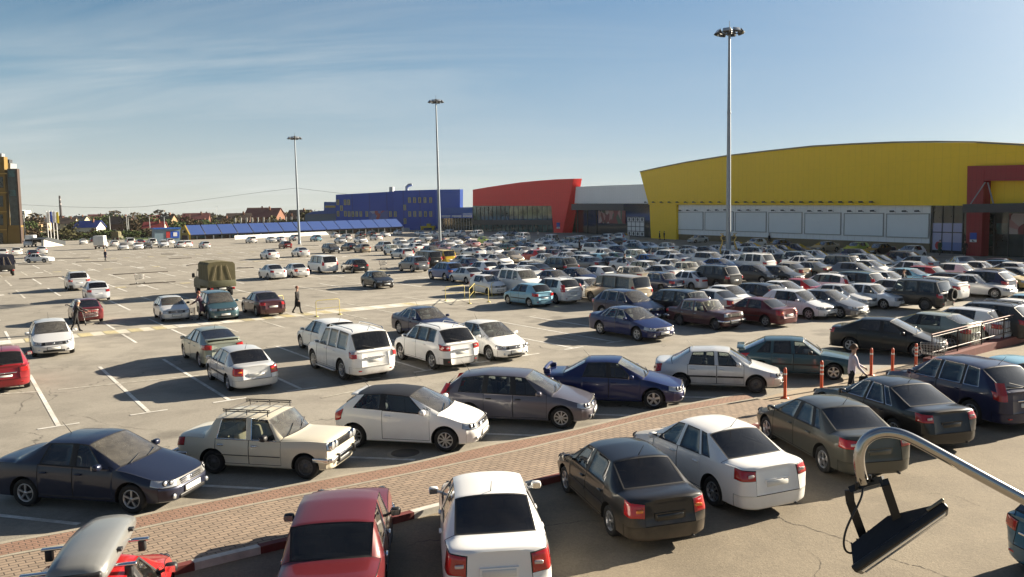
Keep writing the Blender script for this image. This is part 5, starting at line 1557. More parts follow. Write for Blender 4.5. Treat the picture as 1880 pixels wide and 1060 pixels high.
# white low wall in front of the market
wA, wB = G(431, 440), G(752, 424)
WF = Wall(wA, wB)
f = MB(); WF.slab(f, rect(0, WF.len, 0, 1.15), -.15, .0); o = f.build('low_wall', mat('white_wall_paint', (.55, .56, .55), .8, var=.2, vscale=.5)); tag(o, 'long low white wall running along the front of the covered market', 'wall')

# ---- office building at the edge of the lot
OF = Wall(G(38.5, 448), G(-40, 454))
ofr = Wall((G(38.5, 448).x, G(38.5, 448).y), (G(38.5, 448).x - 20, G(38.5, 448).y + 26))
ob = empty('office_building', G(0, 450)); tag(ob, 'ochre office block with a dark glass corner at the edge of the lot', 'building')
def opp(n, mb, m): return hp(n, mb, m, ob)
M['ochre'] = mat('ochre_render', (.17, .105, .018), .8, var=.2, vscale=.3)
dO = G(38.5, 448).y
OW = Wall((at_depth(-60, 430, dO).x, dO), (at_depth(36, 430, dO+2).x, dO+2))
def oface(pts, f0, f1, m, n):
    mb = MB(); P = OW.px(pts, f1); OW.slab(mb, [(u, max(z, -.1)) for u, z in P], f0, f1); return opp(n, mb, m)
oface([(-60, 288), (7, 288), (14.5, 455), (-60, 455)], -2.2, 0, M['ochre'], 'wall')
oface([(13, 310), (29, 310), (35, 414), (20, 414), (14, 330)], -2.4, -.3, M['glassdark'], 'glass_corner')
oface([(15, 313), (26.5, 313), (27, 325), (16, 325)], -.29, -.2, M['glassteal'], 'pane')
oface([(17.5, 349), (28.5, 349), (29, 360), (18, 360)], -.29, -.2, M['glassteal'], 'pane')
oface([(15, 414), (38, 414), (40, 455), (15, 455)], -1.8, -.15, M['ochre'], 'lower_wall')
oface([(28.8, 310), (31, 310), (40, 448), (37.5, 448)], -1.6, -.1, mat('dark_edge_panel', (.045, .025, .018), .8), 'edge_panel')
for y0, y1 in ((325, 345), (360, 380), (394, 414), (428, 450)):
    for x0, x1 in ((-8, 3), (-40, -22)): oface([(x0, y0), (x1+2, y0), (x1+3, y1), (x0, y1)], .01, .12, M['glassdark'], 'window')
for y in (318, 353, 388, 421): oface([(-60, y), (12, y), (12.3, y+2), (-60, y+2)], .01, .25, mat('ledge', (.34, .22, .05), .8), 'ledge')
oface([(9, 300), (19, 300), (19, 310), (9, 312)], -8, -4, M['steel'], 'roof_plant')
oface([(10, 293), (17, 293), (17, 300), (10, 300)], -7, -5, M['lampdark'], 'roof_plant')
oface([(-3, 282), (3, 282), (3, 289), (-3, 289)], -7, -5, M['steel'], 'roof_plant')

# ---- ramp wall, kiosk, banners, box fences
rw = Wall(G(79, 454), G(120, 450.5))
rt = empty('ramp_wall', rw.P(3, 0)); tag(rt, 'white sloping side wall of an underground ramp with a dark coping', 'wall')
m_ = MB(); P = rw.px([(80.5, 440.5), (119.5, 451), (119.5, 453.5), (80.5, 456)]); P[2] = (P[2][0], 0); P[3] = (P[3][0], 0); rw.slab(m_, P, -.6, 0); hp('side', m_, mat('ramp_render', (.50, .49, .46), .8, var=.3, vscale=.3), rt)
m_ = MB(); P = rw.px([(80, 439.5), (88, 436), (119.5, 443), (119.7, 450.6)]); rw.slab(m_, P, -3.5, .1); hp('coping', m_, M['frame'], rt)
kd = 226.0
KW = Wall((at_depth(283, 430, kd).x, kd), (at_depth(331, 430, kd+4).x, kd+4))
kk = empty('kiosk', KW.P(3, 0, -2)); tag(kk, 'grey blue kiosk with a flat blue roof beside the yellow gable', 'kiosk')
m_ = MB(); P = KW.px([(284, 420.5), (331, 419.5), (331, 445), (284, 445)]); KW.slab(m_, [(u, max(z, 0)) for u, z in P], -4, 0); hp('wall', m_, mat('kiosk_wall', (.16, .24, .30), .6), kk)
m_ = MB(); P = KW.px([(282, 418.8), (332, 417.8), (332, 420.8), (282, 421.3)], .4); KW.slab(m_, P, -4.4, .4); hp('roof', m_, M['bluelt'], kk)
for x0, x1, mm in ((305, 312, M['redspot']), (313, 329, M['bluec'])):
    m_ = MB(); P = KW.px([(x0, 425), (x1, 425), (x1, 437), (x0, 437)]); KW.slab(m_, P, .01, .1); hp('poster', m_, mm, kk)
m_ = MB(); P = KW.px([(318, 427), (325, 427), (325, 434), (318, 434)]); KW.slab(m_, P, .101, .14); hp('poster', m_, M['signwhite'], kk)
# flagpoles with tall banners
for i, (x, yt, mm) in enumerate(((89, 388, M['signwhite']), (94, 387, M['signblue']), (100, 387, M['signwhite']), (106, 388, M['signyellow']))):
    d = 245 + i*3; b = at_depth(x, 437, d); b.z = 0; s_ = d/CF
    fp = empty('flagpole', b); tag(fp, ['white banner on a pole, outermost by the ochre block', 'blue banner on a pole between two white ones', 'white banner on a pole beside the yellow one', 'yellow banner on a pole above the ramp'][i], 'flagpole', 'banner poles by the ramp')
    tz = at_depth(x, yt, d).z
    m_ = MB(); m_.tube([b, (b.x, b.y, tz)], .12, 6); hp('pole', m_, M['signwhite'], fp)
    m_ = MB(); m_.box(b.x+.15, b.x+4.4*s_, b.y-.03, b.y+.03, tz-22*s_, tz-.3); hp('banner', m_, mm, fp)
# ------------------------------------------------------------------ town beyond the lot: houses, trees, chimney, lines
rng = random.Random(21)
def rel(o, mb, name, m):
    p = mb.build(name, m); p.parent = o; return p
ROOFS = dict(red=mat('red_roof', (.22, .03, .03), .7, var=.2, vscale=.4), brown=mat('brown_roof', (.075, .05, .04), .8, var=.3, vscale=.4), grey=mat('grey_roof', (.16, .15, .14), .7, var=.3, vscale=.4),
             blue=mat('blue_roof', (.012, .04, .25), .5), green=mat('green_roof', (.04, .14, .09), .6), maroon=mat('maroon_roof', (.11, .03, .03), .7))
WALLS = dict(brick=mat('red_brick', (.17, .075, .045), .9, var=.3, vscale=.5), cream=mat('cream_render', (.50, .40, .27), .85), white=mat('white_render', (.58, .56, .50), .85), dark=mat('dark_brick_wall', (.09, .045, .035), .9), tan=mat('tan_render', (.34, .22, .12), .85))
HOUSES = []
def house(x, ybase, wpx, hpx, roof, wall, d, turn=0, floors=1, chim=True):
    b = at_depth(x, 420, d); b.z = 0
    s_ = d/CF; W = max(5, wpx*s_); 
    topz = at_depth(x, ybase-hpx, d).z
    Hw = max(2.6, topz*.60); Hr = max(topz, Hw+1.5)
    D = W*.8
    r_ = empty('house', b, R(turn)); 
    tag(r_, None, 'house', 'houses beyond the parking lot'); r_['_d'] = f'{dict(brick="brick", cream="cream", white="white", dark="dark brick", tan="tan")[wall]} house with a {roof} pitched roof'
    m_ = MB(); m_.prism([(-W/2, -D/2), (W/2, -D/2), (W/2, D/2), (-W/2, D/2)], 0, Hw)
    m_.add([(-W/2+.01, -D/2+.01, Hw), (-W/2+.01, D/2-.01, Hw), (-W/2+.01, 0, Hr-.2)], [(0, 1, 2)]); m_.add([(W/2-.01, -D/2+.01, Hw), (W/2-.01, D/2-.01, Hw), (W/2-.01, 0, Hr-.2)], [(0, 2, 1)])
    rel(r_, m_, 'wall', WALLS[wall])
    e = .5; m_ = MB()
    for sg in (-1, 1):
        q = [Vector((-W/2-e, sg*(D/2+e), Hw-.25)), Vector((W/2+e, sg*(D/2+e), Hw-.25)), Vector((W/2+e, 0, Hr)), Vector((-W/2-e, 0, Hr))]
        m_.add(q + [v + Vector((0, 0, .18)) for v in q], [(0, 1, 2, 3), (7, 6, 5, 4), (0, 4, 5, 1), (1, 5, 6, 2), (2, 6, 7, 3), (3, 7, 4, 0)])
    ro = rel(r_, m_, 'roof', ROOFS[roof])
    if chim:
        m_ = MB(); m_.box(W*.18, W*.18+.7, -.35-D*.12, .35-D*.12, Hr-1.4, Hr+.9); c_ = m_.build('chimney', WALLS['brick']); c_.parent = ro
    n = max(2, int(W/3.2))
    for fl in range(1 if Hw < 5 else 2):
        for i in range(n):
            xx = -W/2 + W*(i+.5)/n; z = 1.1 + fl*2.8
            if z + 1.3 > Hw: continue
            m_ = MB(); m_.box(xx-.55, xx+.55, -D/2-.06, -D/2+.02, z, z+1.3); w_o = rel(r_, m_, 'window', M['signwhite'])
            m_ = MB(); m_.box(xx-.45, xx+.45, -D/2-.09, -D/2-.055, z+.1, z+1.2); g_ = m_.build('pane', M['glassdark']); g_.parent = w_o
    HOUSES.append(r_); return r_
HL = [(165, 432, 40, 26, 'blue', 'white', 330, 0), (285, 432, 34, 24, 'red', 'cream', 300, 8), (262, 430, 22, 24, 'grey', 'cream', 380, -10), (290, 430, 22, 34, 'red', 'tan', 420, 30),
      (225, 432, 34, 34, 'brown', 'dark', 350, 5), (310, 430, 26, 36, 'brown', 'tan', 400, -15), (362, 428, 44, 36, 'maroon', 'brick', 420, 12), (372, 430, 20, 26, 'green', 'cream', 380, 0),
      (412, 428, 24, 28, 'brown', 'dark', 380, 0), (440, 428, 40, 36, 'brown', 'dark', 390, 10), (487, 428, 60, 45, 'maroon', 'brick', 400, -4), (475, 428, 34, 46, 'brown', 'cream', 420, 28),
      (530, 428, 30, 33, 'brown', 'tan', 420, 4), (553, 428, 40, 42, 'brown', 'dark', 430, -8), (125, 430, 30, 30, 'brown', 'cream', 480, 10), (150, 430, 26, 33, 'grey', 'cream', 560, -12),
      (180, 430, 28, 36, 'maroon', 'tan', 600, 22), (205, 430, 26, 33, 'brown', 'white', 620, 0), (240, 430, 26, 32, 'grey', 'brick', 640, 14), (268, 430, 26, 35, 'maroon', 'brick', 560, -20),
      (300, 428, 24, 31, 'grey', 'white', 680, 0), (330, 428, 30, 32, 'brown', 'brick', 640, 15), (350, 428, 24, 31, 'red', 'cream', 700, -10), (395, 428, 26, 31, 'grey', 'tan', 600, 8),
      (60, 432, 26, 30, 'brown', 'tan', 520, 0), (78, 432, 24, 32, 'grey', 'cream', 600, 10), (105, 430, 28, 33, 'maroon', 'brick', 660, -10), (430, 426, 22, 30, 'grey', 'white', 620, 6), (455, 426, 24, 30, 'maroon', 'cream', 660, -6), (505, 426, 26, 32, 'brown', 'cream', 560, 20)]
for h in HL: house(*h)
# far tower blocks by the ochre office
for i, (x, yt, wd, d) in enumerate(((40, 386, 5, 900), (48, 387, 8, 900))):
    b = at_depth(x, 400, d); b.z = 0; z = at_depth(x, yt, d).z; w2 = wd*d/CF/2
    r_ = empty('apartment_block', b); tag(r_, ['slim pale blue far off tower beside the ochre office', 'wider pale far off tower block beside the slim one'][i], 'building')
    m_ = MB(); m_.box(-w2, w2, -6, 6, 0, z); rel(r_, m_, 'wall', mat('far_block_%s' % 'ab'[i], (.35, .42, .50) if i == 0 else (.50, .50, .47), .8))
    m_ = MB()
    for k in range(5): m_.box(-w2*.9, w2*.9, -6.05, -5.9, z*(.12+.17*k), z*(.18+.17*k))
    rel(r_, m_, 'window_band', M['glassdark'])
# chimney stack
d = 760; b = at_depth(113, 410, d); b.z = 0; z = at_depth(113, 359.5, d).z; s_ = d/CF
r_ = empty('smokestack', b); tag(r_, 'tall dark smokestack with pale bands rising above the houses', 'chimney')
m_ = MB()
for k in range(7):
    z0, z1 = z*k/7, z*(k+1)/7
    ra = lambda q: (2.6 - 1.1*q/z)*s_
    m_.lathe([(ra(z0), z0), (ra(z1), z1)], 14, 1 if k in (4, 6) and False else 0)
m_.lathe([(ra(z), z), (.01, z+.05)], 14, 0)
rel(r_, m_, 'shaft', mat('stack_brick', (.055, .05, .055), .9))
for zf in (.72, .86):
    m_ = MB(); m_.lathe([(ra(z*zf)+.08, z*zf), (ra(z*zf)+.08, z*(zf+.05))], 14); rel(r_, m_, 'pale_band', mat('stack_pale_band', (.30, .28, .28), .9))

# ---- trees
def leafmat(name, c0, c1):
    m, t, p = new_mat(name)
    oi = t.new('ShaderNodeObjectInfo'); co = t.new('ShaderNodeTexCoord').outputs['Object']
    n = t.noise(co, .7, 4, .6)
    t.l.new(t.mix(t.ramp(n, [(.35, (0, 0, 0)), (.65, (1, 1, 1))]), rgb(*c0), rgb(*c1)), p.inputs['Base Color'])
    p.inputs['Roughness'].default_value = .8; p.inputs['Specular IOR Level'].default_value = .2
    return m
LEAF = dict(green=leafmat('green_leaves', (.025, .045, .012), (.07, .10, .025)), olive=leafmat('olive_leaves', (.04, .04, .014), (.085, .078, .03)), brown=leafmat('autumn_leaves', (.035, .025, .012), (.085, .058, .028)))
M['bark'] = mat('bark', (.05, .038, .028), .95, var=.4, vscale=6)
def crown_mesh(seed, squash=1.0, n=420):
    r = random.Random(seed); m_ = MB()
    cl = [(Vector((r.gauss(0, .30), r.gauss(0, .30), .62 + r.gauss(0, .20)*squash)), .20 + r.random()*.22) for _ in range(11)]
    for i in range(n):
        c, s_ = cl[i % len(cl)]
        dv = Vector((r.gauss(0, 1), r.gauss(0, 1), r.gauss(0, 1))); dv.normalize()
        p = c + dv*s_*(.55 + .5*r.random())
        ax = Vector((r.gauss(0, 1), r.gauss(0, 1), r.gauss(0, 1))).normalized(); bx = ax.orthogonal().normalized(); cx_ = ax.cross(bx)
        q = .035 + .05*r.random()
        m_.add([p - bx*q - cx_*q*.7, p + bx*q - cx_*q*.5, p + bx*q*.8 + cx_*q, p - bx*q*.7 + cx_*q*.8], [(0, 1, 2, 3)], 0)
    return m_
CROWNS = [[crown_mesh(s + 10*k, .9).mesh('crown', LEAF[c]) for s in range(3)] for k, c in enumerate(('green', 'olive', 'brown'))]
trm = MB(); trm.tube([(0, 0, 0), (.01, 0, .2), (-.01, .01, .45), (.02, 0, .7)], [.035, .028, .02, .008], 6)
for a in range(5):
    q = a*1.3; trm.tube([(0, 0, .30 + .06*a), (.14*math.cos(q), .14*math.sin(q), .45 + .07*a), (.26*math.cos(q), .26*math.sin(q), .58 + .07*a)], [.014, .009, .004], 5)
TR = trm.mesh('trunk', M['bark'])
TREES = []
def tree(x, d, top, kind, wide=1.0):
    b = at_depth(x, 420, d); b.z = 0
    H = max(2.2, at_depth(x, top, d).z)
    r_ = empty('tree', b, rng.random()*6.28); r_.scale = (H*wide*.95, H*wide*.95, H*.92)
    tag(r_, None, 'tree', 'trees beyond the parking lot'); r_['_d'] = ('dark green', 'olive', 'brown autumn')[kind] + (' bushy tree' if wide > 1.2 else ' leafy tree')
    o = bpy.data.objects.new('trunk', TR); link(o, r_)
    c = bpy.data.objects.new('crown', CROWNS[kind][rng.randrange(3)]); link(c, r_)
    TREES.append(r_)
for (x, top, k) in ((58, 402, 0), (68, 398, 2), (130, 405, 1), (148, 402, 0), (190, 392, 0), (205, 389, 0), (213, 396, 1), (240, 404, 2), (232, 400, 2), (272, 392, 1), (285, 393, 0), (318, 394, 0), (327, 401, 0), (345, 398, 2), (383, 399, 0), (398, 398, 1), (408, 402, 2), (425, 395, 1), (447, 400, 0), (420, 404, 0), (515, 395, 1), (540, 398, 0), (572, 384, 1), (583, 386, 0), (566, 390, 2), (600, 390, 1)):
    tree(x, 300 + rng.random()*160, top+3, k, .8 + rng.random()*.4)
for i in range(34):
    x = 42 + i*16.5 + rng.random()*10; tree(x, 540 + rng.random()*300, 396 + rng.random()*9 - x*.008, rng.choice((0, 0, 1, 2)), 1.1 + rng.random()*.5)
# bushes along the far verge
for i in range(26):
    x = 50 + i*9.5 + rng.random()*5
    if 76 < x < 100: continue
    tree(x, 262 + rng.random()*14, 420 + rng.random()*8, rng.choice((2, 2, 1, 0)), 1.5 + rng.random()*.5)
# far wood on the skyline reads as one mass
wd = MB(); r = random.Random(5)
for i in range(5200):
    px = -60 + r.random()*700; d = 850 + r.random()*500
    b = at_depth(px, 405, d); h = (6 + 7*abs(math.sin(px*.045)*math.cos(px*.017))) * (.25 + .75*r.random())
    p = Vector((b.x, d, h)); ax = Vector((r.gauss(0, 1), -1 + r.gauss(0, .5), r.gauss(0, 1))).normalized(); bx = ax.orthogonal().normalized(); cx_ = ax.cross(bx); q = 1.0 + 1.6*r.random()
    wd.add([p - bx*q - cx_*q*.7, p + bx*q - cx_*q*.5, p + bx*q*.8 + cx_*q, p - bx*q*.7 + cx_*q*.8], [(0, 1, 2, 3)], r.randrange(3))
tag(wd.build('woods', list(LEAF.values())), 'hazy line of woods along the skyline behind the houses', 'woods', kind='stuff')
# long pale fence at the back of the verge, row of white fence posts before the brick houses
fa, fb = at_depth(100, 428, 300), at_depth(232, 430, 285); fa.z = fb.z = 0
fw_ = Wall(fa, fb); m_ = MB(); fw_.slab(m_, rect(0, fw_.len, 0, 2.0), -.1, 0)
tag(m_.build('fence', mat('pale_fence', (.36, .35, .31), .8, var=.3, vscale=.2)), 'long pale panel fence behind the bushes at the far edge', 'fence')
fa, fb = G(118, 437.3), G(335, 436); fw_ = Wall(fa, fb); m_ = MB(); fw_.slab(m_, rect(0, fw_.len, 0, .9), -.1, 0)
tag(m_.build('low_fence', mat('white_low_fence', (.55, .55, .53), .8)), 'low white fence edging the green verge at the back of the lot', 'fence')
fd = 372.0
fr_ = empty('brick_fence', at_depth(455, 412, fd)); fr_.location.z = 0; tag(fr_, 'dark brick garden fence with tall white posts before the brick villas', 'fence')
FWl = Wall((at_depth(432, 412, fd).x, fd), (at_depth(560, 412, fd).x, fd+6))
m_ = MB(); FWl.slab(m_, rect(0, FWl.len, 0, at_depth(450, 408, fd).z), -.3, 0); hp('brick_panel', m_, WALLS['dark'], fr_)
for i in range(14):
    u = FWl.len*i/13; m_ = MB(); FWl.slab(m_, rect(u-.35, u+.35, 0, at_depth(450, 400, fd).z), -.4, .1); hp('post', m_, WALLS['white'], fr_)
# lamp posts at the far side
for i, (x, yt, d) in enumerate(((46, 395, 250), (203, 397, 280), (234, 397, 270), (237, 399, 300), (276, 398, 285), (303, 398, 260), (400, 380, 520), (240, 381, 700), (63, 381, 700))):
    b = at_depth(x, 430, d); b.z = 0; z = at_depth(x, yt, d).z
    r_ = empty('street_lamp', b); tag(r_, None, 'street lamp', 'street lamps beyond the lot'); r_['_d'] = 'thin grey street lamp'
    m_ = MB(); m_.tube([(0, 0, 0), (0, 0, z)], [.14, .08], 6); rel(r_, m_, 'pole', M['steel'])
    for sg in (-1, 1):
        m_ = MB(); m_.tube([(0, 0, z-.1), (sg*1.1, 0, z+.25)], .05, 5); m_.rbox(sg*1.1-.35, sg*1.1+.35, -.15, .15, z+.18, z+.34, .05); rel(r_, m_, 'lamp_head', M['steel'])
    HOUSES.append(r_)
# power line crossing the sky
pts = [(-40, 374), (38, 376), (120, 380), (200, 382), (260, 380), (330, 373), (420, 361), (480, 353), (545, 345.5), (580, 350), (640, 357)]
m_ = MB(); m_.tube([at_depth(x, y, 330) for x, y in pts], .055, 5)
tag(m_.build('power_line', M['frame']), 'single sagging power line crossing the sky above the houses', 'cable')
# ------------------------------------------------------------------ the cars
C = dict(a=((.22, .010, .016), .05), J=((.014, .02, .045), .3), X=((.006, .014, .085), .1), A=((.02, .12, .20), .2), W=((.86, .86, .84), 0), C=((.66, .61, .48), 0), H=((.085, .085, .07), .3), S=((.64, .65, .65), .22), G=((.17, .18, .20), .45), D=((.035, .037, .040), .2), K=((.010, .010, .011), 0), N=((.010, .016, .060), .1), B=((.03, .10, .30), .2),
         P=((.22, .45, .58), .2), R=((.38, .012, .014), 0), M=((.115, .014, .018), .1), E=((.40, .34, .25), .35), Q=((.33, .36, .30), .4), L=((.42, .55, .05), 0), Y=((.62, .42, .02), 0), O=((.42, .30, .10), .3), V=((.115, .112, .14), .35), T=((.04, .09, .11), .3), Z=((.07, .02, .025), .2), U=((.72, .74, .77), .1), F=((.04, .10, .06), .2), I=((.50, .30, .32), .2))
CN = dict(a='red', H='grey green', A='teal', W='white', C='cream', S='silver', G='grey', D='charcoal', K='black', N='navy', B='blue', P='pale blue', R='red', M='dark red', E='beige', Q='grey green', L='lime green', Y='yellow', O='gold', V='grey violet', T='steel blue', Z='dark brown', U='silvery white', F='dark green', I='pinkish')
KIND = dict(sedan='saloon', sedan_spoiler='saloon', lacetti='saloon', accent='saloon', corolla='saloon', civic='saloon', coupe_sedan='saloon', solaris='saloon', accord='saloon', classic='boxy old saloon', liftback='angular hatchback', corsa='small hatchback',
            hatch='small hatchback', golf='hatchback', matiz='tiny hatchback', prius='sleek hatchback', civic_hatch='hatchback', wagon='estate', minivan='minivan', suv='off-roader', crossover='off-roader', offroader='large off-roader', jeep='boxy off-roader', niva='boxy off-roader', van='van', panel_van='panel van')
AUTO = []
def near(tp, cc, px, head, label, side='R', wheel='f', **kw):
    """placed by where one tyre touches the ground: px is that point, wheel f or r, on side R or L"""
    p = dict(BASE); p.update(TYPES[tp])
    g = G(*px); h = R(head); d = Vector((math.cos(h), math.sin(h), 0)); lf = Vector((-d.y, d.x, 0))
    xw = p['L']/2 - p['fo'] - (0 if wheel == 'f' else p['wb']); yw = (p['W']/2 - .05)*(1 if side == 'L' else -1)
    c = g - d*xw - lf*yw
    col, mt = C[cc]
    return put_car(tp, c.x, c.y, head, col, mt, label, 'car', kw.pop('group', None), kw.pop('detail', 2), name=kw.pop('name', 'parked_car'), extra=kw.pop('extra', None), z=.006, **kw)
def roof(tp, cc, px, head, label=None, detail=0, dx=0.0, cat='car', **kw):
    """placed by the middle of the roof"""
    p = dict(BASE); p.update(TYPES[tp])
    g = G(px[0], px[1], p['H']-.03); h = R(head); d = Vector((math.cos(h), math.sin(h), 0))
    c = g - d*(p['L']/2 - (p['s_wtop'] + p['s_roofr'])/2 + dx)
    col, mt = C[cc]
    rt, p = put_car(tp, c.x, c.y, head, col, mt, label, cat, kw.pop('group', None), detail, name=kw.pop('name', 'parked_car'), extra=kw.pop('extra', None), z=.006, **kw)
    if not label:
        rt['_d'] = CN[cc] + ' ' + KIND[tp]; AUTO.append(rt)
    return rt, p

def roof_rack(root, p, col):
    H = p['H']; w = .52
    m = MB()
    for sd in (1, -1):
        for z in (H+.05, H+.095): m.tube([(.45, sd*w, z), (-.75, sd*w, z), (-.80, sd*w*.96, z)], .014, 6)
        for x in (.40, -.15, -.70): m.tube([(x, sd*(w+.02), H-.05), (x, sd*w, H+.095)], .012, 5)
    for x in (.45, .15, -.15, -.45, -.75): m.tube([(x, -w, H+.05), (x, w, H+.05)], .012, 5)
    m.build('roof_rack', M['black'], root)
def roof_box(root, p, col):
    H = p['H']
    for x in (.42, -.42):
        m = MB(); m.rbox(x-.035, x+.035, -.70, .70, H+.05, H+.09, .015); 
        for sd in (1, -1): m.rbox(x-.05, x+.05, sd*.60-.05, sd*.60+.05, H-.10, H+.06, .02, 1)
        m.build('crossbar', [M['chrome'], M['black']], root)
    bm = bmesh.new(); bmesh.ops.create_cube(bm, size=1)
    bmesh.ops.subdivide_edges(bm, edges=bm.edges[:], cuts=5, use_grid_fill=True)
    for v in bm.verts:
        x, y, z = v.co * 2
        f = max(abs(x)**5, abs(y)**6)
        k = 1 - .10*max(0, x)**2 - .03*max(0, -x)**2
        z2 = z
        top = .30 - .11*max(0, x)**1.6 - .05*max(0, -x)**3 - .05*abs(y)**3
        zz = H + .10 + (top*(.5+.5*z) if z > -.99 else 0)
        e = 1 - .13*max(0, z)**2
        v.co = Vector((x*1.02*(1-.05*max(0, z)), (y*.37*k)*e - .10, zz))
    bmesh.ops.smooth_vert(bm, verts=bm.verts[:], factor=.5, use_axis_x=True, use_axis_y=True, use_axis_z=True)
    me = bpy.data.meshes.new('roof_box'); bm.to_mesh(me); bm.free(); me.materials.append(M['gray'])
    for f in me.polygons: f.use_smooth = True
    o = bpy.data.objects.new('roof_box', me); link(o); o.location = root.location; o.rotation_euler = root.rotation_euler
    tag(o, 'grey plastic roof box riding on the crossbars of the bright red hatchback', 'roof box')
    m = MB(); m.rbox(-1.04, -.90, -.42, .22, H+.13, H+.25, .03); m.build('rear_band', M['black'], o)
    for x in (.35, -.35):
        m = MB(); m.rbox(x-.05, x+.05, -.52, -.44, H+.24, H+.28, .01); m.build('lock', M['black'], o)

ROW = 'cars nose-in to the pavement from the lot side'
# front row, noses to the pavement
near('sedan', 'J', (243, 944), -12, 'dark navy saloon with five-spoke wheels at the lower left, nose to the pavement', group=ROW, rim='star', lower='paint', aerial=True)
near('classic', 'C', (562, 881), -13, 'cream boxy old saloon carrying a black roof rack, nose to the pavement', group=ROW, extra=roof_rack)
near('corsa', 'W', (818, 831), -13, 'white three-door hatchback with a black roof, nose to the pavement', group=ROW)
near('wagon', 'V', (1030, 788), -13, 'grey violet estate car with tall red tail lamps, nose to the pavement', group=ROW)
near('sedan_spoiler', 'X', (1200, 752), -14, 'deep blue saloon with a boot spoiler, beside the battered silver one', group=ROW)
rt, _ = near('accent', 'S', (1388, 723), -15, 'battered silver saloon with scraped dirty doors, nose beside an orange bollard', group=ROW, tint=False, rim='steel', dirty=True)
near('liftback', 'T', (1530, 699), -17, 'steel blue angular hatchback with a tail spoiler behind the woman in white', group=ROW)
rt, _ = near('solaris', 'K', (1684, 659), -40, 'black saloon with dark tinted windows beside the shopping trolley and railing')
# bottom row, tails to the road
RD = 'cars parked along the road side of the pavement'
roof('hatch', 'R', (140, 1070), 104, 'bright red hatchback with crossbars and a grey roof box, cut off by the bottom', 2, group=RD, extra=roof_box, tint=False, mirror='black')
roof('classic', 'M', (619, 926), 96, 'dark red boxy old saloon seen from behind with a dark rear window', 2, group=RD, tint=True)
roof('lacetti', 'W', (897, 886), 96, 'white saloon seen from straight behind, tall red tail lamps, next to the dark red one', 2, group=RD)
near('accent', 'K', (1120, 984), 106, 'dusty black saloon with amber tail lamps, wheels turned, beside two white saloons', 'L', 'r', group=RD, dirty=True, rplate=False)
near('corolla', 'W', (1308, 930), 112, 'white saloon with wide red tail lamps between the dusty black and grey green ones', 'L', 'r', group=RD)
near('civic', 'H', (1510, 868), 99, 'grey green saloon partly hidden behind the curved chrome pipe', 'L', 'r', group=RD, rplate=False)
near('coupe_sedan', 'K', (1640, 815), 104, 'glossy black saloon with chrome window trim and flared red tail lamps', 'L', 'r', group=RD, rplate=False)
near('crossover', 'N', (1781, 781), 106, 'dark navy off-roader with tall tail lamps at the right edge', 'L', 'r', group=RD)
roof('sedan', 'P', (1868, 658), 106, 'pale blue saloon roof just showing behind the navy off-roader', 2, group=RD)
near('hatch', 'A', (2056, 1110), 12, 'teal blue hatchback cut off by the lower right edge of the road', 'R', 'r')
# the double row of long stalls
near('offroader', 'W', (628, 698), 125.5, 'large muddy white off-roader with roof rails and side steps', 'L', 'r', dirty=True)
near('suv', 'W', (793, 679), 125.5, 'white off-roader with oval red tail lamps and black lower bumper', 'L', 'r')
near('solaris', 'W', (898, 663), -55, 'white saloon facing out beside the off-roader with oval tail lamps', 'R', 'f', tint=False)
near('accent', 'S', (419, 718), 125, 'silver saloon with tinted rear window in front of the grey green hatchback', 'L', 'r')
near('prius', 'Q', (367, 675), 125, 'grey green sleek hatchback behind the silver saloon', 'L', 'r')
near('golf', 'W', (553, 640), 125, 'white hatchback half hidden behind the large muddy off-roader', 'L', 'f')
near('coupe_sedan', 'N', (733, 614), -55, 'navy saloon with pale windscreen behind the white off-roader with oval lamps', 'R', 'r', tint=False)
near('accord', 'X', (1169, 627), -57, 'dark blue saloon with chrome window trim alone at the end of its row', 'R', 'f')
near('classic', 'Z', (1313, 607), -55, 'dark brown boxy old saloon with square lamps facing the road', 'R', 'f', lamp='slim')
# left part of the lot
roof('golf', 'S', (90, 587), -57, 'silver hatchback facing the camera beside the man with a trolley', 2)
roof('hatch', 'a', (2, 640), 124, 'red hatchback cut off by the left edge, yellow rear plate', 2)
roof('liftback', 'M', (156, 549), 124, 'dark red hatchback being loaded by the man in black', 1, spoiler=None, boxy=False, crease=.45, W=1.68)
roof('hatch', 'U', (176, 517), 124, 'silver white small hatchback with lit orange lamps', 1)
roof('suv', 'S', (141, 499), 124, 'silver off-roader with dark rear window behind the small lit hatchback', 1)
roof('liftback', 'S', (311, 544), -58, 'silver angular hatchback facing the woman with the tipped trolley', 1, spoiler=None)
roof('minivan', 'T', (394, 534), -58, 'steel blue minivan facing the striped walkway below the army truck', 2)
roof('sedan', 'Z', (483, 536), 125, 'dark brown saloon parked behind a yellow barrier frame', 2)
roof('sedan', 'S', (500, 486), 125, 'silver saloon at the left end of the row of four by the army truck', 1)
roof('accent', 'S', (543, 484), 125, 'old silver saloon tucked against the white passenger van', 1, tint=True)
roof('van', 'W', (594, 469), 125, 'white passenger van with a large rear window', 1, cat='van', name='passenger_van')
roof('golf', 'K', (654, 476), 125, 'black hatchback next to the white passenger van', 1)
roof('liftback', 'K', (689, 498), -57, 'black hatchback driving alone across the open asphalt', 2, spoiler=None, tint=False, boxy=False, crease=.45)
roof('suv', 'G', (763, 471), 125, 'grey blue off-roader with red lamps in front of the black van', 1)
roof('suv', 'B', (824, 482), 125, 'bright blue off-roader beside the small silver saloon', 1)
roof('accent', 'S', (859, 491), 125, 'small silver saloon tucked against the bright blue off-roader', 1)
roof('matiz', 'W', (889, 505), -56, 'tiny white hatchback standing behind the yellow barriers', 1)
roof('panel_van', 'K', (786, 461), 125, 'black panel van beside the yellow van', 1, cat='van', name='panel_van')
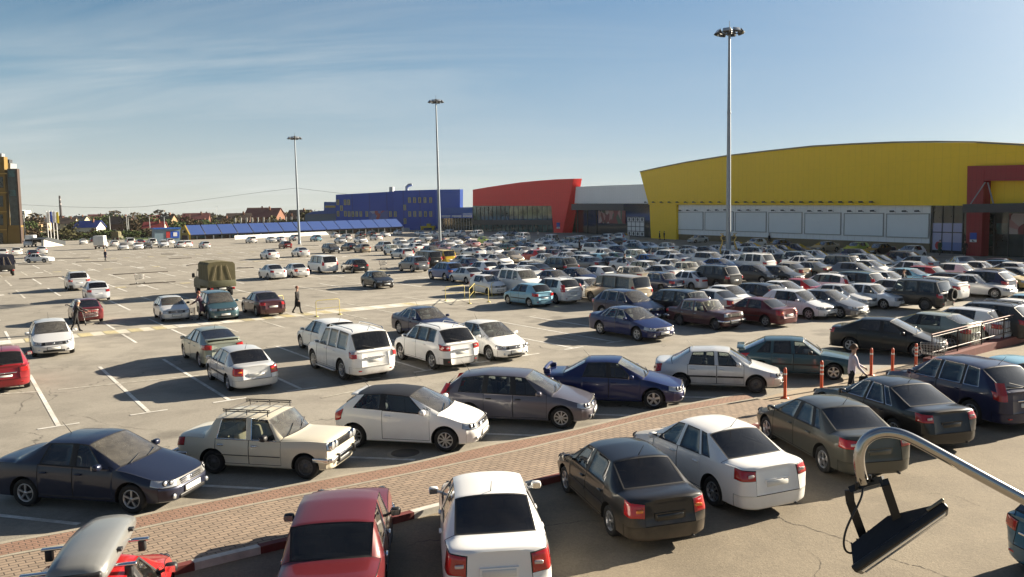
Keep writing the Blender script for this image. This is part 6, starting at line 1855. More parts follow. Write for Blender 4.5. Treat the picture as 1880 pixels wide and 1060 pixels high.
roof('panel_van', 'Y', (812, 459), 125, 'yellow van with a rear window between black van and parked saloons', 1, cat='van', name='panel_van', panels=False)
roof('wagon', 'S', (741, 456), 125, 'silver estate behind the grey blue off-roader', 1)
# first full row on the right
roof('hatch', 'P', (977, 521), 124, 'pale blue small hatchback at the end of the walkway', 2, W=1.66)
roof('suv', 'W', (1026, 511), 124, 'white off-roader right beside the pale blue hatchback', 2, tlamp='tallside', lower='paint')
roof('golf', 'W', (1070, 510), -56, 'white hatchback facing out beside the white off-roader', 2)
roof('crossover', 'N', (1142, 532), -56, 'black off-roader with chrome trim just behind the dark blue saloon', 2, tlamp='wide')
roof('minivan', 'K', (1250, 532), 125, 'black minivan showing a pale rear window beside the black off-roader', 2, tint=False)
roof('accent', 'S', (1311, 532), 125, 'silver saloon showing its boot behind the dark brown boxy saloon', 1)
roof('sedan', 'W', (1331, 524), -56, 'white saloon facing out behind the dark red saloon', 1)
roof('wagon', 'D', (1395, 520), 125, 'charcoal estate behind the dark red saloon', 1)
roof('accent', 'M', (1395, 547), 125, 'dark red saloon with a white plate in the front rank', 2)
roof('sedan', 'W', (1431, 516), -56, 'white saloon facing out left of the red one', 1)
roof('sedan', 'R', (1469, 512), 125, 'bright red saloon wedged between white saloons', 1)
roof('golf', 'U', (1449, 532), -56, 'silver white hatchback facing out at the head of the right block', 2)
roof('sedan', 'G', (1511, 532), -56, 'grey saloon facing out next to the silver white hatchback', 2)
roof('accent', 'S', (1536, 522), -56, 'silver saloon facing out between grey saloon and old white saloon', 1)
roof('liftback', 'U', (1589, 521), -56, 'angular silver white hatchback facing out beside the big black off-roader', 2, spoiler=None)
roof('jeep', 'K', (1694, 513), 125, 'big black off-roader with a spare wheel on its tail', 2, tint=True)
roof('wagon', 'W', (1531, 503), 125, 'white estate with roof rails behind the saloons', 1, rails=True)
roof('minivan', 'T', (1577, 499), 125, 'steel blue minivan next to the white estate', 1)
# by the railing
roof('civic_hatch', 'Q', (1722, 575), 125, 'grey green hatchback parked first behind the iron railing', 2)
roof('golf', 'U', (1788, 566), 125, 'silvery hatchback parked second behind the iron railing', 2)
roof('suv', 'D', (1830, 556), 125, 'charcoal off-roader parked third behind the iron railing', 2)
roof('sedan', 'W', (1862, 550), 125, 'white saloon roof beyond the charcoal off-roader at the railing', 1)
roof('sedan', 'P', (1890, 541), 125, 'pale blue saloon roof at the far end of the railing', 1)

F_, R_, WL_ = -55, 125, -150
far = [
 # tp, colour, roof px, heading
 ('civic_hatch','W',(1723,509),R_),('golf','K',(1745,501),R_),('coupe_sedan','S',(1780,504),F_),('suv','N',(1812,497),R_),('sedan','O',(1824,493),F_),('sedan','G',(1858,491),F_),
 ('hatch','W',(1752,484),R_),('golf','R',(1698,489),R_),('sedan','P',(1664,493),R_),('sedan','W',(1620,498),F_),('sedan','S',(1640,513),R_),
 ('offroader','K',(1318,487),R_),('prius','D',(1381,486),F_),('sedan','E',(1448,483),R_),('coupe_sedan','E',(1489,480.5),R_),('sedan','W',(1499,475),F_),('sedan','K',(1530,475),F_),('jeep','K',(1545,469),F_),
 ('crossover','W',(1581,466),F_),('sedan','D',(1609,468),F_),('sedan','S',(1644,466),R_),('suv','M',(1656,462),F_),
 ('golf','W',(1677,451),-148),('accent','S',(1283,432),WL_),('hatch','W',(1391,438),WL_),('sedan','N',(1432,440),WL_),('sedan','N',(1459,447.5),F_),('sedan','E',(1517,443.5),WL_),('hatch','L',(1577,445),WL_),('sedan','K',(1616,447.5),WL_),('hatch','N',(1569,457),F_),
 ('minivan','W',(1385,453),F_),('sedan','W',(1412,450.5),F_),('sedan','S',(1420,457),R_),('sedan','K',(1431,450),F_),('offroader','W',(1389,465.5),R_),('sedan','D',(1438,466),F_),('crossover','W',(1463,461.5),F_),('sedan','W',(1494,460),F_),('sedan','W',(1472,470),F_),
 ('sedan','G',(1363,455.5),R_),('sedan','W',(1317,450),F_),('sedan','K',(1296,452.5),F_),('classic','W',(1263,457),F_),('suv','K',(1297,463),F_),('sedan','E',(1263,451),F_),('crossover','W',(1225,459),F_),('sedan','B',(1317,474.5),F_),('classic','C',(1259,481),F_),('sedan','K',(1272,478.5),F_),('liftback','U',(1268,498),R_),
 ('minivan','W',(1088,445.5),F_),('sedan','N',(1135,451),F_),('sedan','K',(1139,436.5),R_),('sedan','T',(1165,446),F_),('sedan','D',(1162,441),F_),('sedan','W',(1189,445),F_),('classic','W',(1225,445.5),R_),('niva','E',(1212,454),F_),('niva','W',(1165,458),F_),
 ('sedan','B',(1187,467),R_),('sedan','F',(1131,464),R_),('hatch','P',(1100,466),R_),('sedan','G',(1084,472),R_),('sedan','K',(1123,472),R_),('wagon','W',(1182,479),F_),('golf','W',(1102,489),R_),('classic','E',(1157,489),R_),('van','E',(1143,505),R_),('classic','N',(1213,500),R_),
 ('suv','W',(1064,433),F_),('suv','N',(1096,434),R_),('suv','W',(1116,430),R_),('crossover','U',(1140,428),R_),('offroader','W',(877,423),R_),('sedan','S',(922,425),F_),('sedan','K',(942,425.5),F_),('offroader','U',(960,427.5),R_),
 ('hatch','L',(888,435),F_),('sedan','S',(903,440),F_),('sedan','U',(911,431),F_),('hatch','C',(934,435),F_),('sedan','I',(866,441),R_),('liftback','F',(930,448),R_),('sedan','K',(945,441.5),F_),('sedan','W',(958,453),F_),('hatch','R',(984,459),R_),('sedan','E',(934,461),F_),('sedan','Z',(1016,458),R_),('offroader','D',(1030,472),R_),
 ('sedan','N',(973,445.5),R_),('sedan','S',(1008,443),F_),('sedan','W',(998,437),F_),('jeep','W',(1012,431),R_),('van','T',(1052,435),R_),('sedan','N',(1036,452),R_),('hatch','W',(1046,457.5),R_),('sedan','W',(1064,441),F_),('sedan','Q',(1067,462),R_),('wagon','S',(1069,468.5),R_),
 ('offroader','W',(948,494),F_),('sedan','G',(1014,496),F_),('sedan','N',(1057,492),F_),('sedan','U',(970,479.5),F_),('sedan','W',(931,484.5),R_),('golf','W',(890,480.5),R_),('sedan','Z',(906,496.5),R_),('sedan','S',(884,466),R_),('hatch','W',(855,468.5),R_),
 ('suv','D',(662,426),R_),('suv','K',(682,424.5),R_),('golf','W',(705,426),F_),('hatch','W',(731,422.5),R_),('sedan','W',(661,435),F_),('wagon','W',(692,430.5),R_),('sedan','W',(733,436.5),F_),('sedan','S',(738,442.5),F_),('hatch','W',(761,437),R_),('suv','D',(780,431),F_),('sedan','Z',(805,434.5),R_),('sedan','S',(833,436.5),F_),('sedan','N',(851,431.5),F_),('offroader','W',(825,422.5),R_),('golf','W',(847,423.5),R_),
 ('sedan','S',(846,449),F_),('sedan','K',(642,446),R_),('hatch','E',(667,448),R_),('suv','S',(706,443.5),R_),('niva','W',(717,449),F_),('golf','W',(763,447),R_),('sedan','D',(774,443),F_),('sedan','M',(803,444),R_),('hatch','I',(818,448),F_),
 ('suv','W',(462,434.5),R_),('sedan','S',(497,435),F_),('sedan','D',(515,434.5),R_),('suv','S',(542,431),R_),('suv','K',(581,431.5),R_),('hatch','W',(616,427.5),R_),('hatch','M',(525,443),R_),('sedan','W',(495,458),R_),('sedan','S',(552,454.5),R_),('minivan','D',(605,447),F_),('sedan','S',(624,436),F_),('suv','D',(636,430),R_),
 ('hatch','W',(210,441.5),R_),('sedan','K',(225,446.5),F_),('van','W',(238,437),R_),('hatch','W',(252,445.5),F_),('classic','D',(269,445),F_),('jeep','W',(279,438),R_),('suv','K',(298,441),F_),('hatch','W',(312,438),R_),('hatch','S',(330,443),R_),('wagon','W',(343,442),R_),('hatch','S',(376,443.5),R_),('sedan','Z',(257,439.5),R_),('golf','W',(152,439),F_),('sedan','Z',(170,437),R_),
 ('golf','S',(4,457),R_),('golf','W',(30,455),R_),('sedan','K',(59,459),R_),('sedan','K',(76,453),R_),('liftback','W',(67,466),-3),
 # further rows to the right edge and between the ranks
 ('sedan','W',(1768,471),78),('sedan','M',(1835,474),R_),('wagon','P',(1840,478),R_),('sedan','W',(1795,480),F_),('sedan','W',(1860,482),R_),('golf','K',(1690,470),R_),('sedan','S',(1672,480),R_),('hatch','G',(1560,482),F_),('sedan','W',(1590,478),F_),('sedan','D',(1425,488),F_),('sedan','S',(1345,468),F_),('sedan','W',(1340,459),R_),('sedan','S',(1240,466),R_),('sedan','K',(1205,474),R_),('sedan','S',(1150,473),F_),
 ('sedan','S',(1215,487),R_),('sedan','W',(1230,476),F_),('sedan','S',(1040,463),F_),('hatch','W',(985,448),R_),('sedan','S',(1000,466),F_),('sedan','W',(912,466.5),F_),('sedan','G',(870,455),R_),('sedan','W',(905,453),F_),('sedan','N',(860,474),R_),('sedan','D',(985,484),R_),('sedan','S',(965,488),R_),
 ('sedan','W',(1108,457),F_),('sedan','G',(1115,443),F_),('sedan','S',(1035,441),F_),('sedan','W',(950,433),F_),('sedan','K',(790,452),F_),('sedan','S',(820,440),F_),('sedan','W',(795,425),R_),('sedan','S',(770,424),F_),('sedan','W',(1350,444),R_),('sedan','S',(1375,446),F_),
]
jr = random.Random(17)
for tp, cc, px, hd in far:
    if tp == 'sedan': tp = jr.choice(('sedan', 'lacetti', 'corolla', 'solaris', 'accent', 'civic'))
    if cc in 'GDNK' and px[1] < 476 and jr.random() < .32: cc = jr.choice('SSUP')
    dt = 0
    if px[1] > 476: dt = 1
    if px == (67, 466): roof(tp, cc, px, hd, 'white angular hatchback seen side on, crossing the lot at far left', 1, spoiler=None); continue
    if px == (1768, 471): roof(tp, cc, px, hd, 'white saloon seen from behind at the foot of the red portal', 1); continue
    kw = {}
    if tp == 'liftback': kw['spoiler'] = None
    roof(tp, cc, px, hd + jr.uniform(-1.5, 1.5), None, dt, **kw)
# ------------------------------------------------------------------ masts
def light_mast(px, ytop, rz, label, deco=False):
    b = G(*px); d = b.y; z = at_depth(px[0], ytop, d).z
    r_ = empty('light_mast', b, rz); tag(r_, label, 'light mast')
    m_ = MB(); m_.tube([(0, 0, 0), (0, 0, z*.33), (0, 0, z*.66), (0, 0, z)], [.30, .25, .20, .13], 12)
    m_.lathe([(.46, 0), (.46, .06), (.33, .08), (.31, .9)], 12); rel(r_, m_, 'pole', M['mast'])
    for f in (.33, .66):
        m_ = MB(); m_.lathe([(.27 - .1*f*.8, z*f-.12), (.29 - .1*f*.8, z*f), (.27 - .1*f*.8, z*f+.12)], 12); rel(r_, m_, 'joint_collar', M['mast'])
    m_ = MB(); zc = z + .1
    m_.tube([(1.05*math.cos(q), 1.05*math.sin(q), zc) for q in [2*math.pi*k/16 for k in range(16)]], .055, 6, closed=True)
    for k in range(4):
        q = math.pi*k/2 + .4; m_.tube([(0, 0, zc-.05), (1.05*math.cos(q), 1.05*math.sin(q), zc)], .05, 6)
    m_.lathe([(.26, zc-.3), (.30, zc+.3), (.12, zc+.55), (.001, zc+.6)], 10)
    m_.tube([(0, 0, zc+.5), (0, 0, zc+1.25)], .03, 5)
    rel(r_, m_, 'crown_ring', M['lampdark'])
    for k in range(8):
        q = 2*math.pi*k/8 + .2
        Mx = Matrix.Rotation(q, 4, 'Z') @ Matrix.Translation((1.32, 0, zc-.02)) @ Matrix.Rotation(R(52), 4, 'Y')
        m_ = MB(); m_.rbox(-.20, .20, -.34, .34, -.10, .16, .06, M=Mx)
        m_.rbox(-.26, .26, -.40, .40, .15, .20, .02, M=Mx)
        m_.tube([(1.05*math.cos(q), 1.05*math.sin(q), zc), Mx @ Vector((0, 0, -.08))], .035, 5)
        o = rel(r_, m_, 'floodlight', M['lampdark'])
        g_ = MB(); g_.rbox(-.22, .22, -.36, .36, .195, .215, .01, M=Mx); gg = g_.build('lens', M['lampglass']); gg.parent = o
    if deco:
        for sd in (-1, 1):
            m_ = MB(); s_ = 1.0
            pts = [(.55, .2), (.95, .7), (1.0, 1.2), (.80, 1.7), (.72, 2.1), (.95, 2.45), (.66, 2.75), (.50, 2.55)]
            m_.tube([(sd*x*.95, -.02, z0 + .35) for x, z0 in pts], [.05, .09, .11, .10, .08, .07, .10, .04], 6)
            m_.tube([(sd*.60, -.02, 3.0), (sd*.98, -.02, 3.3), (sd*.55, -.02, 3.25)], .05, 5)
            m_.tube([(sd*.28, 0, .9), (sd*.95, 0, .95)], .03, 5); m_.tube([(sd*.24, 0, 2.5), (sd*.72, 0, 2.5)], .03, 5)
            o = rel(r_, m_, 'gold_ornament', mat('gold_paint', (.62, .42, .12), .45, .3))
    return r_
light_mast((1337, 482), 62, .1, 'tallest light mast, nearest, with gold ornaments around its foot', True)
light_mast((808, 449), 188, .3, 'middle light mast rising before the blue store')
light_mast((550, 449), 255, .5, 'shortest looking light mast, standing before the covered market')

# ------------------------------------------------------------------ bollards, barriers, railing, trolleys
M['orange'] = mat('orange_plastic', (.62, .085, .02), .5, var=.15, vscale=12)
M['white_tape'] = mat('reflective_tape', (.72, .70, .66), .4)
M['yellowp'] = mat('yellow_tube_paint', (.58, .48, .14), .5, var=.2, vscale=10)
bl = [((1441, 732), 0, 'banded orange bollard nearest the nose of the battered silver saloon'), ((1508, 717), 1, 'orange bollard with several white bands beside the woman in white'), ((1599, 690), 0, 'orange bollard without clear bands just right of the woman in white'), ((1638, 690), 0, 'orange bollard midway between plain one and the trolley'), ((1681, 680), 1, 'orange bollard with white bands next to the shopping trolley')]
for (px, n, lab) in bl:
    b = G(*px); r_ = empty('bollard', b); tag(r_, lab, 'bollard', 'orange bollards at the end of the pavement')
    m_ = MB(); m_.lathe([(.055, .03), (.05, .1), (.048, .95), (.03, 1.0), (.001, 1.01)], 14); rel(r_, m_, 'post', M['orange'])
    m_ = MB(); m_.lathe([(.13, 0), (.13, .02), (.07, .05), (.055, .06)], 14); rel(r_, m_, 'base', M['orange'])
    for z in ((.84, .70, .56) if n else (.80,)):
        m_ = MB(); m_.lathe([(.0535, z-.03), (.0535, z+.03)], 14); rel(r_, m_, 'reflective_band', M['white_tape'])
def barrier(a, b, label, grp='yellow tube barriers along the walkway', h=1.0, style='hoop'):
    A, B = G(*a), G(*b); c = (A+B)/2; r_ = empty('barrier', c); tag(r_, label, 'barrier', grp)
    A -= c; B -= c; up = Vector((0, 0, h))
    m_ = MB(); d = (B-A).normalized()*.1
    m_.tube([A, A+up*.92, A+up+d, B+up-d, B+up*.92, B], .020, 7); rel(r_, m_, 'hoop', M['yellowp'])
    m_ = MB(); m_.tube([A+up*.5, B+up*.5], .014, 6); rel(r_, m_, 'cross_rail', M['yellowp'])
    for q in (A, B):
        m_ = MB(); m_.lathe([(.14, .0), (.14, .03), (.05, .06)], 10, M=Matrix.Translation(q)); rel(r_, m_, 'foot_plate', M['yellowp'])
barrier((482, 577), (521, 570), 'yellow barrier hoop behind the dark brown saloon')
barrier((581, 582), (624, 578), 'pale yellow barrier hoop on the walkway right of the woman in black')
barrier((818, 553), (853, 549), 'yellow barrier hoop leftmost of the group before the tiny white hatchback')
barrier((869, 547), (897, 555), 'yellow barrier hoop in front of the wheels of the tiny white hatchback')
barrier((862, 558), (872, 545), 'narrow yellow barrier hoop turned end on in the middle of the group')
barrier((903, 545), (911, 541), 'narrow yellow barrier hoop beside the pale blue hatchback')
# white marker post near the first barrier
r_ = empty('marker_post', G(505, 574)); tag(r_, 'short post with a white round top next to the yellow barrier hoop', 'post')
m_ = MB(); m_.tube([(0, 0, 0), (0, 0, .7)], .03, 6); rel(r_, m_, 'post', M['yellowp']); m_ = MB(); m_.lathe([(.12, -.02), (.12, .02)], 12, M=Matrix.Translation((0, 0, .78)) @ Matrix.Rotation(R(90), 4, 'X')); m_.lathe([(.12, .02), (.001, .021)], 12, M=Matrix.Translation((0, 0, .78)) @ Matrix.Rotation(R(90), 4, 'X')); rel(r_, m_, 'disc', M['white_tape'])

# red kerb ramp with the iron railing
ra_, rb_ = G(1716, 672), G(1960, 608)
RL = Wall(ra_, rb_); Lr = RL.len
kb = MB(); RL.slab(kb, [(0, 0), (Lr, 0), (Lr, .42), (0, .24)], -.45, 0); o = kb.build('kerb_wall', M['kerb_red']); tag(o, 'long dark red kerb wall under the iron railing', 'kerb')
rl = empty('railing', RL.P(Lr/2, .2, -.1)); tag(rl, 'dark iron railing with upright bars on the dark red kerb wall', 'railing')
M['iron'] = mat('dark_iron', (.045, .025, .022), .5, .2); M['rail_red'] = mat('faded_red_rail', (.22, .10, .08), .65)
zt = lambda u: .24 + .18*u/Lr
m_ = MB(); m_.tube([RL.P(.1, zt(.1)+.92, -.2), RL.P(Lr, zt(Lr)+.92, -.2)], .026, 7); hp('top_rail', m_, M['rail_red'], rl)
m_ = MB(); m_.tube([RL.P(.1, zt(.1)+.22, -.2), RL.P(Lr, zt(Lr)+.22, -.2)], .022, 6); hp('bottom_rail', m_, M['iron'], rl)
npost = 7
for i in range(npost):
    u = .15 + (Lr-.3)*i/(npost-1); m_ = MB(); m_.tube([RL.P(u, zt(u)-.05, -.2), RL.P(u, zt(u)+.92, -.2)], .028, 6); hp('post', m_, M['iron'], rl)
nb = 54
for i in range(nb):
    u = .3 + (Lr-.5)*i/(nb-1); m_ = MB(); m_.tube([RL.P(u, zt(u)+.22, -.2), RL.P(u, zt(u)+.82, -.2)], .011, 5); hp('baluster', m_, M['iron'], rl)
m_ = MB(); m_.tube([RL.P(.1, zt(.1)+.82, -.2), RL.P(Lr, zt(Lr)+.82, -.2)], .018, 6); hp('middle_rail', m_, M['iron'], rl)

M['wire'] = mat('trolley_wire', (.30, .30, .29), .4, .7)
def trolley(loc, rz, label, tipped=False, handle='red'):
    r_ = empty('shopping_trolley', loc, rz); tag(r_, label, 'shopping trolley', 'shopping trolleys left about the lot')
    r_.scale = (.9, .9, .9)
    if tipped: r_.rotation_euler = (R(78), 0, rz); r_.location.z += .28
    L0, L1, w0, w1, z0, z1 = -.42, .42, .27, .20, .48, .98
    m_ = MB()
    def q(s, y, f): # s along, y -1..1, f height
        return Vector((L0 + (L1-L0)*s + .10*f*(s-.5) , y*(w0 + (w1-w0)*s), z0 + .10*s + (z1-z0-.10*s)*f))
    for f in (0, .25, .5, .75, 1):
        m_.tube([q(0, -1, f), q(1, -1, f), q(1, 1, f), q(0, 1, f)], .008 if f not in (0, 1) else .014, 5, closed=True)
    for i in range(9):
        s = i/8
        for sd in (-1, 1): m_.tube([q(s, sd, 0), q(s, sd, 1)], .006, 4)
        m_.tube([q(s, -1, 0), q(s, 1, 0)], .006, 4)
    for i in range(1, 6):
        y = -1 + i/3
        m_.tube([q(0, y, 0), q(1, y, 0)], .006, 4); m_.tube([q(1, y, 0), q(1, y, 1)], .006, 4); m_.tube([q(0, y, 0), q(0, y, 1)], .006, 4)
    rel(r_, m_, 'basket', M['wire'])
    m_ = MB()
    for sd in (-1, 1): m_.tube([(-.50, sd*.27, 1.02), (-.40, sd*.26, .50), (-.36, sd*.26, .16), (.48, sd*.20, .14)], .014, 6)
    m_.tube([(-.36, -.26, .16), (-.36, .26, .16)], .012, 5); m_.tube([(.48, -.20, .14), (.48, .20, .14)], .012, 5)
    rel(r_, m_, 'frame', M['wire'])
    m_ = MB(); m_.tube([(-.50, -.28, 1.03), (-.50, .28, 1.03)], .018, 8); rel(r_, m_, 'handle', M['redspot'])
    if handle: 
        m_ = MB(); m_.rbox(L1+.03, L1+.05, -.12, .12, .72, .86, .008); rel(r_, m_, 'badge', M['redspot'])
    for x, y in ((-.34, -.25), (-.34, .25), (.44, -.19), (.44, .19)):
        m_ = MB(); m_.lathe([(.001, -.014), (.05, -.014), (.055, 0), (.05, .014), (.001, .014)], 12, axis='Y', M=Matrix.Translation((x, y, .056))); m_.tube([(x, y, .06), (x, y, .15)], .01, 5); rel(r_, m_, 'caster', M['black'])
    return r_
trolley(G(1712, 674), R(150), 'wire shopping trolley with a red badge by the bollards and railing')
trolley(G(257, 521), R(30), 'wire shopping trolley standing alone on the open asphalt at the left')
trolley(G(704, 494), R(20), 'wire shopping trolley left between the black hatchback and grey blue off-roader')
trolley(G(168, 596), R(28), 'wire shopping trolley behind the dark red hatchback, held by the man in black')
trolley(G(343, 590), R(200), 'shopping trolley tipped forward before the silver hatchback, held by a woman', True)

# low dark kerb strips on the far part of the lot
M['kerbdark'] = mat('dark_rubber_strip', (.045, .035, .028), .85, var=.4, vscale=2)
for i, (a, b, lab) in enumerate((((52, 477), (165, 474), 'long dark rubber strip beside the white hatchback crossing the lot'), ((34, 487), (95, 485), 'short dark strip left of the long one, far left'), ((208, 505), (308, 499), 'dark strip on the asphalt just above the lone trolley'), ((238, 523), (322, 518), 'dark strip on the asphalt at the foot of the lone trolley'), ((36, 513), (115, 508), 'dark strip left of the silver off-roader'), ((297, 467), (322, 467), 'thin dark strip far out before the old jeep'), ((310, 476), (352, 474), 'thin dark strip above the army truck'), ((140, 482), (215, 480), 'thin dark strip by the feet of the far walker'), ((344, 488), (364, 486), 'thin dark strip left of the army truck canopy'), ((435, 493), (466, 492), 'thin dark strip left of the row of four cars'), ((556, 451), (585, 451), 'thin dark strip at the foot of the shortest looking mast'))):
    A, B = G(*a), G(*b); d = (B-A); L_ = d.length; d.normalize(); n = Vector((-d.y, d.x, 0))
    m_ = MB(); Mx = Matrix.Translation((A+B)/2) @ Matrix.Rotation(math.atan2(d.y, d.x), 4, 'Z')
    m_.rbox(-L_/2, L_/2, -.22, .22, -.02, .075, .04, M=Mx)
    tag(m_.build('speed_hump', M['kerbdark']), lab, 'speed hump', 'dark strips across the lot')

# ------------------------------------------------------------------ lorries
M['canvas'] = mat('khaki_canvas', (.13, .115, .06), .92, var=.35, vscale=1.6, bump=.6, bscale=5)
M['canvasnavy'] = mat('navy_canvas', (.012, .014, .035), .85, var=.3, vscale=1.5)
M['khaki'] = mat('khaki_paint', (.10, .10, .055), .6, var=.3, vscale=3)
M['truckwhite'] = mat('white_truck_paint', (.62, .63, .62), .4, var=.08, vscale=2)
def lorry(px, head, label, canvas, cabm, Lb=3.3, W=2.0, Hb=2.55, box=False, lean=.0):
    b = G(*px); r_ = empty('lorry', b, R(head)); tag(r_, label, 'lorry')
    zb = .85; x0, x1 = -Lb, .0      # load bed behind, cab in front
    m_ = MB()
    if box: m_.rbox(x0, x1, -W/2, W/2, zb, Hb, .03)
    else:
        prof = [(-W/2, zb+.45), (W/2, zb+.45), (W/2, Hb-.22), (W/2-.16, Hb-.03), (0, Hb+.05), (-W/2+.16, Hb-.03), (-W/2, Hb-.22)]
        n = 9; vs = []; rg_ = random.Random(3)
        for i in range(n):
            x = x0 + (x1-x0)*i/(n-1); sag = -.05*math.sin(i*math.pi*2/2.0+.01) - (.035 if i % 2 else 0)
            vs += [(x, y*(1 + (.012 if i % 2 == 0 else -.012)), z + (sag if z > Hb-.3 else 0)) for y, z in prof]
        k = len(prof); fs = []
        for i in range(n-1):
            for j in range(k): fs.append((i*k+j, (i+1)*k+j, (i+1)*k+(j+1) % k, i*k+(j+1) % k))
        fs += [tuple(range(k)), tuple(range((n-1)*k, n*k))[::-1]]
        m_.add(vs, fs)
    rel(r_, m_, 'cargo_box' if box else 'canvas_cover', canvas)
    if box:
        for y in (-W/4, W/4):
            m_ = MB(); m_.rbox(x0-.03, x0, y-W/4+.04, y+W/4-.04, zb+.06, Hb-.06, .01); m_.tube([(x0-.05, y*.35, zb+.1), (x0-.05, y*.35, Hb-.1)], .025, 5); rel(r_, m_, 'rear_door', canvas)
    else:
        m_ = MB(); m_.rbox(x0-.04, x1, -W/2-.03, W/2+.03, zb-.05, zb+.46, .03); rel(r_, m_, 'drop_sides', cabm)
        for y in (-W*.34, 0.02, W*.34):
            m_ = MB(); m_.tube([(x0-.03, y*.55, Hb-.25), (x0-.035, y, zb+.45)], .016, 5); rel(r_, m_, 'strap', M['signyellow'] if False else M['seat_tan'])
    m_ = MB(); m_.box(x0+.05, 1.9, -.42, .42, .52, .80); m_.box(x0-.02, x0+.10, -W/2+.1, W/2-.1, .55, .70); rel(r_, m_, 'chassis', M['black'])
    # bonneted cab
    m_ = MB()
    cab_ = [(.12, .62), (.12, 2.02), (.95, 2.05), (1.42, 1.42), (2.25, 1.18), (2.38, .95), (2.38, .50), (.12, .50)]
    m_.prism(cab_[::-1], -.93, .93, M=Matrix.Rotation(R(90), 4, 'X'))
    rel(r_, m_, 'cab', cabm if not box else M['truckwhite'])
    m_ = MB(); m_.add([(1.39, -.82, 1.47), (1.39, .82, 1.47), (1.0, .76, 2.0), (1.0, -.76, 2.0)], [(0, 1, 2, 3)]); rel(r_, m_, 'windscreen', M['tint'])
    for sd in (-1, 1):
        m_ = MB(); m_.add([(.28, sd*.94, 1.42), (1.25, sd*.94, 1.42), (.92, sd*.94, 1.92), (.28, sd*.94, 1.92)], [(0, 1, 2, 3)]); rel(r_, m_, 'side_window', M['tint'])
        m_ = MB(); m_.rbox(1.12, 1.20, sd*1.08, sd*1.30, 1.35, 1.72, .03); m_.tube([(1.2, sd*.93, 1.4), (1.16, sd*1.15, 1.5)], .02, 5); rel(r_, m_, 'wing_mirror', M['black'])
        m_ = MB(); m_.rbox(x0-.06, x0-.01, sd*(W/2-.30), sd*(W/2-.08), .60, .74, .02); rel(r_, m_, 'taillight', M['tail'])
        m_ = MB(); m_.lathe([(.11, 0), (.10, .03), (.001, .04)], 12, M=Matrix.Translation((2.38, sd*.68, .86)) @ Matrix.Rotation(R(90), 4, 'Y')); rel(r_, m_, 'headlight', M['lampglass'])
        for x in (1.65, -Lb*.72):
            o = bpy.data.objects.new('wheel', far_wheel(.36, .28 if x > 0 else .40, 'steel')); link(o, r_); o.matrix_local = Matrix.Translation((x, sd*.80, .36)) @ (Matrix.Rotation(R(180), 4, 'Z') if sd < 0 else Matrix.Identity(4))
    m_ = MB(); m_.rbox(x0-.05, x0-.03, -.26, .26, .60, .72, .005); rel(r_, m_, 'number_plate', M['plate'])
    return r_
lorry((391, 540), 124, 'khaki canvas covered lorry seen from behind on the open asphalt', M['canvas'], M['khaki'], 3.2, 2.05, 2.75)
lorry((8, 505), 124, 'dark navy canvas covered lorry cut off by the left edge', M['canvasnavy'], M['black'], 3.2, 2.05, 2.5)
lorry((187, 457), 108, 'white box lorry seen from behind by the far cluster of cars', M['truckwhite'], M['truckwhite'], 3.4, 2.1, 2.95, True)
lorry((55, 454), -70, 'white box lorry facing the lot below the ochre office', M['truckwhite'], M['truckwhite'], 3.4, 2.0, 3.0, True)
lorry((217, 441), 100, 'dark green canvas lorry among the far cluster of cars', M['canvas'], M['khaki'], 3.0, 2.1, 2.8)

# ------------------------------------------------------------------ floodlight on the curved chrome pipe, close by
def NP(px, py, d): 
    q = ray(px, py); return EYE + q*(d/q.y)
D0 = 2.9
fl = empty('floodlight', NP(1640, 960, D0)); tag(fl, 'black floodlight hanging from a curved chrome pipe close to the viewer', 'floodlight')
M['pipe'] = mat('polished_steel_pipe', (.50, .48, .46), .17, 1.0, var=.06, vscale=8)
pp = [(2350, 1166, 2.55), (2120, 1044, 2.65), (1880, 917, 2.76), (1800, 874, 2.8), (1720, 830, 2.84), (1672, 804, 2.87), (1646, 795, 2.885), (1622, 793, 2.90), (1600, 799, 2.91), (1584, 813, 2.92), (1577, 832, 2.92), (1577, 853, 2.92), (1582, 876, 2.92), (1586, 887, 2.92)]
# smooth the run
pts = [NP(*q) for q in pp]
for _ in range(2):
    out = [pts[0]]
    for a, b in zip(pts[:-1], pts[1:]): out += [a*.75+b*.25, a*.25+b*.75]
    out.append(pts[-1]); pts = out
m_ = MB(); m_.tube(pts, .0205, 18); hp('pipe', m_, M['pipe'], fl)
M['blackmetal'] = mat('black_coated_metal', (.014, .014, .015), .42, .1, var=.2, vscale=30)
c0 = NP(1648, 985, D0)
e1 = (NP(1731, 929, D0-.02) - NP(1567, 1043, D0+.02)).normalized()      # along the long rim
view = (c0 - EYE).normalized()
e2 = NP(1680, 1030, D0) - NP(1655, 1000, D0); e2 = e2 - e1*e2.dot(e1); e2.normalize()   # out of the glass
e2 = (e2 - e2.dot(view)*view - view*.06).normalized(); e2 = (e2 - e1*e2.dot(e1)).normalized()
e3 = e1.cross(e2)
FM = Matrix(((e1.x, e3.x, e2.x, c0.x), (e1.y, e3.y, e2.y, c0.y), (e1.z, e3.z, e2.z, c0.z), (0, 0, 0, 1)))
LH = (NP(1731, 929, D0) - NP(1567, 1043, D0)).length/2
m_ = MB(); m_.rbox(-LH, LH, -.125, .125, .0, .030, .008, M=FM); hp('front_frame', m_, M['blackmetal'], fl)
m_ = MB(); m_.rbox(-LH+.02, LH-.02, -.105, .105, .030, .034, .002, M=FM); hp('glass', m_, M['lampglass'], fl)
m_ = MB(); a = LH-.012; 
vs = [(-a, -.115, 0), (a, -.115, 0), (a, .115, 0), (-a, .115, 0), (-a*.80, -.075, -.062), (a*.10, -.075, -.070), (a*.10, .075, -.070), (-a*.80, .075, -.062)]
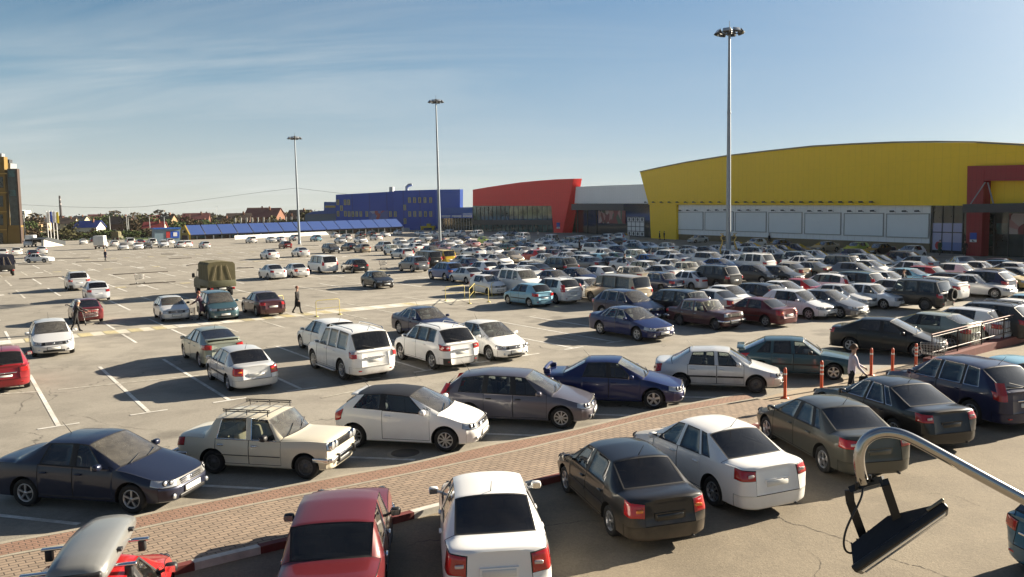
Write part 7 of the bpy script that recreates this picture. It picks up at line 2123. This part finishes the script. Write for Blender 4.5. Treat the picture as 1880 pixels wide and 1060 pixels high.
m_.add([FM @ Vector(v) for v in vs], [(0, 1, 2, 3), (7, 6, 5, 4), (0, 4, 5, 1), (1, 5, 6, 2), (2, 6, 7, 3), (3, 7, 4, 0)]); hp('housing', m_, M['blackmetal'], fl)
m_ = MB(); m_.rbox(a*.72, LH+.006, -.122, .122, -.012, .0, .004, M=FM); hp('clip', m_, mat('worn_edge_metal', (.25, .22, .16), .4, .7), fl)
for k in range(7):
    x = -a*.78 + k*a*.135; m_ = MB(); m_.box(x-.003, x+.003, -.07, .07, -.068, -.058, M=FM); hp('cooling_fin', m_, M['blackmetal'], fl)
# U bracket
tb0, tb1 = NP(1559, 900, 2.93), NP(1622, 880, 2.87)
al = [tb0, NP(1561, 921, 2.93), NP(1590, 1000, 2.93)]; ar_ = [tb1, NP(1626, 891, 2.86), NP(1651, 966, 2.85)]
def flat(pts, w, th, nrm):
    m = MB()
    for a, b in zip(pts[:-1], pts[1:]):
        d = (b-a).normalized(); s_ = d.cross(nrm).normalized()*w; n_ = s_.cross(d).normalized()*th
        q = [a-s_-n_, a+s_-n_, a+s_+n_, a-s_+n_, b-s_-n_, b+s_-n_, b+s_+n_, b-s_+n_]
        m.add(q, [(0, 3, 2, 1), (4, 5, 6, 7), (0, 1, 5, 4), (1, 2, 6, 5), (2, 3, 7, 6), (3, 0, 4, 7)])
    return m
nrm = (tb1-tb0).normalized()
m_ = flat([al[2], al[1], al[0]], .016, .004, view); 
m2 = flat([ar_[0], ar_[1], ar_[2]], .016, .004, view); m_.add(m2.v, m2.f); m2 = flat([tb0, NP(1590, 888, 2.92), tb1], .012, .008, view); m_.add(m2.v, m2.f)
hp('bracket', m_, M['blackmetal'], fl)
for q in (NP(1573, 893, 2.90), NP(1597, 880, 2.90)):
    m_ = MB(); m_.tube([q - Vector((0, .02, 0)), q + Vector((0, -.02, .0))], .009, 6); m_.tube([q + Vector((0, 0, -.012)), q + Vector((0, 0, .016))], .006, 6); hp('bolt', m_, M['blackmetal'], fl)
m_ = MB(); q = NP(1592, 1005, 2.91); m_.tube([q, q - view*.012], .010, 8); hp('pivot_bolt', m_, M['steel'], fl)
cp_ = [(1585, 888, 2.92), (1583, 910, 2.90), (1574, 930, 2.90), (1562, 952, 2.90), (1552, 975, 2.90), (1548, 998, 2.90), (1552, 1012, 2.90), (1562, 1017, 2.91), (1568, 1012, 2.92)]
pts = [NP(*q) for q in cp_]
for _ in range(2):
    out = [pts[0]]
    for a, b in zip(pts[:-1], pts[1:]): out += [a*.75+b*.25, a*.25+b*.75]
    out.append(pts[-1]); pts = out
m_ = MB(); m_.tube(pts, .0042, 7); hp('cable', m_, M['black'], fl)

mh = G(744, 833); r_ = empty('manhole_cover', mh); tag(r_, 'dark round manhole cover in the shade beside the white three-door hatchback', 'manhole cover')
m_ = MB(); m_.lathe([(.36, .006), (.36, .022), (.001, .024)], 24); rel(r_, m_, 'lid', mat('cast_iron_lid', (.085, .078, .068), .7)); m_ = MB(); m_.lathe([(.46, .006), (.44, .018), (.37, .018)], 24); rel(r_, m_, 'rim', M['kerb'])
# ------------------------------------------------------------------ people
SKIN = mat('skin', (.50, .30, .21), .6)
HAIRS = dict(dark=mat('dark_hair', (.02, .013, .01), .7), brown=mat('brown_hair', (.09, .045, .02), .7), blond=mat('blond_hair', (.36, .22, .09), .7), red=mat('auburn_hair', (.14, .035, .015), .7), grey=mat('grey_knit', (.30, .31, .31), .9))
def cloth(name, c): return mat(name, c, .88, var=.2, vscale=9, bump=.2, bscale=60)
CL = dict(black=cloth('black_cloth', (.012, .012, .014)), navy=cloth('navy_cloth', (.015, .02, .05)), plum=cloth('plum_cloth', (.06, .03, .055)), lilac=cloth('pale_lilac_cloth', (.55, .49, .55)), red=cloth('dark_red_cloth', (.16, .012, .02)), green=cloth('dark_green_cloth', (.02, .06, .035)), grey=cloth('grey_cloth', (.2, .2, .21)), white=cloth('white_cloth', (.6, .58, .55)), boots=cloth('black_leather', (.01, .009, .009)))
def person(loc, rz, label, H=1.68, top='black', bottom='black', hair='dark', coat=False, lean=0.0, step=.18, arms=((.0, .15), (.0, -.15)), crouch=0.0, bag=False, hat=False, group=None, turn=0.0):
    """local x is forward; arms: (forward swing, bend) per side in radians, left then right"""
    r_ = empty('person', loc, R(rz)); tag(r_, label, 'person', group)
    k = H/1.72; J = {}
    def V3(x, y, z): return Vector((x, y, z))*k
    ph = .93 - .35*crouch
    J['pel'] = V3(0, 0, ph); 
    def up(d, l): return Vector((math.sin(d), 0, math.cos(d)))*l*k
    J['waist'] = J['pel'] + up(lean*.5, .14); J['chest'] = J['waist'] + up(lean, .22); J['neck'] = J['chest'] + up(lean, .17); J['head0'] = J['neck'] + up(lean*.7, .085); J['head1'] = J['head0'] + up(lean*.4 + .05, .10); J['head2'] = J['head1'] + up(lean*.3, .09)
    edges = [('pel', 'waist'), ('waist', 'chest'), ('chest', 'neck'), ('neck', 'head0'), ('head0', 'head1'), ('head1', 'head2')]
    rad = dict(pel=.145, waist=.125, chest=.150, neck=.058, head0=.062, head1=.098, head2=.070)
    reg = {}
    for e in edges[:3]: reg[e] = top
    reg[edges[0]] = top
    for e in edges[3:]: reg[e] = 'skin'
    for sd, nm in ((1, 'L'), (-1, 'R')):
        f = step*sd
        hip = V3(.0, sd*.09, ph-.06); knee = hip + Vector((math.sin(f + crouch*1.1), 0, -math.cos(f + crouch*1.1)))*.42*k; 
        a2 = f - (.35 if f < 0 else .05) - crouch*1.2
        ank = knee + Vector((math.sin(a2), 0, -math.cos(a2)))*.40*k
        J['hip'+nm] = hip; J['knee'+nm] = knee; J['ank'+nm] = ank
        J['heel'+nm] = ank + V3(-.03, 0, -.055); J['toe'+nm] = ank + V3(.16, sd*.02, -.065)
        for e, rg in ((('pel', 'hip'+nm), bottom), (('hip'+nm, 'knee'+nm), bottom), (('knee'+nm, 'ank'+nm), bottom), (('ank'+nm, 'heel'+nm), 'boots'), (('ank'+nm, 'toe'+nm), 'boots')): edges.append(e); reg[e] = rg
        rad.update({'hip'+nm: .095, 'knee'+nm: .062, 'ank'+nm: .045, 'heel'+nm: .038, 'toe'+nm: .032})
        sw, bend = arms[0 if sd > 0 else 1]
        sh = J['chest'] + up(lean, .10) + Vector((0, sd*.185*k, 0)); el = sh + Vector((math.sin(sw), sd*.18, -math.cos(sw)))*.29*k
        wr = el + Vector((math.sin(sw+bend), -sd*.05, -math.cos(sw+bend)))*.25*k
        pm = wr + (wr-el).normalized()*.07*k
        J['sh'+nm] = sh; J['el'+nm] = el; J['wr'+nm] = wr; J['pm'+nm] = pm
        for e, rg in ((('chest', 'sh'+nm), top), (('sh'+nm, 'el'+nm), top), (('el'+nm, 'wr'+nm), top), (('wr'+nm, 'pm'+nm), 'skin')): edges.append(e); reg[e] = rg
        rad.update({'sh'+nm: .070, 'el'+nm: .048, 'wr'+nm: .034, 'pm'+nm: .036})
        # fingers and thumb
        ax = (wr-el).normalized(); side = Vector((0, 1, 0)); side = (side - ax*side.dot(ax)).normalized(); pal = ax.cross(side)*(-sd)
        for i, (off, ln_) in enumerate(((-.024, .060), (-.008, .070), (.008, .066), (.024, .050))):
            a, b = pm + (ax*.028 + Vector((1, 0, 0))*off*-.9 + side*0)*k, None
            b = a + (ax*ln_*.6 + pal*.012)*k; c = b + (ax*ln_*.4 + pal*.03)*k
            J[f'f{nm}{i}a'] = a; J[f'f{nm}{i}b'] = b; J[f'f{nm}{i}c'] = c
            for e in ((f'pm{nm}', f'f{nm}{i}a'), (f'f{nm}{i}a', f'f{nm}{i}b'), (f'f{nm}{i}b', f'f{nm}{i}c')): edges.append(e); reg[e] = 'skin'
            rad.update({f'f{nm}{i}a': .010, f'f{nm}{i}b': .009, f'f{nm}{i}c': .007})
        a = pm + Vector((.036, 0, 0))*k; b = a + (ax*.035 + Vector((.012, 0, 0)))*k
        J['t'+nm+'a'] = a; J['t'+nm+'b'] = b; edges += [('pm'+nm, 't'+nm+'a'), ('t'+nm+'a', 't'+nm+'b')]; reg[('pm'+nm, 't'+nm+'a')] = reg[('t'+nm+'a', 't'+nm+'b')] = 'skin'; rad['t'+nm+'a'] = .011; rad['t'+nm+'b'] = .009
    low = min(J['toeL'].z, J['toeR'].z, J['heelL'].z, J['heelR'].z) - .034*k
    for q in J: J[q] = J[q] - Vector((0, 0, low))
    names = list(J); ix = {n: i for i, n in enumerate(names)}
    me = bpy.data.meshes.new('sk'); me.from_pydata([J[n][:] for n in names], [(ix[a], ix[b]) for a, b in edges], [])
    o = bpy.data.objects.new('sk', me); COL.objects.link(o)
    o.modifiers.new('skin', 'SKIN'); 
    sv = me.skin_vertices[0].data
    for n in names:
        rr = rad[n]*k; sv[ix[n]].radius = (rr*.78, rr) if n in ('pel', 'waist', 'chest') else (rr, rr)
        sv[ix[n]].use_root = (n == 'pel')
    sb = o.modifiers.new('sub', 'SUBSURF'); sb.levels = 1; sb.render_levels = 1
    dg = bpy.context.evaluated_depsgraph_get(); bm_ = bpy.data.meshes.new_from_object(o.evaluated_get(dg)); bpy.data.objects.remove(o)
    mats = [SKIN, CL[top], CL[bottom], CL['boots']]; key = {'skin': 0, top: 1}; 
    if bottom not in key: key[bottom] = 2
    key['boots'] = 3
    bm_.materials.clear(); [bm_.materials.append(q) for q in mats]
    for p in bm_.polygons:
        c = p.center; best = None
        for e in edges:
            a, b = J[e[0]], J[e[1]]; ab = b-a; t_ = max(0, min(1, (c-a).dot(ab)/max(1e-9, ab.length_squared))); dd = (c - a - ab*t_).length / (max(.02, rad[e[0]]*(1-t_) + rad[e[1]]*t_))
            if best is None or dd < best[0]: best = (dd, reg[e])
        p.material_index = key[best[1]]; p.use_smooth = True
    body = bpy.data.objects.new('body', bm_); link(body, r_)
    hc = J['head1'] + Vector((-.012, 0, .018))*k
    # hair or cap: a shell over the back and top of the head
    m_ = MB(); vs = []; fs = []; n1, n2 = 8, 14
    for i in range(n1+1):
        th = math.pi*.62*i/n1
        for j in range(n2):
            q = 2*math.pi*j/n2; fr = max(0, math.cos(q))
            t2 = th*(1 - .38*fr) if not hat else th*.78
            vs.append(hc + Vector((math.sin(t2)*math.cos(q)*.118, math.sin(t2)*math.sin(q)*.108, math.cos(t2)*.128))*k)
    for i in range(n1):
        for j in range(n2): fs.append((i*n2+j, (i+1)*n2+j, (i+1)*n2+(j+1) % n2, i*n2+(j+1) % n2))
    m_.add(vs, fs, 0, True); rel(r_, m_, 'hat' if hat else 'hair', HAIRS[hair])
    # face: eyes, nose, mouth, ears
    f0 = J['head1']; m_ = MB()
    for sd in (-1, 1): m_.rbox(.083, .097, sd*.033-.012, sd*.033+.012, .012, .026, .005, 1, M=Matrix.Translation(f0) @ Matrix.Scale(k, 4))
    m_.rbox(.085, .118, -.012, .012, -.025, .012, .008, 0, M=Matrix.Translation(f0) @ Matrix.Scale(k, 4)); m_.rbox(.08, .096, -.022, .022, -.052, -.042, .004, 2, M=Matrix.Translation(f0) @ Matrix.Scale(k, 4))
    for sd in (-1, 1): m_.rbox(-.02, .02, sd*.094, sd*.108, -.025, .03, .008, 0, M=Matrix.Translation(f0) @ Matrix.Scale(k, 4))
    rel(r_, m_, 'face', [SKIN, HAIRS['dark'], CL['red']])
    if coat:
        m_ = MB(); rs = [(.150, 1.30), (.165, 1.12), (.150, 1.0), (.175, .85), (.20, .66), (.215, .52)]
        n2 = 16; vs = []; fs = []
        for i, (rr, z) in enumerate(rs):
            zz = z*k - low - (.93-ph)*k*.8; off = math.sin(lean)*max(0, z-.93)*k*1.05
            for j in range(n2):
                q = 2*math.pi*j/n2; w_2 = 1 + .05*math.sin(3*q+i)
                vs.append(Vector((off + rr*.80*math.cos(q)*k*w_2, rr*1.05*math.sin(q)*k*w_2, zz)))
        for i in range(len(rs)-1):
            for j in range(n2): fs.append((i*n2+j, (i+1)*n2+j, (i+1)*n2+(j+1) % n2, i*n2+(j+1) % n2))
        m_.add(vs, fs, 0, True); rel(r_, m_, 'coat', CL[top])
    if bag:
        m_ = MB(); w = J['wrR']; m_.rbox(w.x-.14, w.x+.14, w.y-.05, w.y+.05, w.z-.42, w.z-.10, .05); m_.tube([(w.x-.08, w.y, w.z-.12), (w.x, w.y, w.z+.02), (w.x+.08, w.y, w.z-.12)], .010, 5)
        b_ = m_.build('handbag', CL['boots' if bag is True else bag]); b_.location = r_.location; b_.rotation_euler = r_.rotation_euler
        tag(b_, label.split(',')[0][:60] + ' carried bag' if False else ('black handbag hanging from the hand of ' + bag_owner[0]), 'bag')
    return r_
bag_owner = ['the woman walking the walkway']
person(G(547, 577), -12, 'woman in a long black coat and dark red hat walking beside the walkway', 1.70, 'black', 'black', 'red', True, .02, .25, ((-.2, .2), (.25, .2)), bag=True, hat=True)
person(G(372, 588), 195, 'auburn haired woman in a plum coat leaning over a tipped trolley', 1.72, 'plum', 'black', 'red', True, .28, .25, ((.75, .3), (.65, .3)))
person(G(141, 610), 15, 'man in black with a grey knitted cap bending to a trolley', 1.72, 'black', 'black', 'grey', False, .32, .18, ((.8, .4), (.7, .5)), hat=True)
person(G(194, 479.5), 75, 'distant walker in dark clothes with fair hair on the open asphalt', 1.70, 'navy', 'black', 'blond', True, 0, .2)
bag_owner[0] = 'the woman in a pale lilac jacket'
person(G(1562, 738), -5, 'woman in a pale lilac jacket with brown hair walking past the bollards', 1.74, 'lilac', 'black', 'brown', False, .12, .22, ((.55, .5), (.25, .5)), bag=True)
person(G(1211, 441), 160, 'dark figure with a white bag before the yellow pier, left of a pair', 1.72, 'black', 'black', 'dark', True, 0, .08)
person(G(1219.5, 441.5), 200, 'dark figure at the right of the pair before the yellow pier', 1.75, 'black', 'black', 'dark', False, 0, .08)
person(G(1233, 482), 170, 'dark figure bending at the door of a white off-roader', 1.7, 'black', 'black', 'dark', False, .35, .1, ((.6, .3), (.4, .3)))
person(G(1402, 487), 30, 'person in dark red behind the large white off-roader', 1.72, 'red', 'black', 'dark', False, .1, .1)
person(G(1412, 449), 200, 'dark figure standing against the brown plinth of the yellow hall', 1.72, 'black', 'navy', 'dark', True, 0, .1)
person(G(1725, 469), -150, 'dark green coated figure in front of the lavender window', 1.75, 'green', 'black', 'dark', True, 0, .15)
person(G(1771, 470), -120, 'dark figure holding a white bag beside the dark red pillar', 1.72, 'black', 'black', 'dark', False, 0, .15)
person(G(988, 438), -60, 'figure in white by the cars below the teal glass wall', 1.70, 'white', 'grey', 'brown', False, 0, .1)
person(G(1064, 462), -30, 'dark figure between cars below the red leg of the shop front', 1.72, 'black', 'black', 'dark', False, 0, .1)
person(G(1147, 500), -60, 'dark figure standing behind the beige van roof', 1.75, 'black', 'red', 'dark', False, 0, .1)
person(G(1657, 543), -40, 'figure in black and red at the door of the big black off-roader', 1.7, 'black', 'black', 'dark', False, .1, .1, ((.5, .6), (.2, .3)))
# ------------------------------------------------------------------ labels for what only its neighbours tell apart
AREAS = [((1195, 1700), (400, 452), 'by the brown plinth'), ((1255, 1420), (440, 480), 'by the tallest mast'), ((1690, 1880), (450, 500), 'before the red portal'), ((860, 1045), (415, 445), 'below the red shop front'), ((1045, 1195), (415, 450), 'below the entrance canopy'), ((600, 760), (410, 450), 'by the covered market'), ((760, 860), (410, 450), 'below the blue store'), ((420, 600), (400, 470), 'by the shortest mast'), ((190, 400), (400, 470), 'near the kiosk'), ((-100, 190), (400, 470), 'near the ramp'), ((1500, 1900), (450, 520), 'in the right block'), ((1200, 1500), (450, 520), 'in the middle block'), ((700, 1200), (450, 520), 'in the left block')]
bpy.context.view_layer.update()
def spot(o): return PROJ(o.location + Vector((0, 0, 1.2)))
named = [o for o in bpy.data.objects if o.parent is None and o.get('category') in ('car', 'van', 'lorry')]
def short(o):
    return o['_d'] if '_d' in o else None
def area(x, y):
    for (a, b), (c, d), s in AREAS:
        if a <= x <= b and c <= y <= d: return s
    return 'in the packed rows'
used = set(o.get('label') for o in bpy.data.objects if o.get('label'))
auto = [o for o in AUTO]
pos = {o: spot(o) for o in named}
def relword(dx, dy):
    if abs(dx) > 2.2*abs(dy): return 'left of' if dx < 0 else 'right of'
    if dy < 0: return 'behind'
    return 'in front of'
for o in auto: o['group'] = 'cars parked in the packed rows of the lot'
for o in auto:
    x, y = pos[o]; me_ = o['_d']; cands = []
    nb = sorted((p for p in auto if p is not o), key=lambda p: math.hypot(pos[p][0]-x, (pos[p][1]-y)*2.5))[:6]
    art = lambda s: ('an ' if s[0] in 'aeio' else 'a ') + s
    for p in nb:
        cands.append(f"{me_} {area(x, y)}, {relword(x-pos[p][0], y-pos[p][1])} {art(p['_d'])}")
    for i in range(len(nb)):
        for j in range(i+1, len(nb)):
            cands.append(f"{me_} {area(x, y)}, {relword(x-pos[nb[i]][0], y-pos[nb[i]][1])} {art(nb[i]['_d'])} and {relword(x-pos[nb[j]][0], y-pos[nb[j]][1])} {art(nb[j]['_d'])}")
    lab = next((c for c in cands if c not in used and len(c.split()) <= 16), None) or next((c for c in cands if c not in used), cands[0])
    used.add(lab); o['label'] = lab
FARA = [(0, 100, 'by the ochre office'), (100, 150, 'below the smokestack'), (150, 215, 'behind the white lorry'), (215, 300, 'above the far cluster of cars'), (300, 350, 'above the kiosk'), (350, 430, 'above the left end of the covered market'), (430, 520, 'behind the white fence posts'), (520, 700, 'beside the shortest looking mast')]
far_things = HOUSES + TREES
fpos = {o: PROJ(o.location + Vector((0, 0, 2))) for o in far_things}
for o in far_things:
    x, y = fpos[o]; me_ = o['_d']; ar_n = next((s for a, b, s in FARA if a <= x < b), 'at the far edge of the town')
    nb = sorted((p for p in far_things if p is not o and p['_d'] != me_), key=lambda p: math.hypot(fpos[p][0]-x, (fpos[p][1]-y)*2))[:9]
    art = lambda s: ('an ' if s[0] in 'aeio' else 'a ') + s
    cands = [f"{me_} {ar_n}"] + [f"{me_} {ar_n}, {relword(x-fpos[p][0], y-fpos[p][1])} {art(p['_d'])}" for p in nb]
    cands += [f"{me_} {relword(x-fpos[p][0], y-fpos[p][1])} {art(p['_d'])} and {relword(x-fpos[q][0], y-fpos[q][1])} {art(q['_d'])}" for p in nb for q in nb if p is not q]
    lab = next((c for c in cands if c not in used and len(c.split()) <= 16), None)
    if lab is None:
        lab = f"{me_} seen at {int(x)}"
        lab = cands[0]
    used.add(lab); o['label'] = lab
for o in bpy.data.objects:
    if '_d' in o: del o['_d']
scene.view_settings.exposure = 1.76
scene.cycles.max_bounces = 8
scene.cycles.transparent_max_bounces = 12

# thin autumn haze over the whole place
hm = bpy.data.materials.new('haze_air'); hm.use_nodes = True
t = NT(hm); t.n.clear(); ho = t.new('ShaderNodeOutputMaterial'); pv = t.new('ShaderNodeVolumePrincipled')
pv.inputs['Color'].default_value = rgb(.86, .88, .88); pv.inputs['Density'].default_value = .00006; pv.inputs['Anisotropy'].default_value = .2
t.l.new(pv.outputs[0], ho.inputs['Volume'])
m_ = MB(); m_.box(-1700, 1700, -160, 2300, -1.1, 75); hz = m_.build('haze', hm); tag(hz, 'thin pale haze over the lot and the town', 'haze', kind='stuff')
scene.cycles.volume_bounces = 0
